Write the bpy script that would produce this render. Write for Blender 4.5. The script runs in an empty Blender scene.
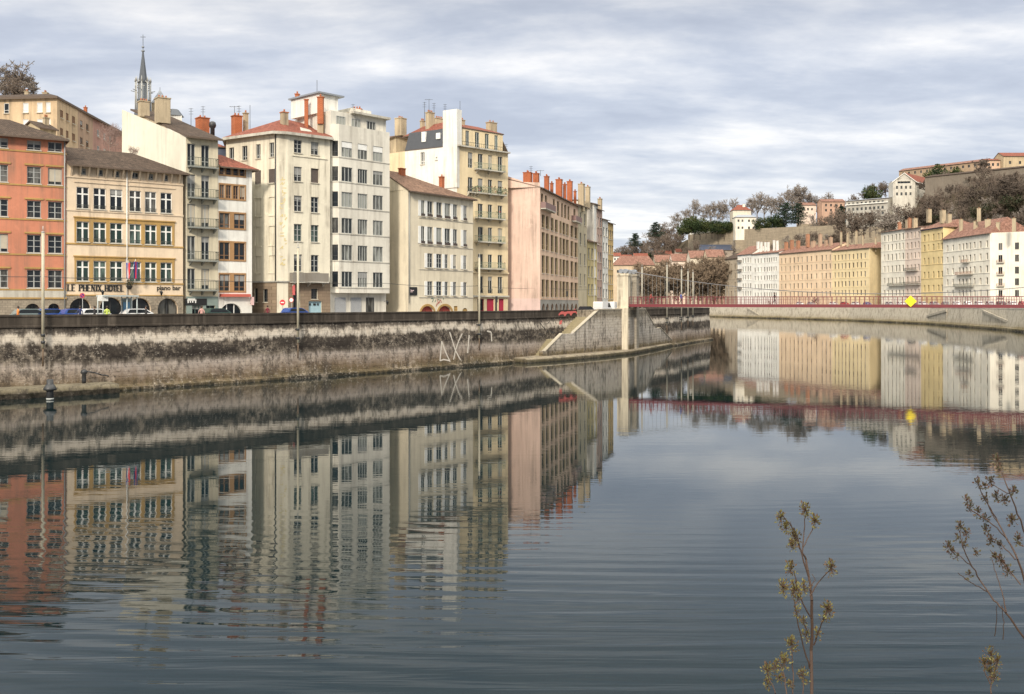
import bpy, bmesh, math, random
from mathutils import Vector, Matrix
random.seed(11)
S = bpy.context.scene
COL = S.collection
F = 960.0; CX = 512.0; HY = 303.0; CH = 8.0; G = 5.9      # lens in pixels, camera height, left street level
R = math.radians
V = Vector

def W(px, py, Y):
    return V(((px - CX) * Y / F, Y, CH - (py - HY) * Y / F))
def G2(px, Y):
    return V(((px - CX) * Y / F, Y))

# ------------------------------------------------------------------ tagging
def tag(o, label=None, cat=None, group=None, kind=None):
    if label: o['label'] = label
    if cat: o['category'] = cat
    if group: o['group'] = group
    if kind: o['kind'] = kind
    return o
def thing(name, loc, label, cat, group=None, rz=0):
    o = bpy.data.objects.new(name, None); COL.objects.link(o)
    o.empty_display_size = 0.3
    o.location = loc; o.rotation_euler = (0, 0, rz)
    return tag(o, label, cat, group)
def copy_tree(o, parent=None):
    c = o.copy(); COL.objects.link(c)
    if parent: c.parent = parent
    for ch in KIDS.get(o.name, []):
        copy_tree(ch, c)
    return c
KIDS = {}
def link(name, me, parent=None, loc=(0, 0, 0), rz=0):
    o = bpy.data.objects.new(name, me); COL.objects.link(o)
    o.location = loc; o.rotation_euler = (0, 0, rz)
    if parent:
        o.parent = parent
        KIDS.setdefault(parent.name, []).append(o)
    return o

# ------------------------------------------------------------------ mesh builder
class MB:
    def __init__(s): s.v = []; s.f = []; s.m = []; s.mats = []; s.sm = []
    def mi(s, mat):
        if mat not in s.mats: s.mats.append(mat)
        return s.mats.index(mat)
    def face(s, pts, mat, smooth=False):
        b = len(s.v); s.v += [tuple(p) for p in pts]
        s.f.append(tuple(range(b, b + len(pts)))); s.m.append(s.mi(mat)); s.sm.append(smooth)
    def hexa(s, p, mat):            # 8 points: bottom 4, top 4
        b = len(s.v); s.v += [tuple(q) for q in p]; k = s.mi(mat)
        for f in ((3,2,1,0),(4,5,6,7),(0,1,5,4),(1,2,6,5),(2,3,7,6),(3,0,4,7)):
            s.f.append(tuple(b + i for i in f)); s.m.append(k); s.sm.append(False)
    def box(s, c, sx, sy, sz, mat, rz=0.0):   # c = centre of the bottom
        c = V(c); ca, sa = math.cos(rz), math.sin(rz); P = []
        for z in (0, sz):
            for x, y in ((-1,-1),(1,-1),(1,1),(-1,1)):
                dx, dy = x*sx/2, y*sy/2
                P.append(c + V((dx*ca - dy*sa, dx*sa + dy*ca, z)))
        s.hexa(P, mat)
    def bx(s, x0, x1, y0, y1, z0, z1, mat):
        s.hexa([(x0,y0,z0),(x1,y0,z0),(x1,y1,z0),(x0,y1,z0),(x0,y0,z1),(x1,y0,z1),(x1,y1,z1),(x0,y1,z1)], mat)
    def tube(s, p, q, r, mat, n=6, r2=None, caps=True, smooth=True):
        p = V(p); q = V(q); r2 = r if r2 is None else r2
        d = (q - p)
        if d.length < 1e-6: return
        d.normalize()
        a = d.cross(V((0,0,1)) if abs(d.z) < .9 else V((1,0,0))).normalized(); b2 = d.cross(a)
        b = len(s.v); k = s.mi(mat)
        for c, rr in ((p, r), (q, r2)):
            for i in range(n):
                t = 2*math.pi*i/n
                s.v.append(tuple(c + a*(math.cos(t)*rr) + b2*(math.sin(t)*rr)))
        for i in range(n):
            j = (i+1) % n
            s.f.append((b+i, b+n+i, b+n+j, b+j)); s.m.append(k); s.sm.append(smooth)
        if caps:
            s.f.append(tuple(b+i for i in range(n))); s.m.append(k); s.sm.append(False)
            s.f.append(tuple(b+n+i for i in reversed(range(n)))); s.m.append(k); s.sm.append(False)
    def lathe(s, c, prof, mat, n=12, smooth=True):  # prof: (r, z)
        c = V(c); b = len(s.v); k = s.mi(mat)
        for r, z in prof:
            for i in range(n):
                t = 2*math.pi*i/n
                s.v.append(tuple(c + V((math.cos(t)*r, math.sin(t)*r, z))))
        for a in range(len(prof)-1):
            for i in range(n):
                j = (i+1) % n
                s.f.append((b+a*n+i, b+a*n+j, b+(a+1)*n+j, b+(a+1)*n+i)); s.m.append(k); s.sm.append(smooth)
        s.f.append(tuple(b+i for i in reversed(range(n)))); s.m.append(k); s.sm.append(False)
        t = b+(len(prof)-1)*n
        s.f.append(tuple(t+i for i in range(n))); s.m.append(k); s.sm.append(False)
    def prism(s, poly, ext, mat):   # poly of 3D points, extruded by vector ext
        ext = V(ext); top = [V(p)+ext for p in poly]; n = len(poly)
        b = len(s.v); s.v += [tuple(p) for p in poly] + [tuple(p) for p in top]; k = s.mi(mat)
        s.f.append(tuple(b+i for i in range(n))); s.m.append(k); s.sm.append(False)
        s.f.append(tuple(b+n+i for i in reversed(range(n)))); s.m.append(k); s.sm.append(False)
        for i in range(n):
            j = (i+1) % n
            s.f.append((b+j, b+i, b+n+i, b+n+j)); s.m.append(k); s.sm.append(False)
    def mesh(s, name, origin=(0,0,0)):
        o = V(origin); me = bpy.data.meshes.new(name)
        me.from_pydata([tuple(V(p)-o) for p in s.v], [], s.f)
        for m in s.mats: me.materials.append(m)
        me.polygons.foreach_set('material_index', s.m)
        me.polygons.foreach_set('use_smooth', s.sm)
        me.update(); return me
    def build(s, name, parent=None, origin=None, loc=None):
        if origin is None: origin = parent_origin(parent) if parent else (0,0,0)
        return link(name, s.mesh(name, origin), parent, loc if loc is not None else ((0,0,0) if parent else origin))
def parent_origin(p):
    o = V((0,0,0))
    while p is not None:
        o += V(p.location); p = p.parent
    return o
def fix_normals(o):
    bm = bmesh.new(); bm.from_mesh(o.data)
    bmesh.ops.remove_doubles(bm, verts=bm.verts, dist=1e-4)
    bmesh.ops.recalc_face_normals(bm, faces=bm.faces); bm.to_mesh(o.data); bm.free()

# ------------------------------------------------------------------ materials
MATS = {}
def _base(name):
    m = bpy.data.materials.new(name); m.use_nodes = True
    nt = m.node_tree; b = nt.nodes['Principled BSDF']; return m, nt, b
def N(nt, t, **k):
    n = nt.nodes.new(t)
    for a, v in k.items(): setattr(n, a, v)
    return n
def L(nt, a, b): nt.links.new(a, b)
def noise(nt, vec, scale, detail=4, rough=.6, mapscale=None, dist=0):
    if mapscale:
        mp = N(nt, 'ShaderNodeMapping'); mp.inputs['Scale'].default_value = mapscale
        L(nt, vec, mp.inputs['Vector']); vec = mp.outputs[0]
    n = N(nt, 'ShaderNodeTexNoise'); n.inputs['Scale'].default_value = scale
    n.inputs['Detail'].default_value = detail; n.inputs['Roughness'].default_value = rough
    n.inputs['Distortion'].default_value = dist
    L(nt, vec, n.inputs['Vector']); return n.outputs['Fac']
def ramp(nt, fac, stops, interp='LINEAR'):
    r = N(nt, 'ShaderNodeValToRGB'); r.color_ramp.interpolation = interp
    el = r.color_ramp.elements
    while len(el) < len(stops): el.new(.5)
    for e, (p, c) in zip(el, stops):
        e.position = p; e.color = (c, c, c, 1) if isinstance(c, (int, float)) else (*c, 1)
    L(nt, fac, r.inputs[0]); return r.outputs[0]
def mix(nt, fac, a, b, mode='MIX'):
    m = N(nt, 'ShaderNodeMix', data_type='RGBA', blend_type=mode)
    for s, v in ((m.inputs[0], fac), (m.inputs[6], a), (m.inputs[7], b)):
        if isinstance(v, (int, float)): s.default_value = v
        elif isinstance(v, tuple): s.default_value = (*v, 1)
        else: L(nt, v, s)
    return m.outputs[2]
def bump(nt, b, h, strength, dist=.05):
    n = N(nt, 'ShaderNodeBump'); n.inputs['Strength'].default_value = strength
    n.inputs['Distance'].default_value = dist
    L(nt, h, n.inputs['Height']); L(nt, n.outputs[0], b.inputs['Normal'])
def math_(nt, op, a, b=None):
    m = N(nt, 'ShaderNodeMath', operation=op)
    for s, v in ((m.inputs[0], a), (m.inputs[1], b)):
        if v is None: continue
        if isinstance(v, (int, float)): s.default_value = v
        else: L(nt, v, s)
    return m.outputs[0]
def geo(nt): return N(nt, 'ShaderNodeNewGeometry').outputs['Position']

def flat(name, c, rough=.7, metal=0, var=.0, spec=.5):
    if name in MATS: return MATS[name]
    m, nt, b = _base(name)
    b.inputs['Roughness'].default_value = rough; b.inputs['Metallic'].default_value = metal
    b.inputs['Specular IOR Level'].default_value = spec
    f = noise(nt, geo(nt), 2.3, 5)
    v = var or .16
    L(nt, mix(nt, f, tuple(x*(1-v) for x in c), tuple(min(1, x*(1+v)) for x in c)), b.inputs['Base Color'])
    MATS[name] = m; return m
def stucco(name, c, dirt=.35, dirtc=(.16,.13,.10), patch=.12):
    if name in MATS: return MATS[name]
    m, nt, b = _base(name); g = geo(nt)
    b.inputs['Roughness'].default_value = .92; b.inputs['Specular IOR Level'].default_value = .2
    big = noise(nt, g, .16, 5, .6)
    c1 = mix(nt, ramp(nt, big, [(.35, 0), (.65, 1)]), tuple(x*(1-patch) for x in c), tuple(min(1, x*(1+patch*.6)) for x in c))
    fine = noise(nt, g, 3.5, 4, .7)
    c2 = mix(nt, ramp(nt, fine, [(.3, .12), (.7, 0)]), c1, tuple(x*.6 for x in c))
    st = noise(nt, g, 1.0, 5, .65, (1.5, 1.5, .09))
    st2 = noise(nt, g, .35, 3, .6)
    k = math_(nt, 'MULTIPLY', ramp(nt, st, [(.46, 0), (.68, 1)]), ramp(nt, st2, [(.32, .15*dirt), (.62, min(1,dirt*1.7))]))
    c3 = mix(nt, k, c2, dirtc)
    sp_ = noise(nt, g, .55, 7, .72); c3 = mix(nt, ramp(nt, sp_, [(.54, 0), (.60, min(.5,dirt*.7))]), c3, tuple(x*.72 for x in c)); c3 = mix(nt, ramp(nt, sp_, [(.36, min(.5,dirt)), (.41, 0)]), c3, tuple(min(.85,x*1.13) for x in c))
    L(nt, c3, b.inputs['Base Color'])
    bump(nt, b, fine, .25, .03)
    MATS[name] = m; return m
def stone(name, c, c2, bw=.9, bh=.38, mortar=.6, dirt=.4):
    """coursed stone blocks: courses run in z, joints along the wall"""
    if name in MATS: return MATS[name]
    m, nt, b = _base(name); g = geo(nt)
    b.inputs['Roughness'].default_value = .95; b.inputs['Specular IOR Level'].default_value = .2
    sp = N(nt, 'ShaderNodeSeparateXYZ'); L(nt, g, sp.inputs[0])
    cb = N(nt, 'ShaderNodeCombineXYZ')
    L(nt, math_(nt, 'ADD', math_(nt, 'MULTIPLY', sp.outputs[0], .72), math_(nt, 'MULTIPLY', sp.outputs[1], .69)), cb.inputs[0])
    L(nt, sp.outputs[2], cb.inputs[1])
    br = N(nt, 'ShaderNodeTexBrick'); L(nt, cb.outputs[0], br.inputs['Vector'])
    br.inputs['Scale'].default_value = 1; br.inputs['Brick Width'].default_value = bw
    br.inputs['Row Height'].default_value = bh; br.inputs['Mortar Size'].default_value = .025
    br.inputs['Color1'].default_value = (*c, 1); br.inputs['Color2'].default_value = (*c2, 1)
    br.inputs['Mortar'].default_value = tuple(x*mortar for x in c) + (1,)
    f = noise(nt, g, .9, 6, .7)
    d = noise(nt, g, 1, 5, .7, (.8, .8, .15))
    c3 = mix(nt, ramp(nt, f, [(.3, .35), (.7, 0)]), br.outputs['Color'], tuple(x*.5 for x in c2))
    c4 = mix(nt, ramp(nt, d, [(.5, 0), (.75, dirt)]), c3, (.07,.06,.05))
    L(nt, c4, b.inputs['Base Color']); bump(nt, b, f, .5, .06)
    MATS[name] = m; return m
def tiles(name, c, c2, scale=3.2):
    if name in MATS: return MATS[name]
    m, nt, b = _base(name); g = geo(nt)
    b.inputs['Roughness'].default_value = .9; b.inputs['Specular IOR Level'].default_value = .2
    f = noise(nt, g, .5, 5, .7); q = noise(nt, g, scale, 3, .8)
    sp = N(nt, 'ShaderNodeSeparateXYZ'); L(nt, g, sp.inputs[0])
    col = mix(nt, ramp(nt, f, [(.3, 0), (.7, 1)]), c, c2)
    col = mix(nt, ramp(nt, q, [(.38, .75), (.55, 0)]), col, tuple(x*.35 for x in c))
    col = mix(nt, ramp(nt, q, [(.6, 0), (.75, .5)]), col, tuple(min(1, x*1.9) for x in c2))
    w = N(nt, 'ShaderNodeTexWave', wave_type='BANDS', bands_direction='X'); w.inputs['Scale'].default_value = 1.3
    mp = N(nt, 'ShaderNodeMapping'); mp.inputs['Rotation'].default_value = (0, 0, -R(45)); L(nt, g, mp.inputs[0]); L(nt, mp.outputs[0], w.inputs[0])
    col = mix(nt, ramp(nt, w.outputs['Fac'], [(.1, .45), (.5, 0)]), col, tuple(x*.4 for x in c))
    L(nt, col, b.inputs['Base Color'])
    bump(nt, b, mix(nt, .5, q, w.outputs['Color']), .6, .08)
    MATS[name] = m; return m
def glassmat(name='window_glass', dark=(.012,.016,.02), light=(.13,.13,.12), p=.74, rough=.06):
    if name in MATS: return MATS[name]
    m, nt, b = _base(name)
    oi = N(nt, 'ShaderNodeObjectInfo')
    g = geo(nt)
    f = noise(nt, g, 1.1, 3, .6, (1.4, 1.4, .3))
    r = math_(nt, 'ADD', math_(nt, 'MULTIPLY', oi.outputs['Random'], .55), math_(nt, 'MULTIPLY', f, .9))
    L(nt, ramp(nt, r, [(p, dark), (p+.16, tuple(x*.35 for x in light)), (p+.3, light)]), b.inputs['Base Color'])
    b.inputs['Roughness'].default_value = rough; b.inputs['Specular IOR Level'].default_value = .32
    wob = noise(nt, g, 1.2, 2); bump(nt, b, wob, .05, .04)
    MATS[name] = m; return m

WHITE = flat('white_paint', (.72,.72,.69)); DARK = flat('dark_metal', (.03,.032,.035), .5)
IRON = flat('wrought_iron', (.045,.055,.05), .5); GREY = flat('grey_metal', (.28,.29,.29), .5)
BROWNW = flat('brown_wood', (.20,.11,.055)); GREYW = flat('grey_joinery', (.34,.35,.34))
GLASS = glassmat(); GREENGL = glassmat('green_shuttered_glass', (.015,.035,.03), (.10,.15,.13), .55)
SILL = flat('limestone_sill', (.5,.46,.38)); OCHRE = stucco('ochre_stone_trim', (.42,.27,.10), .3)
CONC = stucco('pale_concrete', (.50,.48,.42), .5); BRICKRED = stone('orange_brick', (.52,.18,.085), (.42,.14,.07), .3, .14, .6, .5)
BEIGEST = stucco('beige_render', (.46,.38,.26), .7); POT = flat('terracotta', (.42,.17,.09))
ZINC = flat('zinc_sheet', (.22,.24,.27), .45); SLATE = flat('blue_slate', (.045,.055,.085), .5, var=.3)
TILE_D = tiles('dark_brown_tiles', (.055,.038,.028), (.10,.07,.052), 2.4)
TILE_B = tiles('brown_tiles', (.15,.09,.065), (.26,.16,.11), 2.2)
TILE_R = tiles('red_tiles', (.20,.065,.045), (.29,.105,.07))
TILE_F = tiles('faded_red_tiles', (.21,.105,.078), (.29,.165,.125), 1.2)
EAVE = flat('eave_timber', (.10,.07,.05))

RB_ = random.Random(99); BLINDM = [flat('white_blind',(.55,.54,.50)), flat('cream_blind',(.42,.38,.30)), flat('grey_blind',(.26,.26,.25))]
# ------------------------------------------------------------------ windows
WCACHE = {}
def win_meshes(w, h, style, fm, gl):
    w = round(w*20)/20; h = round(h*20)/20
    key = (w, h, style, fm.name, gl.name)
    if key in WCACHE: return WCACHE[key]
    t = .07; a = MB(); y0, y1 = -.07, .03
    if style == 'far':
        a.bx(0, w, -.03, .02, 0, .1, fm); a.bx(w/2-.05, w/2+.05, -.03, .02, .1, h, fm)
    else:
        a.bx(0, t, y0, y1, 0, h, fm); a.bx(w-t, w, y0, y1, 0, h, fm)
        a.bx(t, w-t, y0, y1, 0, t, fm); a.bx(t, w-t, y0, y1, h-t, h, fm)
    def vm(x, k=.05): a.bx(x-k, x+k, y0+.01, y1, t, h-t, fm)
    def hm(z, k=.03, d=.02): a.bx(t, w-t, y0+d, y1, z-k, z+k, fm)
    blind = 0
    if style == 'cross': vm(w/2, .085); hm(h*.68, .075, .012)
    elif style == 'casement': vm(w/2); hm(h*.36); hm(h*.68)
    elif style == 'tall': vm(w/2, .06); hm(h*.25, .04)
    elif style == 'triple': vm(w/3); vm(2*w/3)
    elif style == 'quad': vm(w/4, .035); vm(w/2, .035); vm(w*3/4, .035)
    elif style == 'blind':
        vm(w/3); vm(2*w/3); a.bx(t, w-t, y0-.02, y1, h*.62, h-t, WHITE)
    elif style == 'leaf': hm(h*.3)
    elif style == 'shut':
        n = max(4, int(h/.14))
        for i in range(n):
            z = t + (h-2*t)*i/n
            a.hexa([(t,-.05,z),(w-t,-.05,z),(w-t,0,z),(t,0,z),(t,-.02,z+.11),(w-t,-.02,z+.11),(w-t,.02,z+.11),(t,.02,z+.11)], fm)
    p = MB(); p.face([(t*.5, 0, t*.5), (w-t*.5, 0, t*.5), (w-t*.5, 0, h-t*.5), (t*.5, 0, h-t*.5)], gl)
    WCACHE[key] = (a.mesh('window'), p.mesh('pane'), w, h); return WCACHE[key]

# ------------------------------------------------------------------ buildings
def cross2(a, b): return a.x*b.y - a.y*b.x
class Face:
    def __init__(s, P0, P1, base):
        s.P0, s.P1, s.base = V(P0), V(P1), base
        d = s.P1 - s.P0; s.w = d.length; s.U = d/s.w; s.Nv = V((s.U.y, -s.U.x)); s.holes = []; s.tops = []
        s.ang = math.atan2(s.U.y, s.U.x)
    def u(s, px, off=0):                      # distance along the face of the sight line through px
        r = V(((px-CX)/F, 1)); P = s.P0 + s.Nv*off
        t = cross2(P, s.U) / cross2(r, s.U); q = r*t
        return (q - P).dot(s.U)
    def z(s, px, py, off=0):
        q = s.P0 + s.Nv*off + s.U*s.u(px, off); return CH - (py-HY)*q.y/F
    def pt(s, u, z, off=0):
        q = s.P0 + s.U*u + s.Nv*off; return V((q.x, q.y, z))
class Bld:
    def __init__(s, name, label, cat, vis, top, wallm, depth=12, back=None, base=G, group=None, world=False):
        pts = [V(p) for p in vis] if world else [G2(*p) for p in vis]
        s.base = base; s.top = top; s.wallm = wallm
        s.o = thing(name, (pts[0].x, pts[0].y, base), label, cat, group)
        s.O = V((pts[0].x, pts[0].y, base))
        if back is None:
            d = (pts[-1]-pts[-2]).normalized(); back = V((-d.y, d.x))
        else: back = V(back).normalized()
        s.faces = [Face(pts[i], pts[i+1], base) for i in range(len(pts)-1)]
        s.closing = [pts[-1], pts[-1]+back*depth, pts[0]+back*depth, pts[0]]
        if (pts[-1]-pts[0]).length < .5: s.closing = []
        s.depth = depth; s.extra = []
        s.roof = None
    def part(s, name, mb, parent=None):
        return link(name, mb.mesh(name, s.O), parent or s.o)
    def win(s, fi, u0, u1, z0, z1, style='casement', fm=None, gl=None, inset=.22, sill=True, arch=False, lintel=None, label=None, hole=True):
        f = s.faces[fi]; fm = fm or WHITE; gl = gl or GLASS
        if hole: f.holes.append((u0, u1, z0, z1, inset, arch))
        fr, pn, w, h = win_meshes(u1-u0, z1-z0, style, fm, gl)
        off = -inset if hole else .02
        o = link('window', fr, s.o, f.pt(u0, z0, off) - s.O, f.ang)
        o.scale = ((u1-u0)/w, 1, (z1-z0)/h)
        p = link('pane', pn, o)
        if style in ('tall','casement','cross','triple','quad') and hole and gl is not GREENGL and arch is False and RB_.random() < .30:
            fr_ = RB_.choice((.25,.4,.55,.8)); hb = h-.08; key = ('blind', w, h, fr_)
            if key not in WCACHE:
                a = MB(); a.bx(.08, w-.08, -.052, -.02, h*(1-fr_), hb, BLINDM[int(fr_*20) % 3]); WCACHE[key] = a.mesh('blind')
            link('blind', WCACHE[key], o)
        if sill:
            key = ('sill', round(w, 2))
            if key not in WCACHE:
                a = MB(); a.bx(-.08, w+.08, -.34, -.19, -.10, .0, SILL); WCACHE[key] = a.mesh('sill')
            link('sill', WCACHE[key], o)
        if label: o['label'] = label
        return o
    def winpx(s, fi, x0, x1, yt, yb, ref=None, **k):
        f = s.faces[fi]; ref = ref if ref is not None else (x0+x1)/2
        return s.win(fi, f.u(x0), f.u(x1), f.z(ref, yb), f.z(ref, yt), **k)
    def band(s, fi, z0, z1, out, mat, u0=None, u1=None, name='string_course', mb=None):
        f = s.faces[fi]; u0 = -.05 if u0 is None else u0; u1 = f.w+.05 if u1 is None else u1
        a = mb or MB()
        P = [f.pt(u0, z0, out), f.pt(u1, z0, out), f.pt(u1, z0, -.05), f.pt(u0, z0, -.05)]
        a.hexa(P + [p + V((0,0,z1-z0)) for p in P], mat)
        if mb is None: return s.part(name, a)
    def gable(s, fi, pts): s.faces[fi].tops.append(pts)
    def finish(s, closed_top=True, mats=None):
        a = MB()
        for i, f in enumerate(s.faces):
            m = (mats or {}).get(i, s.wallm)
            wall_face(a, f, 0, f.w, s.base, s.top if not hasattr(f, 'top') else f.top, f.holes, m)
            for t in f.tops: a.face([f.pt(u, z) for u, z in t], m)
        c = s.closing
        for i in range(len(c)-1):
            a.face([(c[i].x,c[i].y,s.base),(c[i+1].x,c[i+1].y,s.base),(c[i+1].x,c[i+1].y,s.top),(c[i].x,c[i].y,s.top)], s.wallm)
        ring = [f.P0 for f in s.faces] + c[:-1]
        if closed_top: a.face([(p.x, p.y, s.top-.01) for p in ring], s.wallm)
        s.part('wall', a); return s
    def slabroof(s, polys, mat, t=.18, name='roof', edge=None):
        """polys: lists of 3D points (top surface); becomes a solid of thickness t"""
        a = MB(); E = {}
        for p in polys:
            p = [V(q) for q in p]
            a.face(p, mat); a.face([q - V((0,0,t)) for q in reversed(p)], edge or EAVE)
            for i in range(len(p)):
                k0 = tuple(round(x, 3) for x in p[i]); k1 = tuple(round(x, 3) for x in p[(i+1) % len(p)])
                if (k1, k0) in E: del E[(k1, k0)]
                else: E[(k0, k1)] = (p[i], p[(i+1) % len(p)])
        for q0, q1 in E.values():
            a.face([q0, q0-V((0,0,t)), q1-V((0,0,t)), q1], edge or EAVE)
        r = s.part(name, a)
        if s.roof is None: s.roof = r
        return r
    def gableroof(s, fi, ze, zr, dr, mat, D=None, over=.6, hipL=0, hipR=0, oL=.25, oR=.25, t=.18, zb=None):
        f = s.faces[fi]; D = D or s.depth; zo = ze - .08; sl = (zr-zo)/(dr+over); zb = zo if zb is None else zb
        P = lambda u, d, z: f.pt(u, z, -d)
        A = P(-oL, -over, zo); B = P(f.w+oR, -over, zo); C = P(f.w+oR, D+over, zb); Dd = P(-oL, D+over, zb)
        r0 = P(hipL-oL*(hipL == 0), dr, zr); r1 = P(f.w-hipR+oR*(hipR == 0), dr, zr)
        polys = [[A, B, r1, r0], [C, Dd, r0, r1]]
        if hipL: polys.append([Dd, A, r0])
        if hipR: polys.append([B, C, r1])
        r = s.slabroof(polys, mat, t)
        if not hipL or not hipR:                # gable triangles in wall material
            a = MB()
            for u, hp in ((0, hipL), (f.w, hipR)):
                if not hp: a.face([P(u,0,s.top), P(u,D,s.top), P(u,D,max(s.top,zb+over*sl-t) if zb < zr else zb), P(u,dr,zr-t), P(u,0,max(zo+over*sl-t, s.top))], s.wallm)
            s.part('gable', a)
        zw = zo+over*sl-t
        if zw > s.top+.02:
            a = MB(); a.face([P(0,0,s.top), P(f.w,0,s.top), P(f.w,0,zw), P(0,0,zw)], s.wallm); s.part('eave_wall', a)
        return r
    def chimney(s, x0, x1, yt, yb, Y, mat=None, pots=2, cap=None, deep=None, label=None):
        mat = mat or BRICKRED
        wpx = (x1-x0)*Y/F; ang = s.faces[-1].ang
        ca, sa = abs(math.cos(ang)), abs(math.sin(ang)); w = dp = wpx/(ca+sa)
        if deep is not None and sa < .8: dp = min(deep, wpx*.55); w = (wpx-dp*sa)/ca
        c = W((x0+x1)/2, yb, Y+.5*dp); c.z = CH-(yb-HY)*Y/F - .6; zt = CH-(yt-HY)*Y/F
        a = MB(); a.box(c, w, dp, zt-c.z-.12, mat, ang); a.box((c.x, c.y, zt-.12), w+.16, dp+.16, .12, cap or mat, ang)
        o = s.part('chimney', a)
        for i in range(pots):
            b = MB(); t = (i+.5)/pots - .5
            b.lathe(V((c.x+math.cos(ang)*w*t*.85, c.y+math.sin(ang)*w*t*.85, zt)), [(.13,0),(.1,.3),(.13,.36)], POT, 7)
            s.part('chimney_pot', b, o)
        return o
    def antenna(s, px, yt, yb, Y, kind=0):
        a = MB(); p = W(px, yb, Y); q = W(px, yt, Y); a.tube(p, q, .035, DARK, 5)
        if kind == 0:
            for k in range(4):
                z = q.z-.15-.0*k; x = -.5+.33*k
                a.tube(q+V((x,-.35+.08*k,-.1)), q+V((x,.35-.08*k,-.1)), .02, DARK, 4)
            a.tube(q+V((-.7,0,-.1)), q+V((.6,0,-.1)), .022, DARK, 4)
        elif kind == 1:
            for k in range(3): a.tube(q+V((-.3,.0,-.1-.35*k)), q+V((.3,.0,-.1-.35*k)), .02, DARK, 4)
        s.part('antenna', a)
    def balcony(s, fi, u0, u1, z, dep=.9, rh=1.0, slabm=None, railm=None, mesh_rail=True, plants=0, solid=None, t=.18, brackets=True):
        f = s.faces[fi]; slabm = slabm or CONC; railm = railm or IRON; a = MB()
        P = lambda u, o, zz: f.pt(u, zz, o)
        def bx(m, ua, ub, oa, ob, za, zb, mat):
            q = [P(ua,ob,za), P(ub,ob,za), P(ub,oa,za), P(ua,oa,za)]
            m.hexa(q + [x+V((0,0,zb-za)) for x in q], mat)
        bx(a, u0, u1, .003, dep, z-t, z, slabm)
        if brackets:
            for k in (0.08, .5, .92):
                uu = u0+(u1-u0)*k; m = [P(uu-.08,.003,z-t-.5), P(uu-.08,.003,z-t-.003), P(uu-.08,dep*.8,z-t-.003), P(uu-.08,dep*.7,z-t-.15)]
                d = f.U*.16; a.prism(m, (d.x, d.y, 0), slabm)
        o = s.part('balcony', a); r = MB(); h = .03
        if solid:
            bx(r, u0, u1, dep-.08, dep-.02, z+.003, z+rh, solid); bx(r, u0, u0+.06, .02, dep-.083, z+.003, z+rh, solid); bx(r, u1-.06, u1, .02, dep-.083, z+.003, z+rh, solid)
        else:
            bx(r, u0, u1, dep-.07, dep-.02, z+rh-.05, z+rh, railm); bx(r, u0, u1, dep-.07, dep-.02, z+.08, z+.12, railm)
            for uu in (u0, u1-.05):
                bx(r, uu, uu+.05, .02, dep-.073, z+rh-.05, z+rh, railm); bx(r, uu, uu+.05, .02, dep-.073, z+.08, z+.12, railm)
            n = max(3, int((u1-u0)/.2))
            for k in range(n+1):
                uu = u0+.02+(u1-u0-.06)*k/n; bx(r, uu-.016, uu+.016, dep-.06, dep-.03, z+.003, z+rh-.053, railm)
            for uu in (u0+.01, u1-.04):
                for k in range(1, 4): bx(r, uu, uu+.025, dep*k/4-.012, dep*k/4+.012, z+.003, z+rh-.053, railm)
        s.part('railing', r, o)
        if plants:
            g = MB(); rnd = random.Random(int(u0*97+z*13))
            LEAF = flat('balcony_plants', (.05,.085,.03), var=.5); FL = flat('red_flowers', (.4,.06,.05), var=.4)
            for k in range(plants):
                c = P(u0+rnd.random()*(u1-u0), dep+rnd.uniform(-.3,.15), z+rnd.uniform(.15,rh+.2)); e = [V([rnd.uniform(-.16,.16) for _ in range(3)]) for _ in range(3)]
                g.face([c+x for x in e], FL if rnd.random() < .16 else LEAF)
            s.part('plants', g, o)
        return o

def wall_face(a, f, ua, ub, za, zb, holes, m):
    xs = sorted(set([ua, ub] + [round(h[i], 4) for h in holes for i in (0, 1)]))
    zs = sorted(set([za, zb] + [round(h[i], 4) for h in holes for i in (2, 3)]))
    H = [tuple(round(x, 4) for x in h[:4]) + h[4:] for h in holes]
    xs = [x for x in xs if ua <= x <= ub]; zs = [z for z in zs if za <= z <= zb]
    for i in range(len(xs)-1):
        run = None
        for j in range(len(zs)-1):
            cx, cz = (xs[i]+xs[i+1])/2, (zs[j]+zs[j+1])/2
            ins = any(h[0] < cx < h[1] and h[2] < cz < h[3] for h in H)
            if not ins:
                if run is None: run = zs[j]
            if ins or j == len(zs)-2:
                if run is not None:
                    top = zs[j] if ins else zs[j+1]
                    a.face([f.pt(xs[i],run), f.pt(xs[i+1],run), f.pt(xs[i+1],top), f.pt(xs[i],top)], m); run = None
    for u0, u1, z0, z1, d, arch in H:
        p = lambda u, z, o=0: f.pt(u, z, -o)
        if not arch:
            ring = [(u0,z0),(u1,z0),(u1,z1),(u0,z1)]
        else:
            r = (u1-u0)/2; rh = min(r, z1-z0-.02) if arch is True else arch; zc = z1-rh; n = 14
            arc = [(u0+r+r*math.cos(math.pi*k/n), zc+rh*math.sin(math.pi*k/n)) for k in range(n+1)]
            for k in range(n):
                (xa, ya), (xb, yb) = arc[k], arc[k+1]
                a.face([p(xb,yb), p(xa,ya), p(xa,z1), p(xb,z1)], m)
            ring = [(u0,z0),(u1,z0)] + arc
        for k in range(len(ring)):
            q0, q1 = ring[k], ring[(k+1) % len(ring)]
            if abs(q0[0]-q1[0])+abs(q0[1]-q1[1]) < 1e-4: continue
            a.face([p(*q0), p(*q1), p(*q1, d), p(*q0, d)], m)
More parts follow.
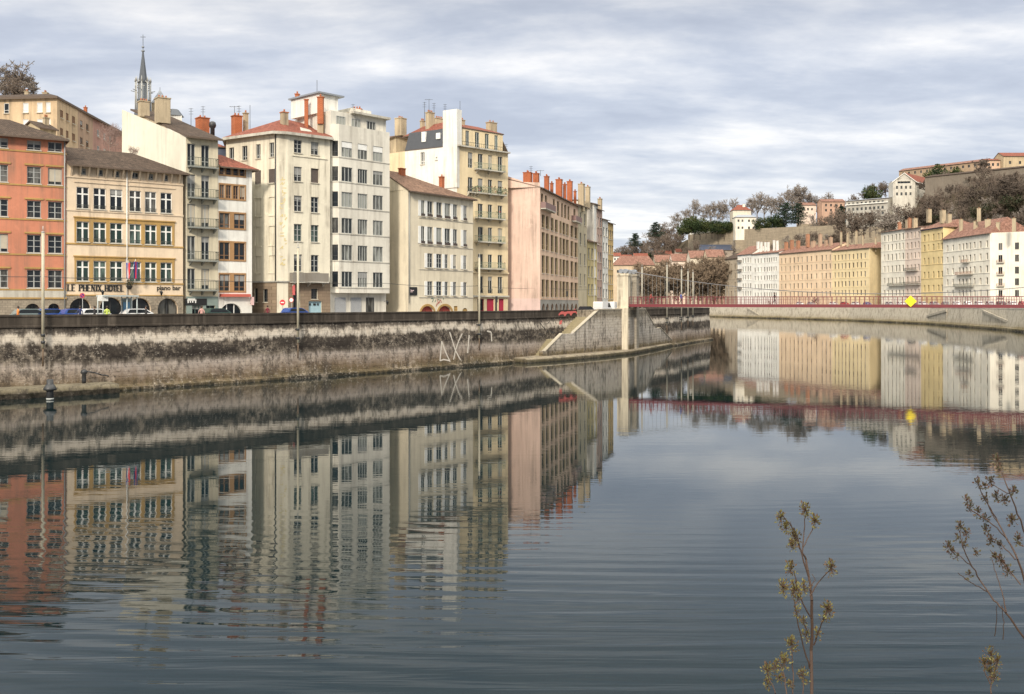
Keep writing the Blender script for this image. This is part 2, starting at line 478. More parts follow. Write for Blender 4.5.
# =================================================================== LEFT BANK BUILDINGS
# ---- A salmon house
sal = stucco('salmon_stucco', (.52,.215,.135), .4); gst = stone('rubble_stone', (.36,.31,.24), (.27,.23,.18), .5, .25)
A = Bld('town_house', 'salmon orange house at the left end of the quay with dark tiled roof', 'house', [(-45,100.9),(66,106.5)], 0, sal, 13)
f = A.faces[0]; A.top = f.z(66,140); ef = A.top
cols = [(-37,-24),(-7,8),(27,41),(48,62)]
rows = [(141,150.5),(167,184),(201,218),(235,253),(270,288)]
for r, (yt, yb) in enumerate(rows):
    for c in cols:
        z1 = f.z(40, yt); z0 = f.z(40, yb)
        A.win(0, f.u(c[0]), f.u(c[1]), z0, z1, 'casement' if r else 'tall', GREYW)
    if r: 
        for c in cols: A.band(0, z1+.12, z1+.30, .10, OCHRE, f.u(c[0])-.25, f.u(c[1])+.25, name='lintel')
    A.band(0, z0-.28, z0-.12, .07, OCHRE)
zg = f.z(40, 290)
gb = A.band(0, zg-.9, zg-.02, .05, CONC, name='plaster_band')
arA = [(-30,-8,False),(24,41,True),(48,59.5,True)]
for x0, x1, _ in arA: A.win(0, f.u(x0), f.u(x1), G+.05, f.z((x0+x1)/2, 303.5), 'quad' if x1-x0 > 15 else 'tall', DARK, inset=.45, sill=False, arch=(1.1 if x1-x0 > 15 else True))
A.band(0, f.z(40,299), f.z(40,297.4), .16, OCHRE, name='cornice')
b = MB(); A.finish(mats=None)
A.gableroof(0, A.top, f.z(17,122)+1.1, 5.5, TILE_D, D=13, hipR=5.2, over=.9)
a = MB(); a.tube(f.pt(f.w-.15, A.top, .12), f.pt(f.w-.15, G, .12), .07, GREY, 6); A.part('downpipe', a)
A.chimney(-30,-22,108,126,108, BEIGEST)
# stone facing at street level
def facing(B, fi, z1, mat, out=.06, skip=()):
    """thin facing of stone between the street-level openings"""
    f = B.faces[fi]; a = MB(); hs = [h for h in f.holes if h[2] < z1]
    g = type('q', (), {})()
    class O: pass
    ff = O(); ff.pt = lambda u, z, o=0: f.pt(u, z, o+out)
    wall_face(a, ff, 0, f.w, G, z1, [(h[0],h[1],h[2],min(h[3],z1-.05),out-.004,h[5]) for h in hs], mat)
    for u0, u1 in ((0,0),):
        a.face([f.pt(0,z1,.003), f.pt(0,z1,out), f.pt(f.w,z1,out), f.pt(f.w,z1,.003)][::-1], mat)
    return B.part('stone_facing', a)
facing(A, 0, f.z(40,299), gst)

# ---- B hotel
cre = stucco('cream_stucco', (.70,.57,.42), .25)
B = Bld('hotel_building', 'cream hotel with ochre window bands and stone arches beside the salmon house', 'hotel', [(66.3,106.55),(183,114.5)], 0, cre, 12)
f = B.faces[0]; B.top = f.z(66,164)
xs = [(76.5,89),(93.5,106),(110,122.5),(129.5,141),(145,156.5),(160.5,172)]
for (yt, yb, rx, g, st) in ((187,208.5,82,GLASS,'cross'),(221.5,242,82,GREENGL,'cross'),(260.5,281,82,GREENGL,'cross')):
    z1, z0 = f.z(rx,yt), f.z(rx,yb)
    for x0, x1 in xs: B.win(0, f.u(x0), f.u(x1), z0, z1, st, WHITE, g, inset=.18)
    if yt > 200:
        a = MB()
        for p, q in ((74.3,124.8),(126.8,174.5)):
            B.band(0, z1+.02, z1+.42, .07, OCHRE, f.u(p), f.u(q), mb=a)
            B.band(0, z1+.42, z1+.55, .16, OCHRE, f.u(p)-.1, f.u(q)+.1, mb=a)
        for x0, x1 in zip([74.3]+[x[1] for x in xs], [x[0] for x in xs]+[174.5]):
            if x1-x0 < 5.5 or True:
                if x0 == 122.5: continue
                B.band(0, z0-.02, z1+.018, .065, OCHRE, f.u(x0)+.02, f.u(x1)-.02, mb=a)
        B.part('window_surround', a)
    else:
        B.band(0, z1+.5, z1+.62, .1, cre, f.u(74), f.u(175), name='string_course')
    B.band(0, z0-.30, z0-.12, .08, OCHRE if yt > 200 else cre)
    for x0, x1 in xs:                                   # small window guards
        a = MB()
        for k in range(9):
            uu = f.u(x0)+.1+(f.u(x1)-f.u(x0)-.2)*k/8; a.tube(f.pt(uu,z0,.04), f.pt(uu,z0+.42,.04), .018, IRON, 4)
        a.tube(f.pt(f.u(x0),z0+.42,.04), f.pt(f.u(x1),z0+.42,.04), .03, IRON, 4)
        B.part('window_guard', a)
for x0, x1 in ((79,86),(96,103),(112.5,119.5),(132,138.5),(147.5,153.5),(162.5,168)):
    B.win(0, f.u(x0), f.u(x1), f.z(82,174.5), f.z(82,168.2), 'tall', GREYW, sill=False)
B.band(0, f.z(82,178.2), f.z(82,177), .1, cre)
a = MB()
for k in range(14):                                     # paired corbels under the eaves
    uu = .5 + (f.w-1.0)*k/13
    q = [f.pt(uu-.1,B.top-1.3,.003), f.pt(uu-.1,B.top-.05,.003), f.pt(uu-.1,B.top-.05,.62), f.pt(uu-.1,B.top-.35,.5)]
    d = f.U*.2; a.prism(q, (d.x,d.y,0), cre)
B.part('corbels', a)
zs = f.z(82,294.5)
for x0, x1, yt in ((69.5,91,298.2),(99.5,122.5,297.5),(128,151,298),(157.5,178,298.3)):
    B.win(0, f.u(x0), f.u(x1), G+.05, f.z((x0+x1)/2, yt), 'tall', DARK, inset=.5, sill=False, arch=True)
B.finish()
facing(B, 0, f.z(82,295.6), gst)
B.band(0, f.z(82,295.6)+.003, f.z(82,294.6), .12, OCHRE, name='cornice')
a = MB()                                                # arch rings
for h in [h for h in f.holes if h[5]]:
    r = (h[1]-h[0])/2; c = h[0]+r; zc = h[3]-r
    for k in range(12):
        t0, t1 = math.pi*k/12, math.pi*(k+1)/12-.02
        P = lambda t, rr, o: f.pt(c+rr*math.cos(t), min(zc+rr*math.sin(t), f.z(82,295.7)), o)
        a.hexa([P(t0,r,.062),P(t0,r+.38,.062),P(t1,r+.38,.062),P(t1,r,.062),P(t0,r,.11),P(t0,r+.38,.11),P(t1,r+.38,.11),P(t1,r,.11)], gst)
B.part('arch_stones', a)
B.gableroof(0, B.top, f.z(69,148)+.9, 5.5, TILE_D, D=12, hipR=4.2, over=1.0, oL=0, oR=.5)
def lettering(B, fi, txt, x0, x1, ybase, off, col, parent=None, name='lettering', bold=.012, squash=None, hh=None):
    f = B.faces[fi]; c = bpy.data.curves.new('txt', 'FONT'); c.body = txt; c.extrude = .03; c.offset = bold; c.size = 1
    o = bpy.data.objects.new('txt', c); COL.objects.link(o); bpy.context.view_layer.update()
    me = bpy.data.meshes.new_from_object(o.evaluated_get(bpy.context.evaluated_depsgraph_get()))
    bpy.data.objects.remove(o); me.name = name
    xs_ = [v.co.x for v in me.vertices]; ys_ = [v.co.y for v in me.vertices]
    w = f.u(x1)-f.u(x0); s = w/(max(xs_)-min(xs_)); mx = min(xs_); sy = (hh/(max(ys_)-min(ys_))) if hh else s
    zb = f.z((x0+x1)/2, ybase); base = f.pt(f.u(x0), zb, off) - B.O
    for v in me.vertices:
        x, y, z = v.co; v.co = (( x-mx)*s, -z*1.0, y*sy)
    me.materials.clear(); me.materials.append(col); me.update()
    return link(name, me, parent or B.o, base, f.ang)
BLK = flat('black_lettering', (.012,.012,.012), .5)
def serif_text(B, fi, txt, x0, x1, ybase, hh, off, col):
    """block letters with slab serifs cut as strokes"""
    f = B.faces[fi]; a = MB(); st = .17
    G_ = {'L':[(0,0,0,1,1),(0,0,.8,0,0)],'E':[(0,0,0,1,1),(0,0,.8,0,0),(0,.5,.6,.5,0),(0,1,.8,1,0)],'P':[(0,0,0,1,1),(0,1,.6,1,0),(.6,1,.8,.75,1),(.8,.75,.6,.5,1),(.6,.5,0,.5,0)],
     'H':[(0,0,0,1,1),(.85,0,.85,1,1),(0,.5,.85,.5,0)],'N':[(0,0,0,1,0),(.05,1,.85,0,1),(.85,0,.85,1,0)],'I':[(.3,0,.3,1,1)],'X':[(0,1,.85,0,1),(0,0,.85,1,0)],
     'O':[(.3,0,0,.3,1),(0,.3,0,.7,1),(0,.7,.3,1,1),(.3,1,.6,1,0),(.6,1,.9,.7,1),(.9,.7,.9,.3,1),(.9,.3,.6,0,1),(.6,0,.3,0,0)],'T':[(.42,0,.42,1,1),(0,1,.85,1,0),(0,1,0,.8,0),(.85,1,.85,.8,0)], ' ':[]}
    adv = {' ':.95,'I':.75}; tot = sum(adv.get(c,1.15) for c in txt)
    u0, u1 = f.u(x0), f.u(x1); s = (u1-u0)/tot; x = u0; zb = f.z((x0+x1)/2, ybase); i = 0
    for c in txt:
        for (ax, az, bx_, bz, k) in G_[c]:
            t = .075 if k else .035
            p0 = V((x+ax*s*.95+.05, zb+az*hh)); p1 = V((x+bx_*s*.95+.05, zb+bz*hh)); d = (p1-p0).normalized(); n = V((-d.y, d.x))*t; i += 1; oo = off+.0013*i
            q = [p0-n-d*.03, p1-n+d*.03, p1+n+d*.03, p0+n-d*.03]
            P = [f.pt(v.x, v.y, oo) for v in q]; ext = f.Nv*.03; a.prism(P, (ext.x, ext.y, 0), col)
            if c in 'LEPHNIXT' and abs(ax-bx_) < .9 and az != bz:
                for (sx, sz) in ((ax, az), (bx_, bz)):
                    if sz in (0, 1):
                        xx = x+sx*s*.95+.05; zz = zb+sz*hh
                        P = [f.pt(xx-.13, zz-.025, oo+.002), f.pt(xx+.13, zz-.025, oo+.002), f.pt(xx+.13, zz+.025, oo+.002), f.pt(xx-.13, zz+.025, oo+.002)]
                        a.prism(P, (ext.x, ext.y, 0), col)
        x += adv.get(c,1.15)*s
    return B.part('lettering', a)
serif_text(B, 0, 'LE PHENIX HOTEL', 67.5, 124, 291, .68, .01, BLK)
lettering(B, 0, 'piano bar', 157, 180.5, 290, .02, BLK, hh=.72)
a = MB(); uu = f.u(126.6); a.tube(f.pt(uu, B.top-.2, .14), f.pt(uu, G, .14), .055, WHITE, 6); B.part('downpipe', a)
# flags on a bracket
def flag(px, yt, yb, cols, label, lean):
    u = f.u(px); z1, z0 = f.z(px, yt), f.z(px, yb); t = thing('flag', f.pt(f.u(127.3), z0-.35, .2), label, 'flag', 'flags on the hotel front')
    a = MB(); p = f.pt(f.u(127.3), z0-.35, .2); q = f.pt(u, z1+.25, 1.0+lean*.2); a.tube(p, q, .03, WHITE, 6); a.build('flagpole', t)
    b = MB(); n = 8
    for i in range(n):
        for k, c in enumerate(cols):
            m = len(cols); P = []
            for (ii, kk) in ((i,k),(i,k+1),(i+1,k+1),(i+1,k)):
                s_ = kk/m; v = ii/n
                P.append(f.pt(u-.2+.42*s_*(1-.15*v), z1+(z0-z1)*v, .95+lean*.2+.10*math.sin(s_*7+v*2)))
            b.face(P, c, True)
    b.build('cloth', t)
FB, FW, FR, FD = flat('flag_blue',(.04,.08,.35)), flat('flag_white',(.75,.75,.75)), flat('flag_red',(.6,.03,.04)), flat('flag_dark_blue',(.02,.03,.16))
flag(125.5, 263, 279, [FB, FW, FR], 'blue white and red flag hanging left of the hotel downpipe', 0)
flag(132.5, 262, 279, [FD, FB, FR, FD], 'dark blue and red flag hanging right of the hotel downpipe', 1)
def tuft(name, c, r, n, mats, label, cat, seed=1, stem=None):
    t = thing(name, c, label, cat); a = MB(); rd = random.Random(seed)
    for k in range(n):
        d = V([rd.gauss(0,1) for _ in range(3)]).normalized()*r*rd.random()**.4; e = [V([rd.uniform(-.13,.13) for _ in range(3)]) for _ in range(3)]
        a.face([V(c)+d+x for x in e], rd.choice(mats))
    a.build('leaves', t)
    b = MB(); b.lathe(V(c)-V((0,0,r+.1)), [(r*.4,-.1),(r*.75,.3),(r*.8,.34)], DARK, 10); b.build('basket', t)
tuft('flower_basket', f.pt(f.u(128), f.z(128,283.5), .5), .5, 160, [flat('basket_leaves',(.03,.045,.025)), flat('basket_leaves_pale',(.12,.10,.06))], 'dark hanging flower basket under the two flags', 'basket', 3)

# ---- C narrow cream house with balconies and tall blank side
whc = stucco('pale_cream_stucco', (.72,.68,.57), .15); ccr = stucco('yellowish_stucco', (.62,.56,.42), .3)
C = Bld('town_house', 'narrow cream house with stacked iron balconies and a tall blank white side', 'house', [(122,131.2),(186,115),(218,117.4)], 0, ccr, 20)
f0, f1 = C.faces; C.top = f1.z(186,136.5)
wL = f0.w
f0.tops.append([(0, C.top), (wL, C.top), (wL, C.top+.01), (0, f0.z(122,109.5))])
for r, (yt, yb) in enumerate(((144,167),(174.5,198),(204,227.5),(236,260.5),(268.5,290))):
    z1 = f1.z(194,yt); z0 = f1.z(194,yb)+.1
    for x0, x1 in ((187.3,195.3),(201.3,209.3)): C.win(1, f1.u(x0), f1.u(x1), z0, z1, 'tall', GREYW, sill=False)
    C.balcony(1, .15, f1.w-.25, z0-.06, 1.0, 1.05, slabm=flat('grey_slab',(.20,.21,.19)), railm=flat('balcony_green_grey',(.045,.06,.052)))
dgr = flat('dark_green_shopfront', (.06,.10,.09)); 
C.win(1, f1.u(192), f1.u(203), G+.05, f1.z(200,305.5), 'triple', dgr, inset=.3, sill=False)
C.win(1, f1.u(206), f1.u(215), G+.05, f1.z(210,305.5), 'tall', dgr, inset=.3, sill=False)
C.finish(mats={0: whc})
facing(C, 1, f1.z(200,296.5), flat('grey_green_shopfront', (.19,.24,.22)))
a = MB(); C.band(1, f1.z(195,305.2), f1.z(195,298.6), .12, BLK, f1.u(183.8)+.1, f1.u(206.5), mb=a); sb = C.part('shop_sign', a)
a = MB(); a2 = []
for k, (dx, dz, w_, h_) in enumerate(((0,.28,1.1,.13),(-.05,.42,.9,.12),(-.45,.0,.14,.34),(.45,.0,.14,.34),(-.18,.05,.14,.2),(.1,.05,.14,.2))):
    cu = f1.u(191.5); cz = f1.z(191.5,303); a.prism([f1.pt(cu+dx-w_/2,cz+dz,.125),f1.pt(cu+dx+w_/2,cz+dz,.125),f1.pt(cu+dx+w_/2,cz+dz+h_,.125),f1.pt(cu+dx-w_/2,cz+dz+h_,.125)], (f1.Nv.x*.02,f1.Nv.y*.02,0), WHITE)
link('emblem', a.mesh('emblem', C.O), sb)
q = lambda u, d, z: f1.pt(u, z, -d)
zf, zb_ = C.top, f0.z(122,109.5); s_ = (zb_-zf)/wL
C.slabroof([[q(-.15,-.9,zf-.9*s_+.25), q(f1.w+.3,-.9,zf-.9*s_+.25), q(f1.w+.3,wL+.3,zb_+.3), q(-.15,wL+.3,zb_+.3)]], TILE_D, .22)
C.chimney(137.5,150,100.5,112,127.2, BEIGEST, 3); C.chimney(154,171,97,118,121.6, BEIGEST, 3)
C.chimney(195,210,117,133,131, BRICKRED, 2)
a = MB(); a.lathe(W(212.5,131,130)-V((0,0,1.2)), [(.3,0),(.3,1.6),(.42,1.7),(.5,2.0),(.42,2.35),(.2,2.5)], DARK, 12); C.part('vent_cowl', a, C.roof)
C.antenna(191,108,128,128,1); C.antenna(203,106,118,131,1)

# ---- D white narrow house
wht = stucco('white_stucco', (.74,.73,.68), .3)
D = Bld('town_house', 'narrow white house with brown timber windows and a red tiled roof', 'house', [(218.2,117.45),(252,120.3)], 0, wht, 6.5)
f = D.faces[0]; D.top = f.z(218,166)
zz = lambda y: f.z(232,y)
rows = [(167.5,175.2,[(219.5,224.2),(226,231),(233.2,238.2),(239.8,244.6)],'leaf'),(185.5,198.8,[(219.5,224.2),(226,231),(233.2,238.2),(239.8,244.6)],'tall'),
        (213.5,228.3,[(219.3,229.5),(234,244.8)],'tall'),(242.7,259.8,[(219.3,229.5),(234,244.8)],'tall'),(274.5,291,[(219.3,229.5),(234,244.8)],'tall')]
tim = stucco('brown_timber_trim', (.36,.21,.10), .3)
for yt, yb, cs, st in rows:
    a = MB(); z0, z1 = zz(yb), zz(yt)
    for x0, x1 in cs: D.win(0, f.u(x0), f.u(x1), z0, z1, st, BROWNW, inset=.14, sill=False)
    D.band(0, z1+.003, z1+.2, .06, tim, f.u(218.6), f.u(246), mb=a); D.band(0, z0-.18, z0-.003, .06, tim, f.u(218.6), f.u(246), mb=a)
    for x0, x1 in zip([218.6]+[c[1] for c in cs], [c[0] for c in cs]+[246]): D.band(0, z0, z1, .06, tim, f.u(x0)+.01, f.u(x1)-.01, mb=a)
    D.part('window_surround', a)
D.win(0, f.u(220), f.u(242), G+.05, f.z(231,303.2), 'triple', WHITE, inset=.3, sill=False, arch=1.4)
D.finish()
a = MB(); D.band(0, f.z(232,296.8), f.z(232,294), .55, flat('faded_red_awning',(.45,.10,.07)), f.u(219.5), f.u(249), mb=a); D.part('awning', a)
D.gableroof(0, D.top, D.top+1.9, 3.2, TILE_R, D=6.5, hipR=2.6, over=.8, oL=0, oR=.6)

# ---- slate mansard house seen behind D
M = Bld('town_house', 'blue slate mansard house rising behind the narrow white house', 'house', [(205,127.0),(232,129.0)], 0, wht, 6)
f = M.faces[0]; M.top = f.z(215,157)
q = lambda u, d, z: f.pt(u, z, -d); zt = f.z(215,145.5); w_ = f.w
M.finish()
M.slabroof([[q(-.1,-.1,M.top), q(w_+.1,-.1,M.top), q(w_-.7,.9,zt), q(.4,.9,zt)], [q(w_+.1,-.1,M.top), q(w_+.1,6.1,M.top), q(w_-.7,5.2,zt), q(w_-.7,.9,zt)], [q(w_+.1,6.1,M.top), q(-.1,6.1,M.top), q(.4,5.2,zt), q(w_-.7,5.2,zt)], [q(-.1,6.1,M.top), q(-.1,-.1,M.top), q(.4,.9,zt), q(.4,5.2,zt)]], SLATE, .1)
M.slabroof([[q(.2,.6,zt), q(w_-.4,.6,zt), q(w_-1.6,3,zt+.95), q(1.4,3,zt+.95)], [q(w_-.4,.6,zt), q(w_-.4,5.5,zt), q(w_-1.6,3,zt+.95)], [q(w_-.4,5.5,zt), q(.2,5.5,zt), q(1.4,3,zt+.95), q(w_-1.6,3,zt+.95)], [q(.2,5.5,zt), q(.2,.6,zt), q(1.4,3,zt+.95)]], TILE_R, .12, 'roof_cap')

# ---- E pale yellow corner building
yel = stucco('pale_yellow_stucco', (.73,.68,.55), .38); rus = stone('brown_rusticated_stone', (.30,.23,.16), (.24,.18,.13), 1.3, .42)
E = Bld('corner_building', 'pale yellow corner building with a faded painted corner and red hipped roof', 'building', [(226,127.0),(277,122.0),(288,122.6),(330,126.6)], 0, yel, 13, back=(-.25,1))
fl, fc, fr = E.faces; E.top = fc.z(282,133)
for x0, x1 in ((229,234),(242,247.3),(256,260.5),(269.5,274)): E.winpx(0, x0, x1, 0, 0, **{}) if 0 else E.win(0, fl.u(x0), fl.u(x1), fl.z(272,157), fl.z(272,142.5), 'tall', GREYW)
for r, (yt, yb) in enumerate(((169,183),(197,215),(226,245),(255.5,272.5))):
    for x0, x1 in ((255,261),(268.8,274.8)):
        if r == 0: E.win(0, fl.u(x0), fl.u(x1), fl.z(272,yb), fl.z(272,yt), 'shut', flat('brown_grey_shutter',(.10,.08,.07)), inset=.1)
        else:
            fl.holes.append((fl.u(x0), fl.u(x1), fl.z(272,yb), fl.z(272,yt), .12, False))
            a = MB(); u0, u1, z0, z1 = fl.holes[-1][:4]
            a.face([fl.pt(u0,z0,-.12), fl.pt(u1,z0,-.12), fl.pt(u1,z1,-.12), fl.pt(u0,z1,-.12)], yel); E.part('blind_window', a)
            a = MB(); E.band(0, z0-.15, z0-.02, .08, yel, u0-.1, u1+.1, mb=a); E.part('sill', a)
shutm = flat('brown_grey_shutter',(.10,.08,.07))
for r, (yt, yb) in enumerate(((142,154.3),(168.5,182.3),(197,212),(225,241.5),(255,272))):
    for c, (x0, x1) in enumerate(((294,302),(311,318.7))):
        st = 'shut' if (r, c) == (1, 1) else 'casement'
        E.win(2, fr.u(x0), fr.u(x1), fr.z(315,yb+(.6 if r<4 else 0)), fr.z(315,yt), st, shutm if st == 'shut' else GREYW, GREENGL if r == 3 else GLASS)
    if r == 0: E.band(2, fr.z(315,158.4), fr.z(315,157.4), .1, yel, fr.u(292), fr.w-.4)
for x0, x1, yt, yb in ((263.5,268,289,302),(254.5,258,288,302)): E.win(0, fl.u(x0), fl.u(x1), fl.z(272,yb), fl.z(272,yt), 'tall', DARK)
E.win(2, fr.u(311), fr.u(317.5), fr.z(314,299), fr.z(314,288.8), 'tall', DARK)
E.win(2, fr.u(293), fr.u(300), G+.05, fr.z(296,291), 'tall', DARK, sill=False)
GB = flat('pale_blue_garage', (.30,.44,.50))
E.win(2, fr.u(308.5), fr.u(321.5), G+.02, fr.z(315,301.2), 'leaf', GB, GB, inset=.2, sill=False)
a = MB()
for k in range(3):
    uu = fr.u(309.8+k*3.9); ww = .22+.16*(k == 1); a.prism([fr.pt(uu,fr.z(315,305.4),-.13),fr.pt(uu+ww,fr.z(315,305.4),-.13),fr.pt(uu+ww,fr.z(315,303.4),-.13),fr.pt(uu,fr.z(315,303.4),-.13)], (fr.Nv.x*.02,fr.Nv.y*.02,0), BLK)
E.part('garage_door_panes', a)
E.finish()
for i, m in ((0,rus),(2,rus)): facing(E, i, E.faces[i].z(282 if i == 0 else 300,282), m)
for i in (0, 1): E.band(i, E.faces[i].z(280,282.3), E.faces[i].z(280,280.6), .16, CONC, name='cornice')
E.balcony(2, fr.u(289.5), fr.u(325), fr.z(300,281.5), 1.0, 1.1, slabm=CONC, solid=stucco('weathered_grey_parapet',(.24,.22,.19),.6))
for x in (276.9,): 
    a = MB(); a.tube(fl.pt(fl.w-.18,E.top,.12), fl.pt(fl.w-.18,fl.z(276,282),.12), .07, DARK, 6); E.part('downpipe', a)
# worn remains of painted vertical lettering on the chamfer (illegible)
fad = flat('faded_ochre_paint', (.56,.47,.25), .95); a = MB(); rd = random.Random(4); cu = fc.w/2; u_ = 0
for i in range(12):
    zt = fc.z(282,174+8.0*i); hh = .75
    for k in range(rd.choice((2,3,4,4))):
        x0, z0 = rd.choice((-.3,-.3,0,.3)), rd.choice((0,.5)); dx, dz = rd.choice(((.5,0),(0,.5),(.3,.45),(.35,.1)))
        p0 = V((cu+x0, zt-hh+z0*hh)); p1 = V((min(cu+x0+dx, fc.w-.15), zt-hh+(z0+dz)*hh)); d = (p1-p0)
        if d.length < .15: continue
        d.normalize(); n = V((-d.y,d.x))*rd.uniform(.05,.1); u_ += 1
        a.prism([fc.pt(v.x,v.y,.002+.0005*u_) for v in (p0-n,p1-n*.8,p1+n,p0+n*.9)], (fc.Nv.x*.006,fc.Nv.y*.006,0), fad)
E.part('faded_paint', a)
# hipped roof on the wedge
o_ = .7; zt = E.top; P = lambda x, y, z: V((x, y, z))
p0, p1, p2, p3 = [fc_.P0 for fc_ in (fl, fc, fr)] + [fr.P1]
ctr = (p0+p1+p2+p3)/4; bk = V((-.25,1)).normalized()
ov = lambda p, d: V((p.x+d.x, p.y+d.y, zt+.12))
e0 = ov(p0, V((-.3,-.7))); e1 = ov(p1, V((-.35,-.75))); e2 = ov(p2, V((.1,-.8))); e3 = ov(p3, V((.5,-.55)))
b3 = ov(p3, bk*13.5+V((.4,0))); b0 = ov(p0, bk*13.5+V((-.3,0)))
rc = V((p1.x*.5+p2.x*.5-1.2, p1.y+6.3, zt+3.0)); rr = V((p3.x-2.2, p3.y+7, zt+2.6)); rl = V((p0.x+2, p0.y+5, zt+1.6))
E.slabroof([[e0,e1,rc,rl],[e1,e2,rc],[e2,e3,rr,rc],[e3,b3,rr],[b3,b0,rl,rc,rr],[b0,e0,rl]], TILE_R, .35, edge=CONC)
E.chimney(231,242.5,115,138,131, BRICKRED, 2); E.chimney(242.8,248.6,112.5,135,132.5, BEIGEST, 1); E.chimney(280,288.5,111.5,131,125, BEIGEST, 1, cap=POT)
E.antenna(234.5,106,117,131.5,0); E.antenna(239,105.5,117,132,1); E.antenna(250,105,133,133,2)

# ---- F white modern block
mod = stucco('off_white_render', (.68,.65,.57), .3)
Fb = Bld('apartment_block', 'white modern apartment block with wide windows and a projecting bay', 'apartment block', [(275,139.0),(330.4,127.4),(386,134.4)], 0, mod, 13)
fs, ff = Fb.faces; Fb.top = ff.z(330,110)
Fb.finish(); 
# projecting bay is a second volume
bo = .9; zb1 = ff.z(345,126.5); zb0 = ff.z(345,293)
bay = Face(ff.P0+ff.U*.7+ff.Nv*bo, ff.P0+ff.U*(ff.w-.1)+ff.Nv*bo, G); bs = Face(ff.P0+ff.U*.0+ff.Nv*.0, bay.P0, G)
rows = [(141.5,157,'blind'),(167,181.5,'triple'),(192,207,'triple'),(218,233.3,'triple'),(244.8,260.5,'triple'),(271.5,287,'triple')]
colsF = [(341.6,352.5),(357.8,367.6),(373,383)]
Fb.faces += [bay, bs]
for yt, yb, st in rows:
    z1, z0 = bay.z(345,yt), bay.z(345,yb)
    for k, (x0, x1) in enumerate(colsF): Fb.win(2, bay.u(x0), bay.u(x1), z0, z1, st if not (st == 'triple' and k == 1) else 'quad', GREYW, glassmat('curtained_glass',(.02,.026,.028),(.30,.31,.28),.55), inset=.15, sill=False)
    if bs.w > .8: Fb.win(3, .25, bs.w-.1, z0, z1, 'leaf', DARK, inset=.12, sill=False)
    a = MB(); 
    for i in (2, 3): Fb.band(i, z0-.16, z0-.04, .06, CONC, -.03, Fb.faces[i].w+.03, mb=a)
    Fb.part('string_course', a)
a = MB(); wall_face(a, bay, 0, bay.w, zb0, zb1, bay.holes, mod); wall_face(a, bs, 0, bs.w, zb0, zb1, bs.holes, mod)
B_ = [bs.P0, bay.P0, bay.P1, ff.P1]
for z, fl_ in ((zb0, 1), (zb1, 0)):
    P = [V((p.x,p.y,z)) for p in B_]; a.face(P[::-1] if fl_ else P, mod)
a.face([V((bay.P1.x,bay.P1.y,zb0)), V((ff.P1.x,ff.P1.y,zb0)), V((ff.P1.x,ff.P1.y,zb1)), V((bay.P1.x,bay.P1.y,zb1))], mod)
Fb.part('bay', a)
# windows set straight on the main wall: top floor and street level
for x0, x1 in ((336,344.8),(351.3,360),(366.5,375)): Fb.win(1, ff.u(x0), ff.u(x1), ff.z(345,126), ff.z(345,117), 'triple', GREYW, glassmat('curtained_glass'), hole=False, sill=False)
for x0, x1 in ((334.5,345.5),(350.5,361)): Fb.win(1, ff.u(x0), ff.u(x1), G+.4, ff.z(345,297.5), 'shut', flat('grey_shutter',(.34,.35,.36)), hole=False, sill=False)
Fb.win(1, ff.u(366), ff.u(373.5), G+.05, ff.z(370,297.5), 'leaf', DARK, hole=False, sill=False)
# top balcony line
ph = MB(); uA = 1.6
def boxf(m, f, ua, ub, da, db, za, zb, mat):
    q = [f.pt(ua,za,-da), f.pt(ub,za,-da), f.pt(ub,za,-db), f.pt(ua,za,-db)]; m.hexa(q+[x+V((0,0,zb-za)) for x in q], mat)
zph = Fb.top+2.6
boxf(ph, ff, .0, 3.2, 2.6, 9.0, Fb.top+.01, zph, wht); Fb.part('penthouse', ph)
ph = MB(); boxf(ph, ff, -.3, 4.0, 2.2, 9.3, zph+.003, zph+.22, ZINC); Fb.roof = Fb.part('roof', ph)
ph = MB(); boxf(ph, ff, 3.3, ff.w+.3, -.7, 13.0, Fb.top+.004, Fb.top+.30, CONC); Fb.part('flat_roof', ph)
ph = MB(); boxf(ph, ff, ff.w*.6, ff.w-.2, 3.0, 8, Fb.top+.31, Fb.top+1.6, mod); Fb.part('lift_housing', ph)
Fb.chimney(304.5,308.2,99,125,129.6, BRICKRED, 0, deep=.7); Fb.chimney(317.5,323.7,96.5,119,127.6, BRICKRED, 1, deep=.8); Fb.chimney(317.5,323.7,114,132,127.9, BEIGEST, 0, deep=.8)
Fb.chimney(295.3,299.2,93.5,104,138, BRICKRED, 1); Fb.chimney(352,362,108.5,113,138, BRICKRED, 3, deep=1)
Fb.antenna(317,80,100,133,2); Fb.antenna(353,104,110,134,1)

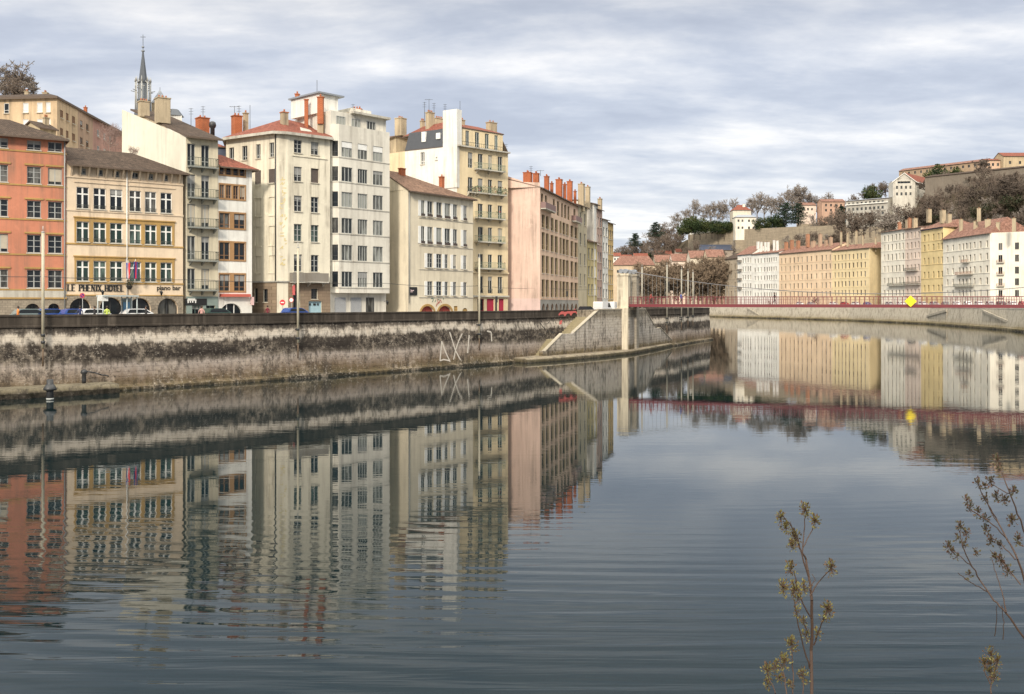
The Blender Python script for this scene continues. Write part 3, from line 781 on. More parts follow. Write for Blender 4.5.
# ---- G low cream house with brown hipped roof
gcr = stucco('warm_cream_render', (.70,.63,.49), .22)
Gb = Bld('town_house', 'low cream house with long brown tiled roof and red arched doors', 'house', [(384.5,139.0),(408,136.0),(473,147.6)], 0, gcr, 10, back=(-.79,.61))
fs, f = Gb.faces; Gb.top = f.z(408,189.5)
cx = [(421,425),(427.3,432.6),(436.3,441.8),(444.6,450.3),(453,457.3),(463.3,467)]
for r, (yt, yb) in enumerate(((201,217.5),(226.5,244.5),(252.8,268),(280.5,295.5))):
    z1, z0 = f.z(436,yt+1), f.z(436,yb)
    for k, (x0, x1) in enumerate(cx):
        if r > 1 and k == 0: continue
        if r > 1 and k > 2: x1 = x0+3.4
        Gb.win(1, f.u(x0), f.u(x1), z0, z1, 'tall' if r < 2 else 'casement', GREYW, glassmat('curtained_glass') if r < 2 else GLASS, inset=.15)
        if r < 2:
            a = MB(); Gb.band(1, z0, z0+.38, .1, flat('dark_planter',(.06,.045,.04)), f.u(x0)+.08, f.u(x1)-.08, mb=a); Gb.part('planter', a)
    a = MB()                                             # folded white shutters between the windows
    for k, (x0, x1) in enumerate(cx):
        if r > 1 and k == 0: continue
        Gb.band(1, z0, z1, .06, WHITE, f.u(x0)-.62, f.u(x0)-.04, mb=a)
    Gb.part('shutters', a)
    Gb.band(1, z0-.32, z0-.2, .07, SILL, f.u(419))
redd = flat('red_door', (.35,.05,.04))
Gb.win(1, f.u(421), f.u(434), G+.03, f.z(427,306), 'tall', redd, flat('red_door_panel',(.28,.05,.035)), inset=.3, sill=False, arch=1.0)
Gb.win(1, f.u(438.3), f.u(451.5), G+.03, f.z(445,305.8), 'tall', redd, flat('red_door_panel',(.28,.05,.035)), inset=.3, sill=False, arch=1.0)
Gb.win(1, f.u(454), f.u(457.6), G+.9, f.z(456,306), 'leaf', OCHRE, OCHRE, inset=.1, sill=False)
Gb.win(1, f.u(462.5), f.u(467.5), G+.03, f.z(465,308), 'leaf', BROWNW, OCHRE, inset=.1, sill=False, arch=.5)
zr = 27.5; zS = fs.z(386,173)
Gb.finish()
a = MB()
for h in [h for h in f.holes if h[5] == 1.0]:
    r = (h[1]-h[0])/2; c = h[0]+r; zc = h[3]-1.0
    for k in range(12):
        t0, t1 = math.pi*k/12, math.pi*(k+1)/12-.02
        P = lambda t, rr, o: f.pt(c+(r+rr)*math.cos(t), zc+(1.0+rr)*math.sin(t), o)
        a.hexa([P(t0,0,.003),P(t0,.3,.003),P(t1,.3,.003),P(t1,0,.003),P(t0,0,.07),P(t0,.3,.07),P(t1,.3,.07),P(t1,0,.07)], OCHRE)
Gb.part('arch_stones', a)
q = lambda u, d, z: f.pt(u, z, -d)
zE = Gb.top+.05; R0 = q(.2,6.0,zr); R1 = q(4.0,6.0,zr)
Gb.slabroof([[q(-.3,-.7,zE-.25), q(f.w+.25,-.7,zE-.25), R1, R0], [q(f.w+.25,-.7,zE-.25), q(f.w+.25,10.6,zE-.25), R1], [q(f.w+.25,10.6,zE-.25), q(-.3,10.6,zE-.25), R0, R1]], TILE_B, .2)
a = MB(); a.face([q(0,0,Gb.top), q(0,10,Gb.top), q(0,6.0,zr-.15)], gcr); Gb.part('gable', a)
a = MB(); a.tube(f.pt(.12,Gb.top-.2,.12), f.pt(.12,f.z(408,303),.12), .06, GREY, 6); Gb.part('downpipe', a)
a = MB(); Gb.band(1, f.z(413,295.2), f.z(413,287), .12, BLK, f.u(409.2), f.u(416.6), mb=a); sg = Gb.part('bar_sign', a)
a = MB()
for k, (x, w_, z, h_) in enumerate(((.0,.1,.0,.42),(.1,.3,.22,.09),(.3,.09,.05,.25),(.45,.25,.22,.09),(.62,.08,.1,.2),(.75,.3,.2,.12),(.1,.6,.02,.05))):
    u0 = f.u(410)+x*.62; z0 = f.z(413,292.3)+z
    a.prism([f.pt(u0,z0,.125+.001*k), f.pt(u0+w_*.62,z0,.125+.001*k), f.pt(u0+w_*.62,z0+h_,.125+.001*k), f.pt(u0,z0+h_,.125+.001*k)], (f.Nv.x*.015,f.Nv.y*.015,0), flat('pink_white_paint',(.7,.55,.55)))
link('emblem', a.mesh('emblem', Gb.O), sg)
a = MB(); rd = random.Random(8)
for (x0, y0, x1, y1, c) in ((431,298.5,433,298.3,0),(433,298.3,433.2,300.2,0),(433.2,300.2,432,302,0),(435,302,436,299.5,0),(437.5,299,439.5,300,0),(437.5,299,438,303.5,1),(438,303.5,439.8,301,1),(436.8,304.5,439.6,302.2,1),(436,306.5,437,303.5,1),(440,299.5,441.5,302.5,1),(443,298.4,443.6,299.2,0)):
    p0 = V((f.u(x0), f.z(x0,y0))); p1 = V((f.u(x1), f.z(x1,y1))); d = (p1-p0).normalized(); n = V((-d.y,d.x))*.06; u_ += 1
    a.prism([f.pt(v.x,v.y,.002+.0004*u_) for v in (p0-n,p1-n,p1+n,p0+n)], (f.Nv.x*.008,f.Nv.y*.008,0), [flat('green_grey_paint',(.10,.18,.14)), flat('dull_red_paint',(.40,.10,.08))][c])
Gb.part('wall_painting', a)
Gb.chimney(398.5,405.5,168,179,142, BRICKRED, 0, deep=1.2); Gb.chimney(439,446.5,176.5,184,151, BRICKRED, 2, deep=.9)

# ---- beige block behind G and H
K = Bld('town_house', 'plain beige building with a tall chimney wall behind the brown tiled roof', 'house', [(389,167.0),(396.5,164.5),(420,170)], 0, BEIGEST, 9, back=(-.5,.86))
K.top = K.faces[0].z(392,138); K.finish()
K.slabroof([[V((p.x,p.y,K.top+.1+k)) for p, k in ((K.faces[0].P0+V((-.3,-.2)),0),(K.faces[0].P1+V((-.1,-.4)),0),(K.faces[1].P1+V((.3,-.4)),0),(K.closing[1],1.2),(K.closing[2],1.2))]], TILE_B, .2)
K.chimney(394.8,406.5,117.5,132,167.5, BEIGEST, 3, deep=1.0)

# ---- H tall mansard house
hy = stucco('cream_yellow_stucco', (.70,.58,.38), .22)
H = Bld('town_house', 'tall cream house with grey slate mansard, flowered balconies and a white chimney wall', 'house', [(405,155.6),(457,150.0),(508,157.6)], 0, hy, 15, back=(-.75,.66))
fs, f = H.faces; H.top = f.z(457,145.5)
fc = [(468,472.8),(478,483),(488,492.3),(497.8,502.5)]
for r, (yt, yb) in enumerate(((152,167.5),(177,191.5),(202.5,216.5),(226,240.5),(253.5,267.5),(276,293))):
    z1, z0 = f.z(468,yt), f.z(468,yb)
    for x0, x1 in fc: H.win(1, f.u(x0), f.u(x1), z0, z1, 'tall', GREYW, sill=False, inset=.2)
    if r < 5: H.balcony(1, f.u(474.5 if r else 474), f.u(502 if r != 1 else 503.5), z0-.05, .9, .95, railm=flat('pale_green_railing',(.22,.27,.20)), plants=(0,260,40,30,20)[r])
    if r == 1: H.balcony(1, f.u(467), f.u(474), z0-.05, .6, .8, plants=30)
    if r == 5:
        for x0, x1 in fc:
            a = MB()
            for k in range(7):
                uu = f.u(x0)+.05+(f.u(x1)-f.u(x0)-.1)*k/6; a.tube(f.pt(uu,z0,.05), f.pt(uu,z0+.7,.05), .018, IRON, 4)
            a.tube(f.pt(f.u(x0),z0+.7,.05), f.pt(f.u(x1),z0+.7,.05), .03, IRON, 4)
            H.part('window_guard', a)
H.band(1, f.z(480,273.3), f.z(480,271.8), .22, hy); H.band(1, f.z(480,297), f.z(480,295.4), .3, CONC, name='cornice')
pk = flat('crimson_shop_door', (.33,.02,.05))
for x0, x1 in ((477.5,484),(486.8,494),(498.8,504)): H.win(1, f.u(x0), f.u(x1), G+.05, f.z(490,298.8), 'leaf', pk, pk if x0 > 480 else GLASS, inset=.2, sill=False)
H.win(1, f.u(495.2), f.u(497.6), G+.05, f.z(490,298.8), 'leaf', dgr, GLASS, inset=.2, sill=False)
hs = [(420.5,424.5,152.5,164.5),(435.6,437.4,157,160)]
for x0, x1, yt, yb in hs: H.win(0, fs.u(x0), fs.u(x1), fs.z(x0,yb), fs.z(x0,yt), 'tall', WHITE)
H.finish(mats={0: wht})
H.band(1, H.top-.12, H.top+.1, .55, CONC, name='cornice')
zt = f.z(457,126.5); q = lambda u, d, z: f.pt(u, z, -d); w_, l_ = f.w, fs.w
H.slabroof([[fs.pt(0,H.top+.1,.03), fs.pt(l_-.05,H.top+.1,.03), fs.pt(l_-.4,zt,-.5), fs.pt(.5,zt,-.5)],
            [q(w_,-.1,H.top+.1), q(w_,14.6,H.top+.1), q(w_-.9,13.6,zt), q(w_-.9,.9,zt)], [q(w_,14.6,H.top+.1), fs.pt(0,H.top+.1,.03), fs.pt(.5,zt,-.5), q(w_-.9,13.6,zt)]], flat('grey_slate',(.06,.065,.075),.55,var=.25), .12, 'mansard')
H.roof = None
# front mansard storey in cream with four windows
mf = Face(f.P0+f.U*.35-f.Nv*.5, f.P1-f.U*.7-f.Nv*.5, G); H.faces.append(mf)
for x0, x1 in ((465.5,469.3),(475,479.3),(485,489),(494.5,498)): H.win(2, mf.u(x0), mf.u(x1), mf.z(470,147.5), mf.z(470,131), 'tall', GREYW, GREENGL, inset=.15, sill=False)
a = MB(); wall_face(a, mf, 0, mf.w, H.top+.1, zt, mf.holes, hy); H.part('mansard_front', a)
a = MB(); q2 = lambda o: [mf.pt(0,H.top+.1,o)]
for uu in [mf.w*k/22 for k in range(23)]: a.tube(mf.pt(uu,H.top+.1,.35), mf.pt(uu,H.top+.85,.35), .02, IRON, 4)
a.tube(mf.pt(0,H.top+.85,.35), mf.pt(mf.w,H.top+.85,.35), .03, IRON, 4); H.part('railing', a)
H.slabroof([[q(.0,.4,zt+.15), q(w_-.5,.4,zt+.15), q(w_-2.2,5,zt+1.7), q(2,5,zt+1.7)], [q(w_-.5,.4,zt+.15), q(w_-.5,14,zt+.15), q(w_-2.2,11,zt+1.7), q(w_-2.2,5,zt+1.7)], [q(w_-.5,14,zt+.15), q(.0,14,zt+.15), q(2,11,zt+1.7), q(w_-2.2,11,zt+1.7)], [q(.0,14,zt+.15), q(.0,.4,zt+.15), q(2,5,zt+1.7), q(2,11,zt+1.7)], [q(2,5,zt+1.7), q(w_-2.2,5,zt+1.7), q(w_-2.2,11,zt+1.7), q(2,11,zt+1.7)]], TILE_R, .15)
for x0, x1, yt, yb in ((421.5,425,132,142),(436.5,439,133,139)):       # skylights in the slate side
    a = MB(); u_0 = fs.u((x0+x1)/2); boxf(a, fs, u_0-.4, u_0+.4, .05, 1.2, fs.z(x0,yb), fs.z(x0,yt), WHITE); dm = H.part('dormer', a)
# big white chimney wall standing at the corner, and other stacks
cw = MB(); d0 = fs.u(443.5); boxf(cw, fs, d0, l_+.12, -.15, 1.1, fs.z(450,188), fs.z(450,110), wht); H.part('chimney_wall', cw)
H.chimney(425.5,434.5,112,155,156.8, BEIGEST, 3, deep=.9); H.chimney(420,425,120.5,130,160, BEIGEST, 2, deep=.8); H.chimney(433.5,444.5,118,128,163, BEIGEST, 4, deep=.9)
H.chimney(457.5,465,119.5,126,156, BEIGEST, 2, deep=.9); H.chimney(486,497,122,131,160, BEIGEST, 2, deep=.9)
for x, yt, yb, k in ((424.5,102,121,1),(429,99,112,0),(434,103,112,1),(445,104,112,1),(460,101,122,2),(506,144,152,1)): H.antenna(x, yt, yb, 157, k)

# ---- I pink house
pnk = stucco('pink_stucco', (.66,.49,.41), .35); pnf = stucco('peach_stucco', (.72,.52,.38), .2); kh = flat('khaki_blind', (.38,.30,.17))
I = Bld('town_house', 'pink house with plain side wall, orange chimneys and tall khaki windows', 'house', [(505.5,160.2),(540,158.0),(578,189.0)], 0, pnk, 11)
fs, f = I.faces; I.top = f.z(540,187)
fs.tops.append([(fs.w,I.top),(fs.w,fs.z(540,182.5)),(fs.u(523),fs.z(523,182)),(fs.u(521),fs.z(521,180.5)),(0,fs.z(506,175.5)),(0,I.top)][::-1])
px_ = [(541.8,544.3),(546,548.3),(550.8,553),(555,557.2),(559.6,561.2),(562.6,564.9),(566.2,568.2),(570.6,572.9),(574.6,577)]
for r, (yt, yb) in enumerate(((214,227.5),(231.8,249.5),(255,273),(279.2,297))):
    z1, z0 = f.z(542,yt), f.z(542,yb)
    for x0, x1 in px_: I.win(1, f.u(x0), f.u(x1), z0, z1, 'leaf', kh, GLASS, inset=.2, sill=True)
    a = MB()
    for x0, x1 in px_: I.band(1, z0+.1, z1, .04, kh, f.u(x1)-.04, f.u(x1)+.5, mb=a)
    I.part('shutters', a)
z1, z0 = f.z(542,193.5), f.z(542,209)
for x0, x1 in ((541,543.3),(545,547),(553,555),(557,559.3),(561.3,563),(564.3,566.3),(567.6,569.5),(573.5,575.5)): I.win(1, f.u(x0), f.u(x1), z0, z1, 'leaf', kh, GLASS, inset=.2, sill=False)
for x0, x1 in ((540.6,551),(571.5,577.6)): I.balcony(1, f.u(x0), f.u(x1), f.z(542,208.5), .9, 1.0, solid=flat('mauve_balcony',(.22,.14,.13)), brackets=False)
I.band(1, f.z(542,299.6), f.z(542,298.2), .12, pnf)
for k in range(9):
    x0, x1 = px_[k]; I.win(1, f.u(x0)-.1, f.u(x1)+.2, G+.05, f.z(542,303.5), 'leaf', GREYW, GLASS, inset=.25, sill=False, arch=True)
I.finish(mats={1: pnf})
facing(I, 1, f.z(542,299.8), stucco('grey_base',(.38,.36,.32),.4))
I.gableroof(1, I.top, fs.z(520,177.5), 6, TILE_R, D=11, over=.5, oL=0)
for x0, x1, yt, yb, Y in ((523,532.5,172,183,161.5),(532.8,539.5,173,184,159.7),(544,549.4,176,188,164),(550,553.5,183,189,168),(555.5,562.7,179,190,171.5),(563,566.5,184,193,174),(566.8,572.8,181,194,179),(573.5,576.5,191,199,184)):
    I.chimney(x0,x1,yt,yb+14,Y+5, BRICKRED, 3)
I.antenna(531,166,173,162,1); I.antenna(540.5,170,176,160,0)
for z in (252,268,): pass
a = MB()
for yy in (300.5,): I.band(0, fs.z(520,311)+.0, fs.z(520,298.5), .03, stucco('pale_pink_base',(.66,.50,.46),.2), mb=a)
I.part('painted_base', a)

# ---- J..N slivers further along
def sliver(name, label, pts, ytop, pxr, mat, cols, rows, side=None, roofm=TILE_B, depth=11, fm=GREYW, roofover=.5, rise=1.6):
    b = Bld(name, label, 'house', pts, 0, mat, depth)
    f = b.faces[-1]; fi = len(b.faces)-1; b.top = f.z(pxr, ytop)
    for yt, yb in rows:
        z1, z0 = f.z(pxr,yt), f.z(pxr,yb)
        for k in range(cols):
            c = f.w*(k+.5)/cols; b.win(fi, c-.55, c+.55, z0, z1, 'tall', fm, inset=.2)
    b.finish(mats=side)
    b.gableroof(fi, b.top, b.top+rise, 5, roofm, D=depth, over=roofover)
    return b
rws = lambda y0, dy, n, h: [(y0+i*dy, y0+i*dy+h) for i in range(n)]
J = sliver('town_house', 'narrow pale cream house with tall stone chimneys next to the pink house', [(578.2,189.2),(587,196.0)], 205, 580, stucco('stone_cream',(.50,.44,.31),.3), 2, rws(212,20.5,4,12), depth=12)
J.chimney(577.8,585,183.5,208,191.5, BEIGEST, 3, deep=1.3); J.chimney(585,590.5,186.5,206,197.5, BEIGEST, 2, deep=1.3)
Kk = sliver('town_house', 'yellowish house with white attic wall beyond the narrow cream house', [(585,197.0),(587.4,196.6),(597,202.5)], 241, 590, stucco('dull_yellow_stucco',(.50,.42,.22),.3), 3, rws(248,18,3,11), depth=10)
wt = Bld('town_house', 'blank white upper wall with small dark cornice above the yellowish house', 'house', [(586,203.5),(594,200.5),(598,204)], 0, wht, 9)
wt.top = wt.faces[0].z(590,204); wt.finish(); wt.gableroof(1, wt.top, wt.top+1.0, 4, TILE_B, D=9, over=.5)
Lm = sliver('town_house', 'rosy grey house with a brick chimney beyond the blank white wall', [(597,202.8),(602,206.5)], 209, 598, stucco('rosy_grey_stucco',(.42,.30,.25),.3), 2, rws(217,17.5,5,10), depth=10)
Lm.chimney(597.5,602.4,198.5,222,209, BEIGEST, 2, deep=1.4)
Mm = sliver('town_house', 'white house with sloping gable third from the far end of the row', [(599.5,210.8),(602.5,207.0),(608,211.0)], 219, 604, wht, 2, rws(227,15.5,5,9), depth=9)
Nn = sliver('town_house', 'ochre yellow house at the far end of the left bank row', [(608,211.1),(613.3,215.5)], 222.5, 609, stucco('ochre_stucco',(.56,.40,.18),.25), 3, rws(230,15,5,9), depth=10)

# ---- O ochre and pink terrace on the hill behind A and B
och = stucco('ochre_terrace', (.56,.42,.27), .45); pkt = stucco('rose_terrace', (.46,.27,.22), .5)
O = Bld('terrace_block', 'long ochre and rose terrace block standing on the slope behind the hotel', 'apartment block', [(-40,166.0),(57,164.0),(78,173.5),(93,182.0),(122,199.0)], 0, och, 12, back=(-.6,.8), base=12)
f0 = O.faces[0]; O.top = f0.z(57,97)
gl_ = flat('white_shutter',(.62,.62,.62))
for x0, x1 in ((-30,-25),(-12,-7),(4,9),(23,28.5),(37,42.5),(46,50.5)):
    for yt, yb in ((102.5,112.5),(119,130)): O.win(0, f0.u(x0), f0.u(x1), f0.z(40,yb), f0.z(40,yt), 'leaf', WHITE, gl_ if x0 != 4 else GLASS, inset=.1)
for i, xs_ in ((1,((60,63),(66,68.5),(72,75))),(2,((80,82.5),(86,88.5))),(3,((97,99.3),(103.5,105.5),(109,111)))):
    ff_ = O.faces[i]
    for x0, x1 in xs_:
        for yt in (108,126): O.win(i, ff_.u(x0), ff_.u(x1), f0.z(57,yt+8), f0.z(57,yt), 'shut' if i == 1 else 'tall', BROWNW if i < 3 else WHITE, inset=.1)
O.finish(mats={3: pkt, 1: och, 2: stucco('tan_terrace',(.44,.31,.22),.5)})
pts = [f_.P0 for f_ in O.faces]+[O.faces[-1].P1]
P = lambda p, d, z: V((p.x+d.x, p.y+d.y, z)); bk = V((-.6,.8))
O.slabroof([[P(pts[0],V((-.3,-.6)),O.top+.1), P(pts[1],V((.3,-.6)),O.top+.1), P(pts[1],bk*6,O.top+1.6), P(pts[0],bk*6,O.top+1.6)],
            [P(pts[0],bk*6,O.top+1.6), P(pts[1],bk*6,O.top+1.6), P(pts[1],bk*12,O.top), P(pts[0],bk*12,O.top)],
            [P(pts[1],V((.3,-.6)),O.top+.1), P(pts[4],V((.6,-.4)),O.top+.1), P(pts[4],bk*6,O.top+1.6), P(pts[1],bk*6,O.top+1.6)],
            [P(pts[1],bk*6,O.top+1.6), P(pts[4],bk*6,O.top+1.6), P(pts[4],bk*12,O.top), P(pts[1],bk*12,O.top)]], TILE_D, .4)
O.chimney(25,29,91,98,172, BEIGEST, 2, deep=1); O.chimney(43,48,92,98,172, BEIGEST, 3, deep=1); O.chimney(84,87,107,112,186, BRICKRED, 1, deep=1)
# small chimney house between A and O
Q = Bld('chimney_house', 'small grey stucco roof house with old chimney behind the salmon house', 'house', [(40,128.0),(56,130.0)], 0, BEIGEST, 4)
Q.top = Q.faces[0].z(48,128); Q.finish(); Q.gableroof(0, Q.top, Q.top+1, 2, TILE_D, D=4, over=.3)
Q.chimney(43,49,117,127,130, BEIGEST, 2, deep=.9)

# ---- church spire
def spire():
    Y = 205.0; k = Y/F; c = W(143,125,Y); X0 = c.x
    zc = lambda y: CH-(y-HY)*k
    t = thing('church_spire', (X0, Y, G), 'slender grey slate church spire with pinnacles and a cross', 'church')
    tw = MB(); lead = flat('lead_grey',(.20,.22,.24),.5); pale = flat('pale_spire_stone',(.36,.36,.34)); dk = flat('spire_slate',(.075,.085,.10),.5)
    tw.box((X0,Y,G), 5.4, 5.4, zc(118)-G, BEIGEST, R(20)); tw.build('tower', t)
    def cone(m, z0, z1, r0, r1, mat, n=8):
        m.tube((X0,Y,z0), (X0,Y,z1), r0, mat, n, r1, smooth=False)
    a = MB(); cone(a, zc(118), zc(100), 2.0, 1.5, dk); cone(a, zc(100), zc(83), .95, .85, lead); cone(a, zc(83), zc(52.5), .98, .18, dk); a.build('spire', t)
    b = MB()
    for i in range(8):
        th = math.pi*2*i/8+.2; x, y = X0+1.55*math.cos(th), Y+1.55*math.sin(th)
        b.tube((x,y,zc(116)), (x,y,zc(82)), .16, pale, 5, .12); b.tube((x,y,zc(82)), (x,y,zc(77)), .22, pale, 5, .02)
        b.tube((x,y,zc(92)), (x+.9*math.cos(th),y+.9*math.sin(th),zc(91)), .09, lead, 4)
        b.tube((x,y,zc(84)), (X0+.5*math.cos(th),Y+.5*math.sin(th),zc(80)), .1, pale, 4)
        x2, y2 = X0+1.55*math.cos(th+math.pi/8), Y+1.55*math.sin(th+math.pi/8)
        b.tube((x,y,zc(87)), (x2,y2,zc(87)), .1, pale, 4)
    b.build('pinnacles', t)
    c_ = MB(); c_.tube((X0,Y,zc(54)), (X0,Y,zc(41)), .07, dk, 5)
    c_.lathe((X0,Y,zc(51)), [(.1,-.3),(.42,0),(.1,.3)], lead, 8); c_.lathe((X0,Y,zc(47)), [(.08,-.25),(.34,0),(.08,.25)], lead, 8)
    c_.tube((X0-.55,Y,zc(37)), (X0+.55,Y,zc(37)), .06, dk, 4); c_.tube((X0,Y,zc(42)), (X0,Y,zc(34.5)), .06, dk, 4); c_.build('cross', t)
    # turret roof and nave gable just right of the tower
    n = MB(); p = W(160,100,Y+4); n.tube((p.x,p.y,zc(100)), (p.x,p.y,zc(86)), 1.9, ZINC, 6, .1, smooth=False); n.tube((p.x,p.y,zc(86)), (p.x,p.y,zc(83)), .05, dk, 4)
    n.tube((p.x,p.y,G), (p.x,p.y,zc(100)), 1.75, BEIGEST, 6, smooth=False); n.build('stair_turret', t)
    m = MB(); p = W(174,112,Y+6); m.box((p.x,p.y,G), 3.2, 3.2, zc(111)-G, wht, R(20)); m.tube((p.x,p.y,zc(111)), (p.x,p.y,zc(104)), 2.2, dk, 6, 1.0, smooth=False); m.build('apse', t)
spire()
# =================================================================== GROUND, RIVER, QUAYS
Q = [V(p) for p in ((-75,58),(-55,72.5),(-42.6,82.7),(-36.5,88.3),(-26.5,98.2),(-15.9,110.2),(-1.6,127.0),(2.0,134.0),(14.6,156.2),(21.4,167),(30.5,181),(36.2,195),(43.0,209.5),(43.5,222),(36,250),(18,300),(-20,380),(-80,470))]
RB = [V(p) for p in ((60,-60),(92,60),(106,125),(122,200),(141,262),(146.5,284),(159,365),(154.6,439),(138,495),(114,569),(60,660),(-20,740),(-140,820))]
def offs(P, d):
    """offset a polyline to its left by d"""
    out = []
    for i, p in enumerate(P):
        a = P[max(i-1,0)]; b = P[min(i+1,len(P)-1)]; t = (b-a).normalized(); out.append(p + V((-t.y,t.x))*d)
    return out
def sheet(name, Lp, Rp, z, mat, label=None, kind='structure', z2=None):
    a = MB()
    for i in range(len(Lp)-1):
        a.face([(Rp[i].x,Rp[i].y,z), (Rp[i+1].x,Rp[i+1].y,z), (Lp[i+1].x,Lp[i+1].y,z if z2 is None else z2), (Lp[i].x,Lp[i].y,z if z2 is None else z2)], mat)
    return tag(a.build(name), kind=kind)
ASPH = flat('asphalt', (.055,.055,.055), .9); PAVE = flat('pavement_stone', (.24,.22,.19), .9, var=.25)
def landpoly(name, pts, z, mat):
    a = MB(); a.face([(p[0],p[1],z) for p in pts], mat); return tag(a.build(name), kind='structure')
LAND = flat('town_ground', (.16,.15,.13), .95)
landpoly('ground', [tuple(p) for p in offs(Q,.5)] + [(-2600,900),(-2600,-400),(-75,-400),(-75,50)], G, LAND)
sheet('road', offs(Q,14), offs(Q,4.5), G+.008, ASPH)
a = MB(); A1, B1 = offs(Q,4.4), offs(Q,.5)
for i in range(len(Q)-1):
    P = [(B1[i],),(B1[i+1],),(A1[i+1],),(A1[i],)]; b_ = [V((p[0].x,p[0].y,G+.004)) for p in P]; a.hexa(b_+[q+V((0,0,.13)) for q in b_], PAVE)
tag(a.build('quay_pavement'), kind='structure')
a = MB(); A1, B1 = offs(Q,18.5), offs(Q,14.1)
for i in range(len(Q)-6):
    P = [B1[i],B1[i+1],A1[i+1],A1[i]]; b_ = [V((p.x,p.y,G+.004)) for p in P]; a.hexa(b_+[q+V((0,0,.13)) for q in b_], PAVE)
tag(a.build('house_pavement'), kind='structure')
a = MB(); mid = offs(Q,9.2); WL = flat('road_paint',(.7,.7,.68))
for i in range(len(Q)-1):
    d = mid[i+1]-mid[i]; n = max(1,int(d.length/6)); t = d.normalized(); nn = V((-t.y,t.x))*.07
    for k in range(n):
        p = mid[i]+d*(k/n); q = p+t*3
        a.face([(v.x,v.y,G+.012) for v in (p-nn,q-nn,q+nn,p+nn)], WL)
tag(a.build('road_markings'), kind='structure')
# far ground behind everything and on the right bank
RG = 6.3
landpoly('far_bank_ground', [tuple(p) for p in reversed(offs(RB,-.4))] + [(60,-400),(2600,-400),(3000,3000),(-3000,3000),(-3000,900)], RG, LAND)
sheet('far_bank_road', offs(RB,-4), offs(RB,-12), RG+.008, ASPH)
landpoly('near_quay_ground', [(-75,-400),(-75,-60),(-40,3.7),(60,3.7),(60,-400)], 6.35, PAVE)

# water
def water():
    m, nt, b = _base('river_water'); g = geo(nt)
    b.inputs['Base Color'].default_value = (.003,.010,.012,1); b.inputs['Roughness'].default_value = .015
    b.inputs['IOR'].default_value = 1.333
    cam = N(nt, 'ShaderNodeSeparateXYZ'); L(nt, g, cam.inputs[0])
    big = noise(nt, g, .045, 3, .5)
    n1 = noise(nt, g, 1.0, 2, .5, (.14,1.25,1), .4)      # swell with crests across the view
    n2 = noise(nt, g, 1.0, 2, .5, (.95,2.7,1), .5)       # small ripples
    n3 = noise(nt, g, .22, 2, .5, (.25,1,1))
    w = N(nt, 'ShaderNodeTexWave', wave_type='RINGS', rings_direction='SPHERICAL'); w.inputs['Scale'].default_value = .34
    w.inputs['Distortion'].default_value = 3.5; w.inputs['Detail'].default_value = 2; w.inputs['Detail Scale'].default_value = .35
    mp = N(nt, 'ShaderNodeMapping'); mp.inputs['Location'].default_value = (-6,-95,0); L(nt, g, mp.inputs[0]); L(nt, mp.outputs[0], w.inputs[0])
    near = N(nt, 'ShaderNodeMapRange'); near.inputs[1].default_value = 23; near.inputs[2].default_value = 40; near.inputs[3].default_value = 1; near.inputs[4].default_value = .0
    L(nt, cam.outputs[1], near.inputs[0])
    patch = ramp(nt, big, [(.38,.35),(.62,1.0)]); n4 = noise(nt, g, 1.0, 3, .55, (.13,1.75,1), .5)
    h = math_(nt, 'ADD', math_(nt, 'MULTIPLY', n1, WAV[0]), math_(nt, 'MULTIPLY', n2, WAV[1]))
    h = math_(nt, 'ADD', math_(nt, 'MULTIPLY', h, patch), math_(nt, 'MULTIPLY', n3, WAV[2]))
    wn = math_(nt, 'MULTIPLY', math_(nt, 'MULTIPLY', w.outputs['Fac'], near.outputs[0]), WAV[3])
    wn2 = math_(nt, 'MULTIPLY', math_(nt, 'MULTIPLY', n4, near.outputs[0]), WAV[4])
    h = math_(nt, 'ADD', h, math_(nt, 'ADD', wn, wn2))
    bn = N(nt, 'ShaderNodeBump'); bn.inputs['Strength'].default_value = 1; bn.inputs['Distance'].default_value = 1
    L(nt, h, bn.inputs['Height']); L(nt, bn.outputs[0], b.inputs['Normal'])
    a = MB(); a.face([(-900,-300,0),(900,-300,0),(900,1400,0),(-900,1400,0)], m)
    tag(a.build('river_water'), kind='structure')
WAV = (.0029, .0021, .003, .004, .0125)
water()

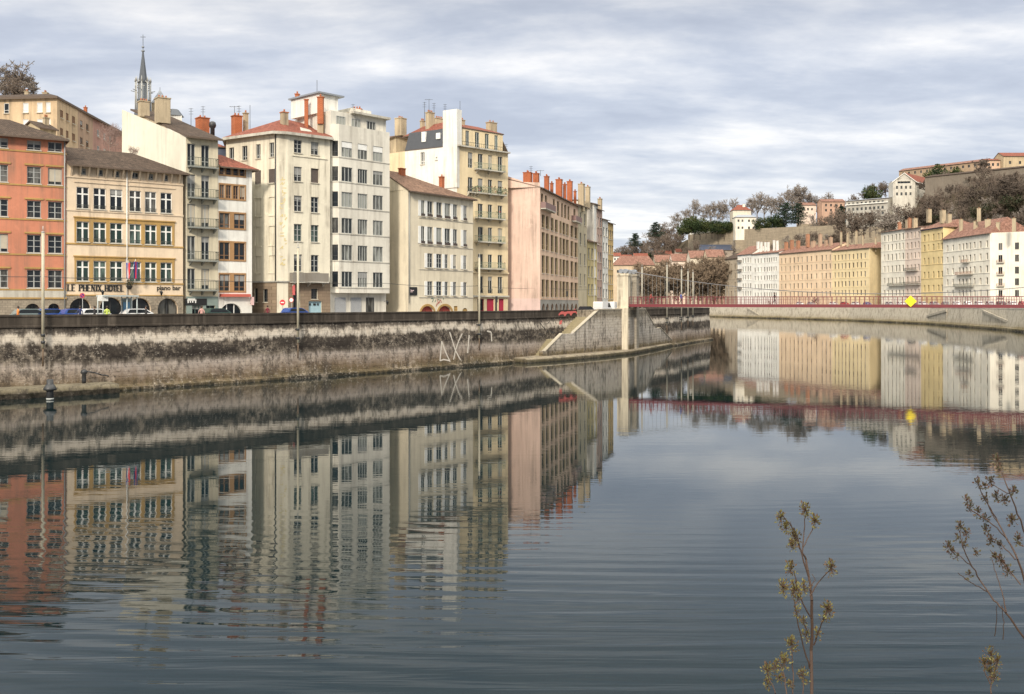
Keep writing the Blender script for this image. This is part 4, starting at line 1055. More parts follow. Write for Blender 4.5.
# ---- quay wall material: bands of stain by height
def quaymat(name, stops, amp=.5, lightpatch=.5, brick=.2, streak=.5, dark=.75):
    m, nt, b = _base(name); g = geo(nt)
    b.inputs['Roughness'].default_value = .95; b.inputs['Specular IOR Level'].default_value = .15
    sp = N(nt, 'ShaderNodeSeparateXYZ'); L(nt, g, sp.inputs[0])
    big = noise(nt, g, .22, 6, .65, (1,1,1.6)); fine = noise(nt, g, 1.6, 6, .75); drip = noise(nt, g, 1.3, 5, .75, (1,1,.14))
    z = math_(nt, 'ADD', sp.outputs[2], math_(nt, 'MULTIPLY', math_(nt, 'SUBTRACT', drip, .5), amp*3.2))
    z = math_(nt, 'ADD', z, math_(nt, 'MULTIPLY', math_(nt, 'SUBTRACT', fine, .5), amp*1.6))
    z = math_(nt, 'ADD', z, math_(nt, 'MULTIPLY', math_(nt, 'SUBTRACT', noise(nt, g, .07, 3, .6), .5), amp*3.5))
    z = math_(nt, 'DIVIDE', z, 7.0)
    c = ramp(nt, z, [(p/7.0, col) for p, col in stops])
    blot = ramp(nt, big, [(.44,0),(.56,lightpatch)])
    fm = ramp(nt, fine, [(.45,0),(.6,1)])
    c = mix(nt, math_(nt,'MULTIPLY',blot,fm), c, (.46,.39,.31))
    dk = ramp(nt, noise(nt, g, .7, 6, .8, (1,1,.5)), [(.5,0),(.62,dark)])
    c = mix(nt, dk, c, (.045,.038,.032))
    cb = N(nt, 'ShaderNodeCombineXYZ')
    L(nt, math_(nt, 'ADD', math_(nt, 'MULTIPLY', sp.outputs[0], .66), math_(nt, 'MULTIPLY', sp.outputs[1], .75)), cb.inputs[0]); L(nt, sp.outputs[2], cb.inputs[1])
    br = N(nt, 'ShaderNodeTexBrick'); L(nt, cb.outputs[0], br.inputs['Vector']); br.inputs['Scale'].default_value = 1
    br.inputs['Brick Width'].default_value = 1.15; br.inputs['Row Height'].default_value = .42; br.inputs['Mortar Size'].default_value = .03
    br.inputs['Color1'].default_value = (.75,.75,.75,1); br.inputs['Color2'].default_value = (1,1,1,1); br.inputs['Mortar'].default_value = (.35,.35,.35,1)
    c = mix(nt, brick, c, mix(nt, 1.0, c, br.outputs['Color'], 'MULTIPLY'))
    st = ramp(nt, noise(nt, g, 2.2, 4, .7, (1,1,.05)), [(.52,0),(.66,streak)])
    c = mix(nt, math_(nt,'MULTIPLY',st,ramp(nt,big,[(.4,.2),(.6,1)])), c, (.05,.042,.036))
    fk = noise(nt, g, 3.2, 5, .75, (1,1,1.4)); rg = noise(nt, g, .35, 4, .7)
    c = mix(nt, math_(nt,'MULTIPLY',ramp(nt, fk, [(.57,0),(.62,1)]),ramp(nt, rg, [(.42,0),(.55,lightpatch)])), c, (.50,.45,.38))
    c = mix(nt, math_(nt,'MULTIPLY',ramp(nt, fk, [(.38,1),(.43,0)]),ramp(nt, rg, [(.45,dark),(.58,0)])), c, (.03,.026,.022))
    L(nt, c, b.inputs['Base Color']); bump(nt, b, mix(nt,.5,fine,br.outputs['Fac']), .7, .08); return m
wq, dkq, brq = (.58,.52,.44), (.024,.020,.018), (.20,.145,.095)
QM = quaymat('stained_quay_stone', [(0,(.03,.028,.02)),(.3,(.12,.095,.055)),(.9,(.15,.11,.07)),(1.5,(.24,.19,.15)),(2.3,(.36,.31,.27)),(2.75,(.10,.085,.07)),(3.1,dkq),(4.25,(.06,.05,.042)),(4.55,wq),(5.1,(.60,.53,.44)),(5.35,(.14,.12,.10)),(5.8,dkq)], .45)
PM = stucco('dark_parapet_stone', (.052,.043,.035), .5, (.15,.125,.10), .35)
QL = quaymat('pale_block_stone', [(0,(.03,.028,.02)),(.3,(.13,.105,.06)),(1.0,(.17,.135,.08)),(1.4,(.33,.29,.24)),(3,(.47,.43,.38)),(5.6,(.45,.41,.35)),(6.2,(.24,.21,.16)),(7,(.26,.23,.18))], .45, .4, .4, .9, .8)
def extrude(name, path, prof, mat, parent=None, close=True, caps=True):
    """profile (offset to the river side, z) swept along the path"""
    a = MB(); rows = []
    for o, z in prof: rows.append([V((p.x,p.y,z)) for p in offs(path, -o)])
    n = len(prof)
    for j in range(n if close else n-1):
        r0, r1 = rows[j], rows[(j+1) % n]
        for i in range(len(path)-1): a.face([r0[i], r0[i+1], r1[i+1], r1[i]], mat)
    if caps and close:
        a.face([r[0] for r in rows], mat); a.face([r[-1] for r in rows][::-1], mat)
    o = a.build(name, parent); fix_normals(o); return o
qt = thing('quay_wall', (Q[3].x,Q[3].y,0), 'long stained stone quay wall with dark parapet along the left bank', 'quay wall')
extrude('wall', Q, [(.9,-2),(.9,.28),(.62,.34),(.45,.5),(.05,5.86),(-.6,5.86),(-.6,-2)], QM, qt)
extrude('parapet', Q, [(.16,5.863),(.16,6.02),(.10,6.05),(.10,6.78),(.16,6.80),(.16,6.97),(-.5,6.97),(-.5,5.863)], PM, qt)

# helper: facing plane of the quay wall for small things painted or fixed on it
class Seg(Face):
    pass
def qface(px, out=0.0):
    for i in range(len(Q)-1):
        a_, b_ = offs(Q,-out)[i], offs(Q,-out)[i+1]
        f = Face(a_, b_, 0); 
        r = V(((px-CX)/F, 1))
        den = cross2(r, f.U)
        if abs(den) < 1e-6: continue
        u = f.u(px)
        if -.001 <= u <= f.w+.001 and (f.pt(u,0)).y > 20: return f
    return None
# ---- landing ledge at the far left with mooring post
lt = thing('landing_ledge', (-38,86,0), 'low stone landing ledge at the foot of the quay on the far left', 'ledge')
LP = [V(p) for p in ((-66,63),(-55,72.5),(-42.6,82.7),(-37.0,87.7))]
extrude('ledge_slab', LP, [(3.2,-2),(3.2,.42),(3.0,.82),(.4,.86),(.4,-2)], quaymat('ledge_stone', [(0,(.01,.01,.008)),(.4,(.02,.018,.012)),(.62,(.14,.12,.08)),(.9,(.24,.21,.15)),(2,(.2,.18,.13))], .08, .1, .3, .3), lt)
def mooring_post():
    p = W(50, 400, 79.2); t = thing('mooring_post', (p.x,p.y,-.3), 'squat black mooring post standing in the water before the landing ledge', 'mooring post')
    a = MB(); a.lathe((p.x,p.y,-.5), [(.27,0),(.27,1.3),(.26,2.2)], DARK, 14); a.build('post', t)
    b = MB(); b.lathe((p.x,p.y,.75), [(.27,0),(.52,.08),(.5,.22),(.30,.55)], DARK, 14); b.build('collar', t)
    b = MB(); b.lathe((p.x,p.y,.02), [(.29,0),(.29,.14)], flat('pale_band',(.35,.37,.36)), 14); b.build('band', t)
mooring_post()
def mooring_ring():
    p = W(84, 375, 85.4); t = thing('mooring_ring', (p.x,p.y,p.z-.4), 'black iron mooring hook and chain on the landing ledge wall', 'mooring hook')
    a = MB(); a.lathe((p.x,p.y,p.z-.75), [(.16,0),(.2,.3),(.17,.8),(.3,.95),(.26,1.15),(.1,1.25)], DARK, 10); a.build('bollard', t)
    b = MB(); pts = [p+V((.1,0,.35)), p+V((.8,.5,.15)), p+V((1.2,.8,-.05)), p+V((1.5,1.0,-.1)), p+V((1.7,1.2,-.2))]
    for i in range(4): b.tube(pts[i], pts[i+1], .06, DARK, 5)
    b.build('chain', t)
mooring_ring()

# ---- mooring poles fixed to the quay face
PALE = flat('pale_pole_paint', (.44,.40,.30), .6); PALE2 = flat('pale_steel_pole', (.42,.42,.40), .5)
PALE3 = flat('weathered_pole_grey', (.30,.28,.23), .7)
for px, yt, yb, lab in ((43,233,348,'tall pale mooring pole at the far left of the quay wall'),(298,248,343,'tall pale mooring pole before the pale yellow corner building'),(479.3,258,338,'tall pale mooring pole before the tall cream house'),
                        (642,268,322,'pale mooring pole nearest the bridge pylon'),(667,266,325,'pale mooring pole second from the bridge pylon'),(681.5,270,322,'pale mooring pole third from the bridge pylon'),
                        (688,272,320,'pale mooring pole fourth from the bridge pylon'),(693,273,318,'thin pale mooring pole farthest behind the bridge')):
    f = qface(px, .55); u = f.u(px); p = f.pt(u, 0); r = .125 if px < 600 else .14
    z1, z0 = CH-(yt-HY)*p.y/F, CH-(yb-HY)*p.y/F
    t = thing('mooring_pole', (p.x,p.y,z0), lab, 'mooring pole', 'mooring poles along the left bank quay')
    a = MB(); a.tube((p.x,p.y,z0), (p.x,p.y,z1), r, PALE if px < 600 else PALE3, 12); a.tube((p.x,p.y,z1), (p.x,p.y,z1+.12), r*1.05, PALE2, 12); a.tube((p.x,p.y,z1+.12), (p.x,p.y,z1+.6), .03, PALE2, 6); a.build('pole', t)
    b = MB()
    for z in (z0+.5, 5.2):
        q = f.pt(u, z, .02); q2 = f.pt(u, z, -.75); b.tube(q, q2, .09, DARK, 6); b.tube((p.x,p.y,z-.12), (p.x,p.y,z+.12), r+.05, DARK, 12)
    b.tube((p.x,p.y,z0-1.6), (p.x,p.y,z0), .07, flat('rusty_iron',(.12,.08,.05)), 8)
    b.build('bracket', t)

# ---- graffiti painted on the wall
def strokes(name, label, cat, px, segs, mat, out, wd, yref=None):
    f = qface(px, out); k = 0; a = MB()
    for x0, y0, x1, y1 in segs:
        ok = True
        p0 = V((f.u(x0), f.z(x0,y0))); p1 = V((f.u(x1), f.z(x1,y1))); d = (p1-p0).normalized(); n = V((-d.y,d.x))*wd
        def lift(v):   # follow the batter of the wall
            z = v.y; o = .05+(5.86-z)/(5.86-.5)*.40 if z < 5.86 else .11
            return f.pt(v.x, z, o - out + .012 + .001*k)
        P = [lift(v) for v in (p0-n,p1-n,p1+n,p0+n)]; k += 1
        a.prism(P, (f.Nv.x*.006, f.Nv.y*.006, 0), mat)
    o = a.mesh(name, P[0]); return tag(link(name, o, None, P[0]), label, cat)
wp = flat('worn_white_paint', (.50,.46,.40), .95, var=.3)
strokes('graffiti', 'large worn white painted letters A and X low on the dark quay wall', 'graffiti', 450,
  [(437.5,361,439,350),(439,350,440.2,341),(440.2,341,443.5,352),(443.5,352,447.5,361.5),(438,360.5,441,359.3),(441,359.3,447,360.5),(448.5,332,451,341),(451,341,453.3,350),(453.3,350,458,360),(461,333.5,457.5,340),(457.5,340,453.5,350),(453.5,350,451,359.5)], wp, 0, .085)
strokes('graffiti', 'slanting worn white stroke right of the white letters on the quay wall', 'graffiti', 467, [(468,335,467,341),(467,341,465.5,353)], wp, 0, .1)
strokes('graffiti', 'short white arched stroke beside the mooring pole of the tall cream house', 'graffiti', 489, [(486,331,490,332),(490,332,490.2,341)], wp, 0, .1)
strokes('graffiti', 'red painted scrawl on the parapet above the big quay stairs', 'graffiti', 568, [(558,315,562,311),(562,311,564,315.5),(564,315.5,568,310),(568,310,570,315),(570,315,574,309.5),(574,309.5,576,313.5),(559,313.5,575,311.5)], flat('red_spray',(.55,.12,.11),.9), 0, .16)
strokes('graffiti', 'small red painted blob on the wall under the red scrawl', 'graffiti', 561, [(559,322,561.5,321),(561,323,558.5,323.5)], flat('red_spray',(.55,.12,.11),.9), 0, .16)
rd = random.Random(5); sg_ = []
for k in range(26):
    x = rd.uniform(534,558); y = 320+rd.uniform(0,14)-(x-534)*.02; sg_.append((x,y,x+rd.uniform(-2,2),y+rd.uniform(-3,3)))
strokes('graffiti', 'dense black scribbled tags on the wall left of the big stairs', 'graffiti', 546, sg_, flat('black_spray',(.03,.03,.03),.9), 0, .07)

# ---- stair blocks
def stairs(name, label, P0, P1, upx, flip, out=0, zt=6.93, D_=3.6):
    """block in front of the wall: solid under a flight running down along the wall; upx = px of: block far end, stair top, landing start, landing end, stair foot"""
    f = Face(P0, P1, 0); 
    t = thing(name, (f.P0.x,f.P0.y,0), label, 'stairs')
    ue, ut, l1, l0, uf = [f.u(x) for x in upx]; zl = zt*.40; zf = .45
    sgn = 1 if ue > ut else -1
    def blk(m, ua, ub, da, db, z0a, z1a, z0b, z1b, mat):   # da, db depths measured inward
        ua, ub, z0a, z1a, z0b, z1b = (ua,ub,z0a,z1a,z0b,z1b) if ua < ub else (ub,ua,z0b,z1b,z0a,z1a)
        m.hexa([f.pt(ua,z0a,-da),f.pt(ub,z0b,-da),f.pt(ub,z0b,-db),f.pt(ua,z0a,-db),f.pt(ua,z1a,-da),f.pt(ub,z1b,-da),f.pt(ub,z1b,-db),f.pt(ua,z1a,-db)], mat)
    a = MB()
    blk(a, ut, ue, 0, D_, -2, zt, -2, zt, QL)
    blk(a, l1, ut-.002*sgn, 0, .45, -2, zl+.8, -2, zt-.15, QL); blk(a, l0+.002*sgn, l1-.002*sgn, 0, .45, -2, zl+.78, -2, zl+.78, QL)
    blk(a, uf, l0-.0*sgn, 0, .45, -2, zf+.65, -2, zl+.78, QL); blk(a, uf-.35*sgn, uf-.002*sgn, -.1, .6, -2, zf+.9, -2, zf+.9, QL)
    a.build('stair_wall', t)
    c = MB(); cp = flat('stair_coping', (.33,.295,.23), .9, var=.4)
    blk(c, l1+.3*sgn, ut+.3*sgn, -.08, .5, zl+.90, zl+1.02, zt-.12, zt+.0, cp); blk(c, uf, l0+.1*sgn, -.08, .5, zf+.66, zf+.78, zl+.80, zl+.92, cp)
    c.build('coping', t)
    s_ = MB(); sm = flat('worn_step_stone', (.27,.235,.15), .95, var=.3)
    def flight(ua, za, ub, zb, mat):
        n = int(abs(zb-za)/.24)
        for k in range(n):
            u0 = ua+(ub-ua)*k/n; u1 = ua+(ub-ua)*(k+1)/n; z = za+(zb-za)*(k+1)/n
            blk(s_, u0+.001, u1-.001, .452, D_, -1.9, z, -1.9, z, mat)
    flight(uf-.0, zf-.3, l0, zl, sm); blk(s_, l0+.004*sgn, l1-.004*sgn, .452, D_, -1.9, zl, -1.9, zl, sm); flight(l1, zl, ut-.01*sgn, zt-1.05, sm)
    s_.build('steps', t)
    b = MB(); blk(b, ut+.0*sgn+.3*sgn, ue, -.06, .3, zt+.002, zt+.18, zt+.002, zt+.18, cp); b.build('top_coping', t)
    return t, f
iS = 7
stairs('quay_stairs', 'big two flight stone stairs with sloping parapet left of the bridge pylon', V((4.4,133.6)), V((18.4,153.8)), (627,597,573,562,544), False, D_=4.6)
stairs('quay_stairs', 'small two flight stone stairs descending right behind the bridge pylon', V((19.9,156.4)), V((29.6,178.6)), (636,646,656,660,671.5), True, D_=2.4)
# low tidal quay curving out under the bridge
a = MB(); pts = [G2(p, 7680/(y-HY)) for p, y in ((527,363.2),(545,362),(560,361),(600,357.5),(632,354),(655,349.8),(676,345.2),(690,341.8),(700,339.2),(706,337.2),(707,335.6),(702,334))]
tq = thing('tidal_quay', (22,160,0), 'low stone footing curving out beneath the red footbridge', 'footing')
LQ = quaymat('footing_stone', [(0,(.03,.028,.02)),(.25,(.10,.085,.05)),(.6,(.26,.22,.16)),(2,(.3,.26,.2))], .05, .2, .3, .2)
extrude('slab', pts, [(0,-2),(0,.42),(-.3,.6),(-14,.62),(-14,-2)], LQ, tq)

# =================================================================== RED SUSPENSION FOOTBRIDGE
RED = flat('oxide_red_paint', (.15,.020,.028), .5, var=.15); PYL = stucco('pylon_limestone', (.60,.54,.42), .6); PYL2 = stone('pylon_grey_stone', (.38,.34,.28), (.30,.27,.22), 1.0, .45)
bA = V((17.75,153.3)); bdir = V((.932,-.362)).normalized(); bn = V((-bdir.y, bdir.x)); BL = 78.0
bt = thing('suspension_footbridge', (bA.x,bA.y,0), 'red steel suspension footbridge with pale stone pylon crossing the river', 'bridge')
def bp(s_, d, z): q = bA + bdir*s_ + bn*d; return V((q.x,q.y,z))
zd = lambda s_: 7.86 - .10*s_/BL
def bbox(m, s0, s1, d0, d1, za, zb, mat, cam=True):
    m.hexa([bp(s0,d0,za+ (zd(s0) if cam else 0)),bp(s1,d0,za+(zd(s1) if cam else 0)),bp(s1,d1,za+(zd(s1) if cam else 0)),bp(s0,d1,za+(zd(s0) if cam else 0)),
            bp(s0,d0,zb+(zd(s0) if cam else 0)),bp(s1,d0,zb+(zd(s1) if cam else 0)),bp(s1,d1,zb+(zd(s1) if cam else 0)),bp(s0,d1,zb+(zd(s0) if cam else 0))], mat)
NS = 30; DW = 3.2
a = MB(); g1 = MB(); g2 = MB()
for k in range(NS):
    s0, s1 = .9+(BL-.9)*k/NS, .9+(BL-.9)*(k+1)/NS
    bbox(a, s0, s1, .1, DW-.1, -.13, .0, flat('deck_boards',(.2,.16,.12)))
    for g_, d in ((g1,0),(g2,DW-.12)):
        bbox(g_, s0, s1, d, d+.12, -.40, -.02, RED); bbox(g_, s0, s1, d-.08, d+.2, -.48, -.402, RED)
a.build('deck', bt); g1.build('girder', bt); g2.build('girder', bt)
for d in (.04, DW-.06):
    r = MB()
    for k in range(NS):
        s0, s1 = .9+(BL-.9)*k/NS, .9+(BL-.9)*(k+1)/NS
        bbox(r, s0, s1, d-.045, d+.045, 1.06, 1.15, RED); bbox(r, s0, s1, d-.02, d+.02, .14, .18, RED); bbox(r, s0, s1, d-.015, d+.015, .74, .77, RED)
    n = int(BL/.66)
    for k in range(n+1):
        s0 = 1.0+(BL-1.2)*k/n; bbox(r, s0-.035, s0+.035, d-.03, d+.03, -.019, 1.058, RED)
    n2 = int(BL/.22)
    for k in range(n2+1):
        s0 = 1.1+(BL-1.4)*k/n2; bbox(r, s0-.011, s0+.011, d-.008, d+.008, .182, .738, RED)
    r.build('railing', bt)
a = MB()
for k in range(26):
    s0 = 1+(BL-2)*k/25; bbox(a, s0-.06, s0+.06, .13, DW-.13, -.38, -.14, RED)
a.build('cross_beams', bt)
for sx in (0, 1):
    for d, mt in ((-.55, PYL), (DW-.2, PYL2)):
        p = MB(); s0 = (-.85 if sx == 0 else BL-.85)+(.5 if d > 0 else 0)
        bbox(p, s0, s0+1.8, d, d+1.5, -1 if d < 0 else 0, 12.35, mt, False); bbox(p, s0-.12, s0+1.92, d-.12, d+1.62, 12.353, 12.7, mt, False)
        p.build('pylon_column', bt)
        c = MB(); q = bp(s0+.9, d+.75, 12.7)
        for kk in (-.35,.35): 
            e = q+V((bdir.x*kk, bdir.y*kk, .38)); c.tube(e-V((bn.x,bn.y,0))*.6, e+V((bn.x,bn.y,0))*.6, .36, ZINC, 12)
        c.build('saddle', bt)
    p = MB(); s0 = -.5 if sx == 0 else BL-.5; bbox(p, s0, s0+1.0, .96, DW-.21, 11.6, 12.3, PYL2, False); p.build('pylon_beam', bt)
p = MB(); bbox(p, -1.0, 1.0, -.95, -.56, -2, 7.2, PYL, False); p.build('buttress', bt)
p = MB(); bbox(p, -1.2, 1.1, -.5, DW+.9, -2, 6.9, QL, False); p.build('abutment', bt)
p = MB(); bbox(p, BL-1.1, BL+16, -1.5, DW+1.5, -2, 7.2, QL, False); p.build('abutment', bt)
CABM = flat('cable_steel',(.14,.14,.15),.5)
cab = lambda s_: 9.35 + 3.9*((s_-BL/2)/(BL/2))**2
for d in (.1, DW-.1):
    c = MB(); m = 36
    for k in range(m):
        s0, s1 = BL*k/m, BL*(k+1)/m; c.tube(bp(s0,d,cab(s0)), bp(s1,d,cab(s1)), .05, CABM, 6, caps=False)
    for sA, sB in ((BL,BL+16),): c.tube(bp(sA,d,cab(0)), bp(sB,d,6.3), .05, CABM, 6, caps=False)
    c.build('cable', bt)
    h = MB()
    for k in range(1, 58):
        s0 = BL*k/58; h.tube(bp(s0,d,zd(s0)+.0), bp(s0,d,cab(s0)), .018, GREY, 4, caps=False)
    h.build('hangers', bt)
# diamond navigation sign in the middle of the bridge
def diamond():
    s_ = 41.5; r = .82
    for s_ in [x*.1 for x in range(300,520)]:
        q = bp(s_,0,0)
        if (q.x/q.y)*F+CX >= 910.5: break
    c = bp(s_, -.18, 8.25); t = thing('navigation_sign', c, 'yellow diamond navigation sign fixed to the near side of the red footbridge', 'sign')
    D3 = V((bdir.x,bdir.y,0)); a = MB(); a.prism([c-D3*r, c-V((0,0,r)), c+D3*r, c+V((0,0,r))], (-bn.x*.06,-bn.y*.06,0), flat('signal_yellow',(.95,.72,.01),.5,var=.03)); a.build('plate', t)
    b = MB()
    for z in (-.25,.3): b.tube(c+V((0,0,z)), c+V((bn.x*.2,bn.y*.2,z)), .04, DARK, 6)
    b.build('bracket', t)
diamond()

# =================================================================== RIGHT BANK
RQ = quaymat('pale_far_quay_stone', [(0,(.03,.028,.02)),(.35,(.16,.13,.07)),(.9,(.30,.25,.15)),(1.4,(.42,.37,.28)),(3,(.50,.45,.36)),(5.5,(.50,.45,.36)),(7,(.56,.51,.42))], .35, .35, .25, .6, .45)
rt = thing('quay_wall', (146.5,284,0), 'pale stone quay wall running along the far right bank', 'quay wall')
extrude('wall', RB, [(-1.5,-2),(-1.5,.75),(-1.0,.8),(-.05,6.2),(.6,6.2),(.6,-2)], RQ, rt)
extrude('parapet', RB, [(-.12,6.203),(-.12,7.05),(.5,7.05),(.5,6.203)], stucco('pale_parapet',(.58,.52,.43),.3), rt)
def rface(px, out=0):
    P = offs(RB, out)
    for i in range(len(RB)-1):
        f = Face(P[i+1], P[i], 0); u = f.u(px)
        if 0 <= u <= f.w and f.pt(u,0).y > 100: return f
def ramp_stair(label, x0, y0, x1, y1):
    f = rface((x0+x1)/2, .3); u0, u1 = f.u(x0), f.u(x1); z0, z1 = f.z(x0,y0), f.z(x1,y1)
    t = thing('quay_stairs', f.pt(u0, 0), label, 'stairs', 'stairs down the far quay')
    a = MB(); n = 14
    for k in range(n):
        ua, ub = u0+(u1-u0)*k/n, u0+(u1-u0)*(k+1)/n; za = z0+(z1-z0)*(k+.5)/n
        lo, hi = (ua,ub) if ua < ub else (ub,ua)
        q = [f.pt(lo,-1,.5),f.pt(hi,-1,.5),f.pt(hi,-1,-1.0),f.pt(lo,-1,-1.0)]; a.hexa(q+[V((p.x,p.y,za)) for p in q], RQ)
    a.build('steps', t)
    b = MB(); q = [f.pt(u0,z0-.3,.75),f.pt(u1,z1-.3,.75),f.pt(u1,z1+.5,.75),f.pt(u0,z0+.5,.75)]
    b.prism(q, (-f.Nv.x*.3,-f.Nv.y*.3,0), RQ); b.build('parapet', t)
ramp_stair('short dark quay stairs below the white houses across the river', 748, 308, 760, 315.5)
ramp_stair('long gentle quay ramp under the yellow sign across the river', 948, 311, 912, 321)
ramp_stair('quay ramp descending right below the corner white house', 984, 311, 1012, 323)

# bank facade line: 1/Y is linear in px between these
FL = [(640,700.),(700,620.),(731,575.),(810,500.),(888,440.),(943,392.),(990,355.),(1060,305.)]
def FY(px):
    for (a0,y0),(a1,y1) in zip(FL, FL[1:]):
        if px <= a1 or a1 == 1060:
            t = (px-a0)/(a1-a0); return 1/((1-t)/y0+t/y1)
def rb_house(label, x0, x1, yeL, rowy, cols, mat, roofm=TILE_F, ridge=7, rowh=5.8, corner=None, depth=16, cc=None, bands=True, fm=None, blind=False, gh=None):
    vis = [(x0, FY(x0)), (x1, FY(x1))]
    if corner: vis.append(corner)
    b = Bld('apartment_house', label, 'house', vis, 0, mat, depth, base=RG, back=(.97,.25) if not corner else None, group='houses on the far right bank')
    if corner: b.closing = [V(G2(*corner)), V(G2(*corner))+V((.97,.25))*4, b.faces[0].P0+V((.97,.25))*depth, b.faces[0].P0]
    f = b.faces[0]; b.top = f.z(x0, yeL); xr = x0
    fm = fm or GREYW
    dsh = flat('far_window_frame', (.38,.34,.29))
    for y in rowy:
        z1 = f.z((x0+x1)/2, y); z0 = f.z((x0+x1)/2, y+rowh)
        for c in cc: 
            w_ = RB_.choice((.58,.62,.66)); uu = f.u(c); b.win(0, uu-w_, uu+w_, z0+RB_.choice((0,0,.25)), z1, 'far', dsh, RB_.choice((GLASS,GLASS,GLASS,FSH,FSH2)), inset=.35, sill=False)
        if bands: b.band(0, z0-.32, z0-.12, .12, mat)
    b.finish()
    if depth > 8: b.gableroof(0, b.top, b.top+ridge*.12*4, depth/2, roofm, D=depth, over=.7, hipR=2.5 if (corner or x0 == 921.1) else 0)
    return b
FSH = flat('far_closed_shutter',(.30,.27,.22)); FSH2 = flat('far_grey_shutter',(.17,.17,.16))
def stacks(b, specs, mat, Yof=None, yb=262):
    for x0, x1, yt in specs:
        Y = FY((x0+x1)/2)+7; b.chimney(x0, x1, yt, yt+12, Y, mat, 0 if x1-x0 < 2 else 1, deep=1.4)
CHO = stucco('far_chimney_rust',(.40,.20,.12),.5); CHB = stucco('far_chimney_render',(.44,.31,.22),.5)
cream2 = stucco('far_cream',(.64,.58,.47),.15); grw = stucco('far_white',(.80,.78,.72),.2); orp = stucco('far_orange',(.76,.58,.40),.15); ylw = stucco('far_yellow',(.76,.62,.38),.12); crm3 = stucco('far_pale_cream',(.80,.75,.64),.2); ylo = stucco('far_deep_yellow',(.72,.57,.30),.12); rosy = stucco('far_rosy',(.72,.60,.51),.12)
r0 = rb_house('grey tan mansard house half hidden by the bare quay trees', 725, 737.5, 259, (264,273,282,291), 0, stucco('far_tan',(.42,.35,.26),.3), TILE_D, 8, 6, cc=(728,731.5,735))
r1 = rb_house('white house with dark stacked balconies beside the grey mansard house', 737.6, 752, 255, (258,266.5,275,283.5,291), 0, grw, TILE_F, 11, 5, cc=(743,745.5,748,750.5))
for y in (262,271,280,289):
    f = r1.faces[0]; r1.balcony(0, f.u(738.3), f.u(741.8), f.z(740,y), 1.2, 1.1, slabm=CONC, solid=flat('dark_balcony',(.16,.14,.12)), brackets=False)
r2 = rb_house('plain white house with a row of white chimneys on the far bank', 752.1, 779, 254.3, (258,267,275.5,284,292.5), 0, grw, TILE_F, 5, 4.6, cc=(755,758,761,764.5,767,769.3,771.5,773.8,776))
stacks(r2, [(756.7,759.3,241.5),(760,762.5,241.8),(764,766.3,242),(767,769.5,242),(773,775,240),(776,778.5,240.5)], wht)
r3 = rb_house('long orange peach house with twelve window columns across the river', 779.1, 832, 253.8, (256.5,265,274,283,291.5), 0, orp, TILE_F, 8, 5.6, cc=(781.5,785.5,790,794,798,802,807,811.3,816.5,822,826,830))
stacks(r3, [(784.5,788,242),(790,793.5,240),(796.5,800,240.5),(806,809.5,234)], CHO); stacks(r3, [(811,815.5,241),(818.5,822,234),(824.5,827.5,240),(829,832.5,237)], CHB)
c4 = (881,462)
r4 = rb_house('yellow house with a plain deep yellow side wall across the river', 832.1, 869.5, 250.7, (254,262.7,271.8,281,290), 0, ylw, TILE_F, 6, 5.6, corner=c4, cc=(835,838.5,842,845.5,849.2,853.3,857.3,861,865))
stacks(r4, [(840,842.5,232),(846.5,849,233.5),(855,858,231),(862,864,236),(874.5,877,238)], BEIGEST)
r4b = rb_house('small beige house rising behind the yellow house', 863, 881, 239, (), 0, cream2, TILE_F, 3, 5, cc=(), depth=10)
for o_ in (r4b.o,): o_.location.x += 14; o_.location.y += 12
r5 = rb_house('tall pale cream house with a planted balcony on the far bank', 881.1, 905, 232.3, (234.5,243.8,253.8,265.5,277.5,290), 0, crm3, TILE_F, 3, 6.3, cc=(884.5,888,892,896,899.5,903))
r5b = rb_house('tall rosy house joined to the right of the pale cream house', 905.1, 921, 229.5, (232,242,252.5,264.5,276.5,289), 0, rosy, TILE_F, 3, 6.3, cc=(907.5,911.5,915,918.7))
for b, xa, xb, y in ((r5,889,904.8,284.5),(r5b,905.3,920.8,283.5),(r5b,906,918,269.5)):
    f = b.faces[0]; b.balcony(0, f.u(xa), f.u(xb), f.z((xa+xb)/2,y+1), 1.1, 1.2, railm=IRON, plants=80, brackets=False)
stacks(r5, [(898,901,222),(908,911,218)], CHO); stacks(r5b, [(906,910.5,219.5),(913,917,218)], BEIGEST)
r6 = rb_house('deep yellow house with blue cornice and red roof on the far bank', 921.1, 943, 229.8, (234,244,257.5,271.5,285), 0, ylo, TILE_F, 7, 6.5, cc=(924.5,928.5,933.5,938.5,942))
r6.band(0, r6.top-.5, r6.top+.05, .3, flat('blue_cornice',(.05,.08,.20)))
stacks(r6, [(927,931,209),(940.5,945,210),(947,951,214)], BEIGEST)
c7 = (1040,345)
r7 = rb_house('corner white house with red roof nearest on the far bank', 943.1, 990, 239.5, (243,255,267,278.5,290), 0, crm3, TILE_F, 13, 6.5, corner=c7, cc=(947.5,953,959.5,963,966.5,970.2,974.5,980.5,987))
f = r7.faces[0]
r7.balcony(0, f.u(955), f.u(974), f.z(964,286.5), 1.0, 1.1, railm=IRON, brackets=False); r7.balcony(0, f.u(957), f.u(973), f.z(964,274.5), 1.0, 1.1, railm=flat('rusty_balcony',(.25,.11,.07)), brackets=False); r7.balcony(0, f.u(963), f.u(969.5), f.z(964,262.5), 1.0, 1.1, railm=flat('rusty_balcony',(.25,.11,.07)), brackets=False)
stacks(r7, [(959,963,219),(973.5,978,221),(985,991,219),(996,1000,222),(977,981,208),(1012,1016,218)], BEIGEST)
f = r7.faces[1]
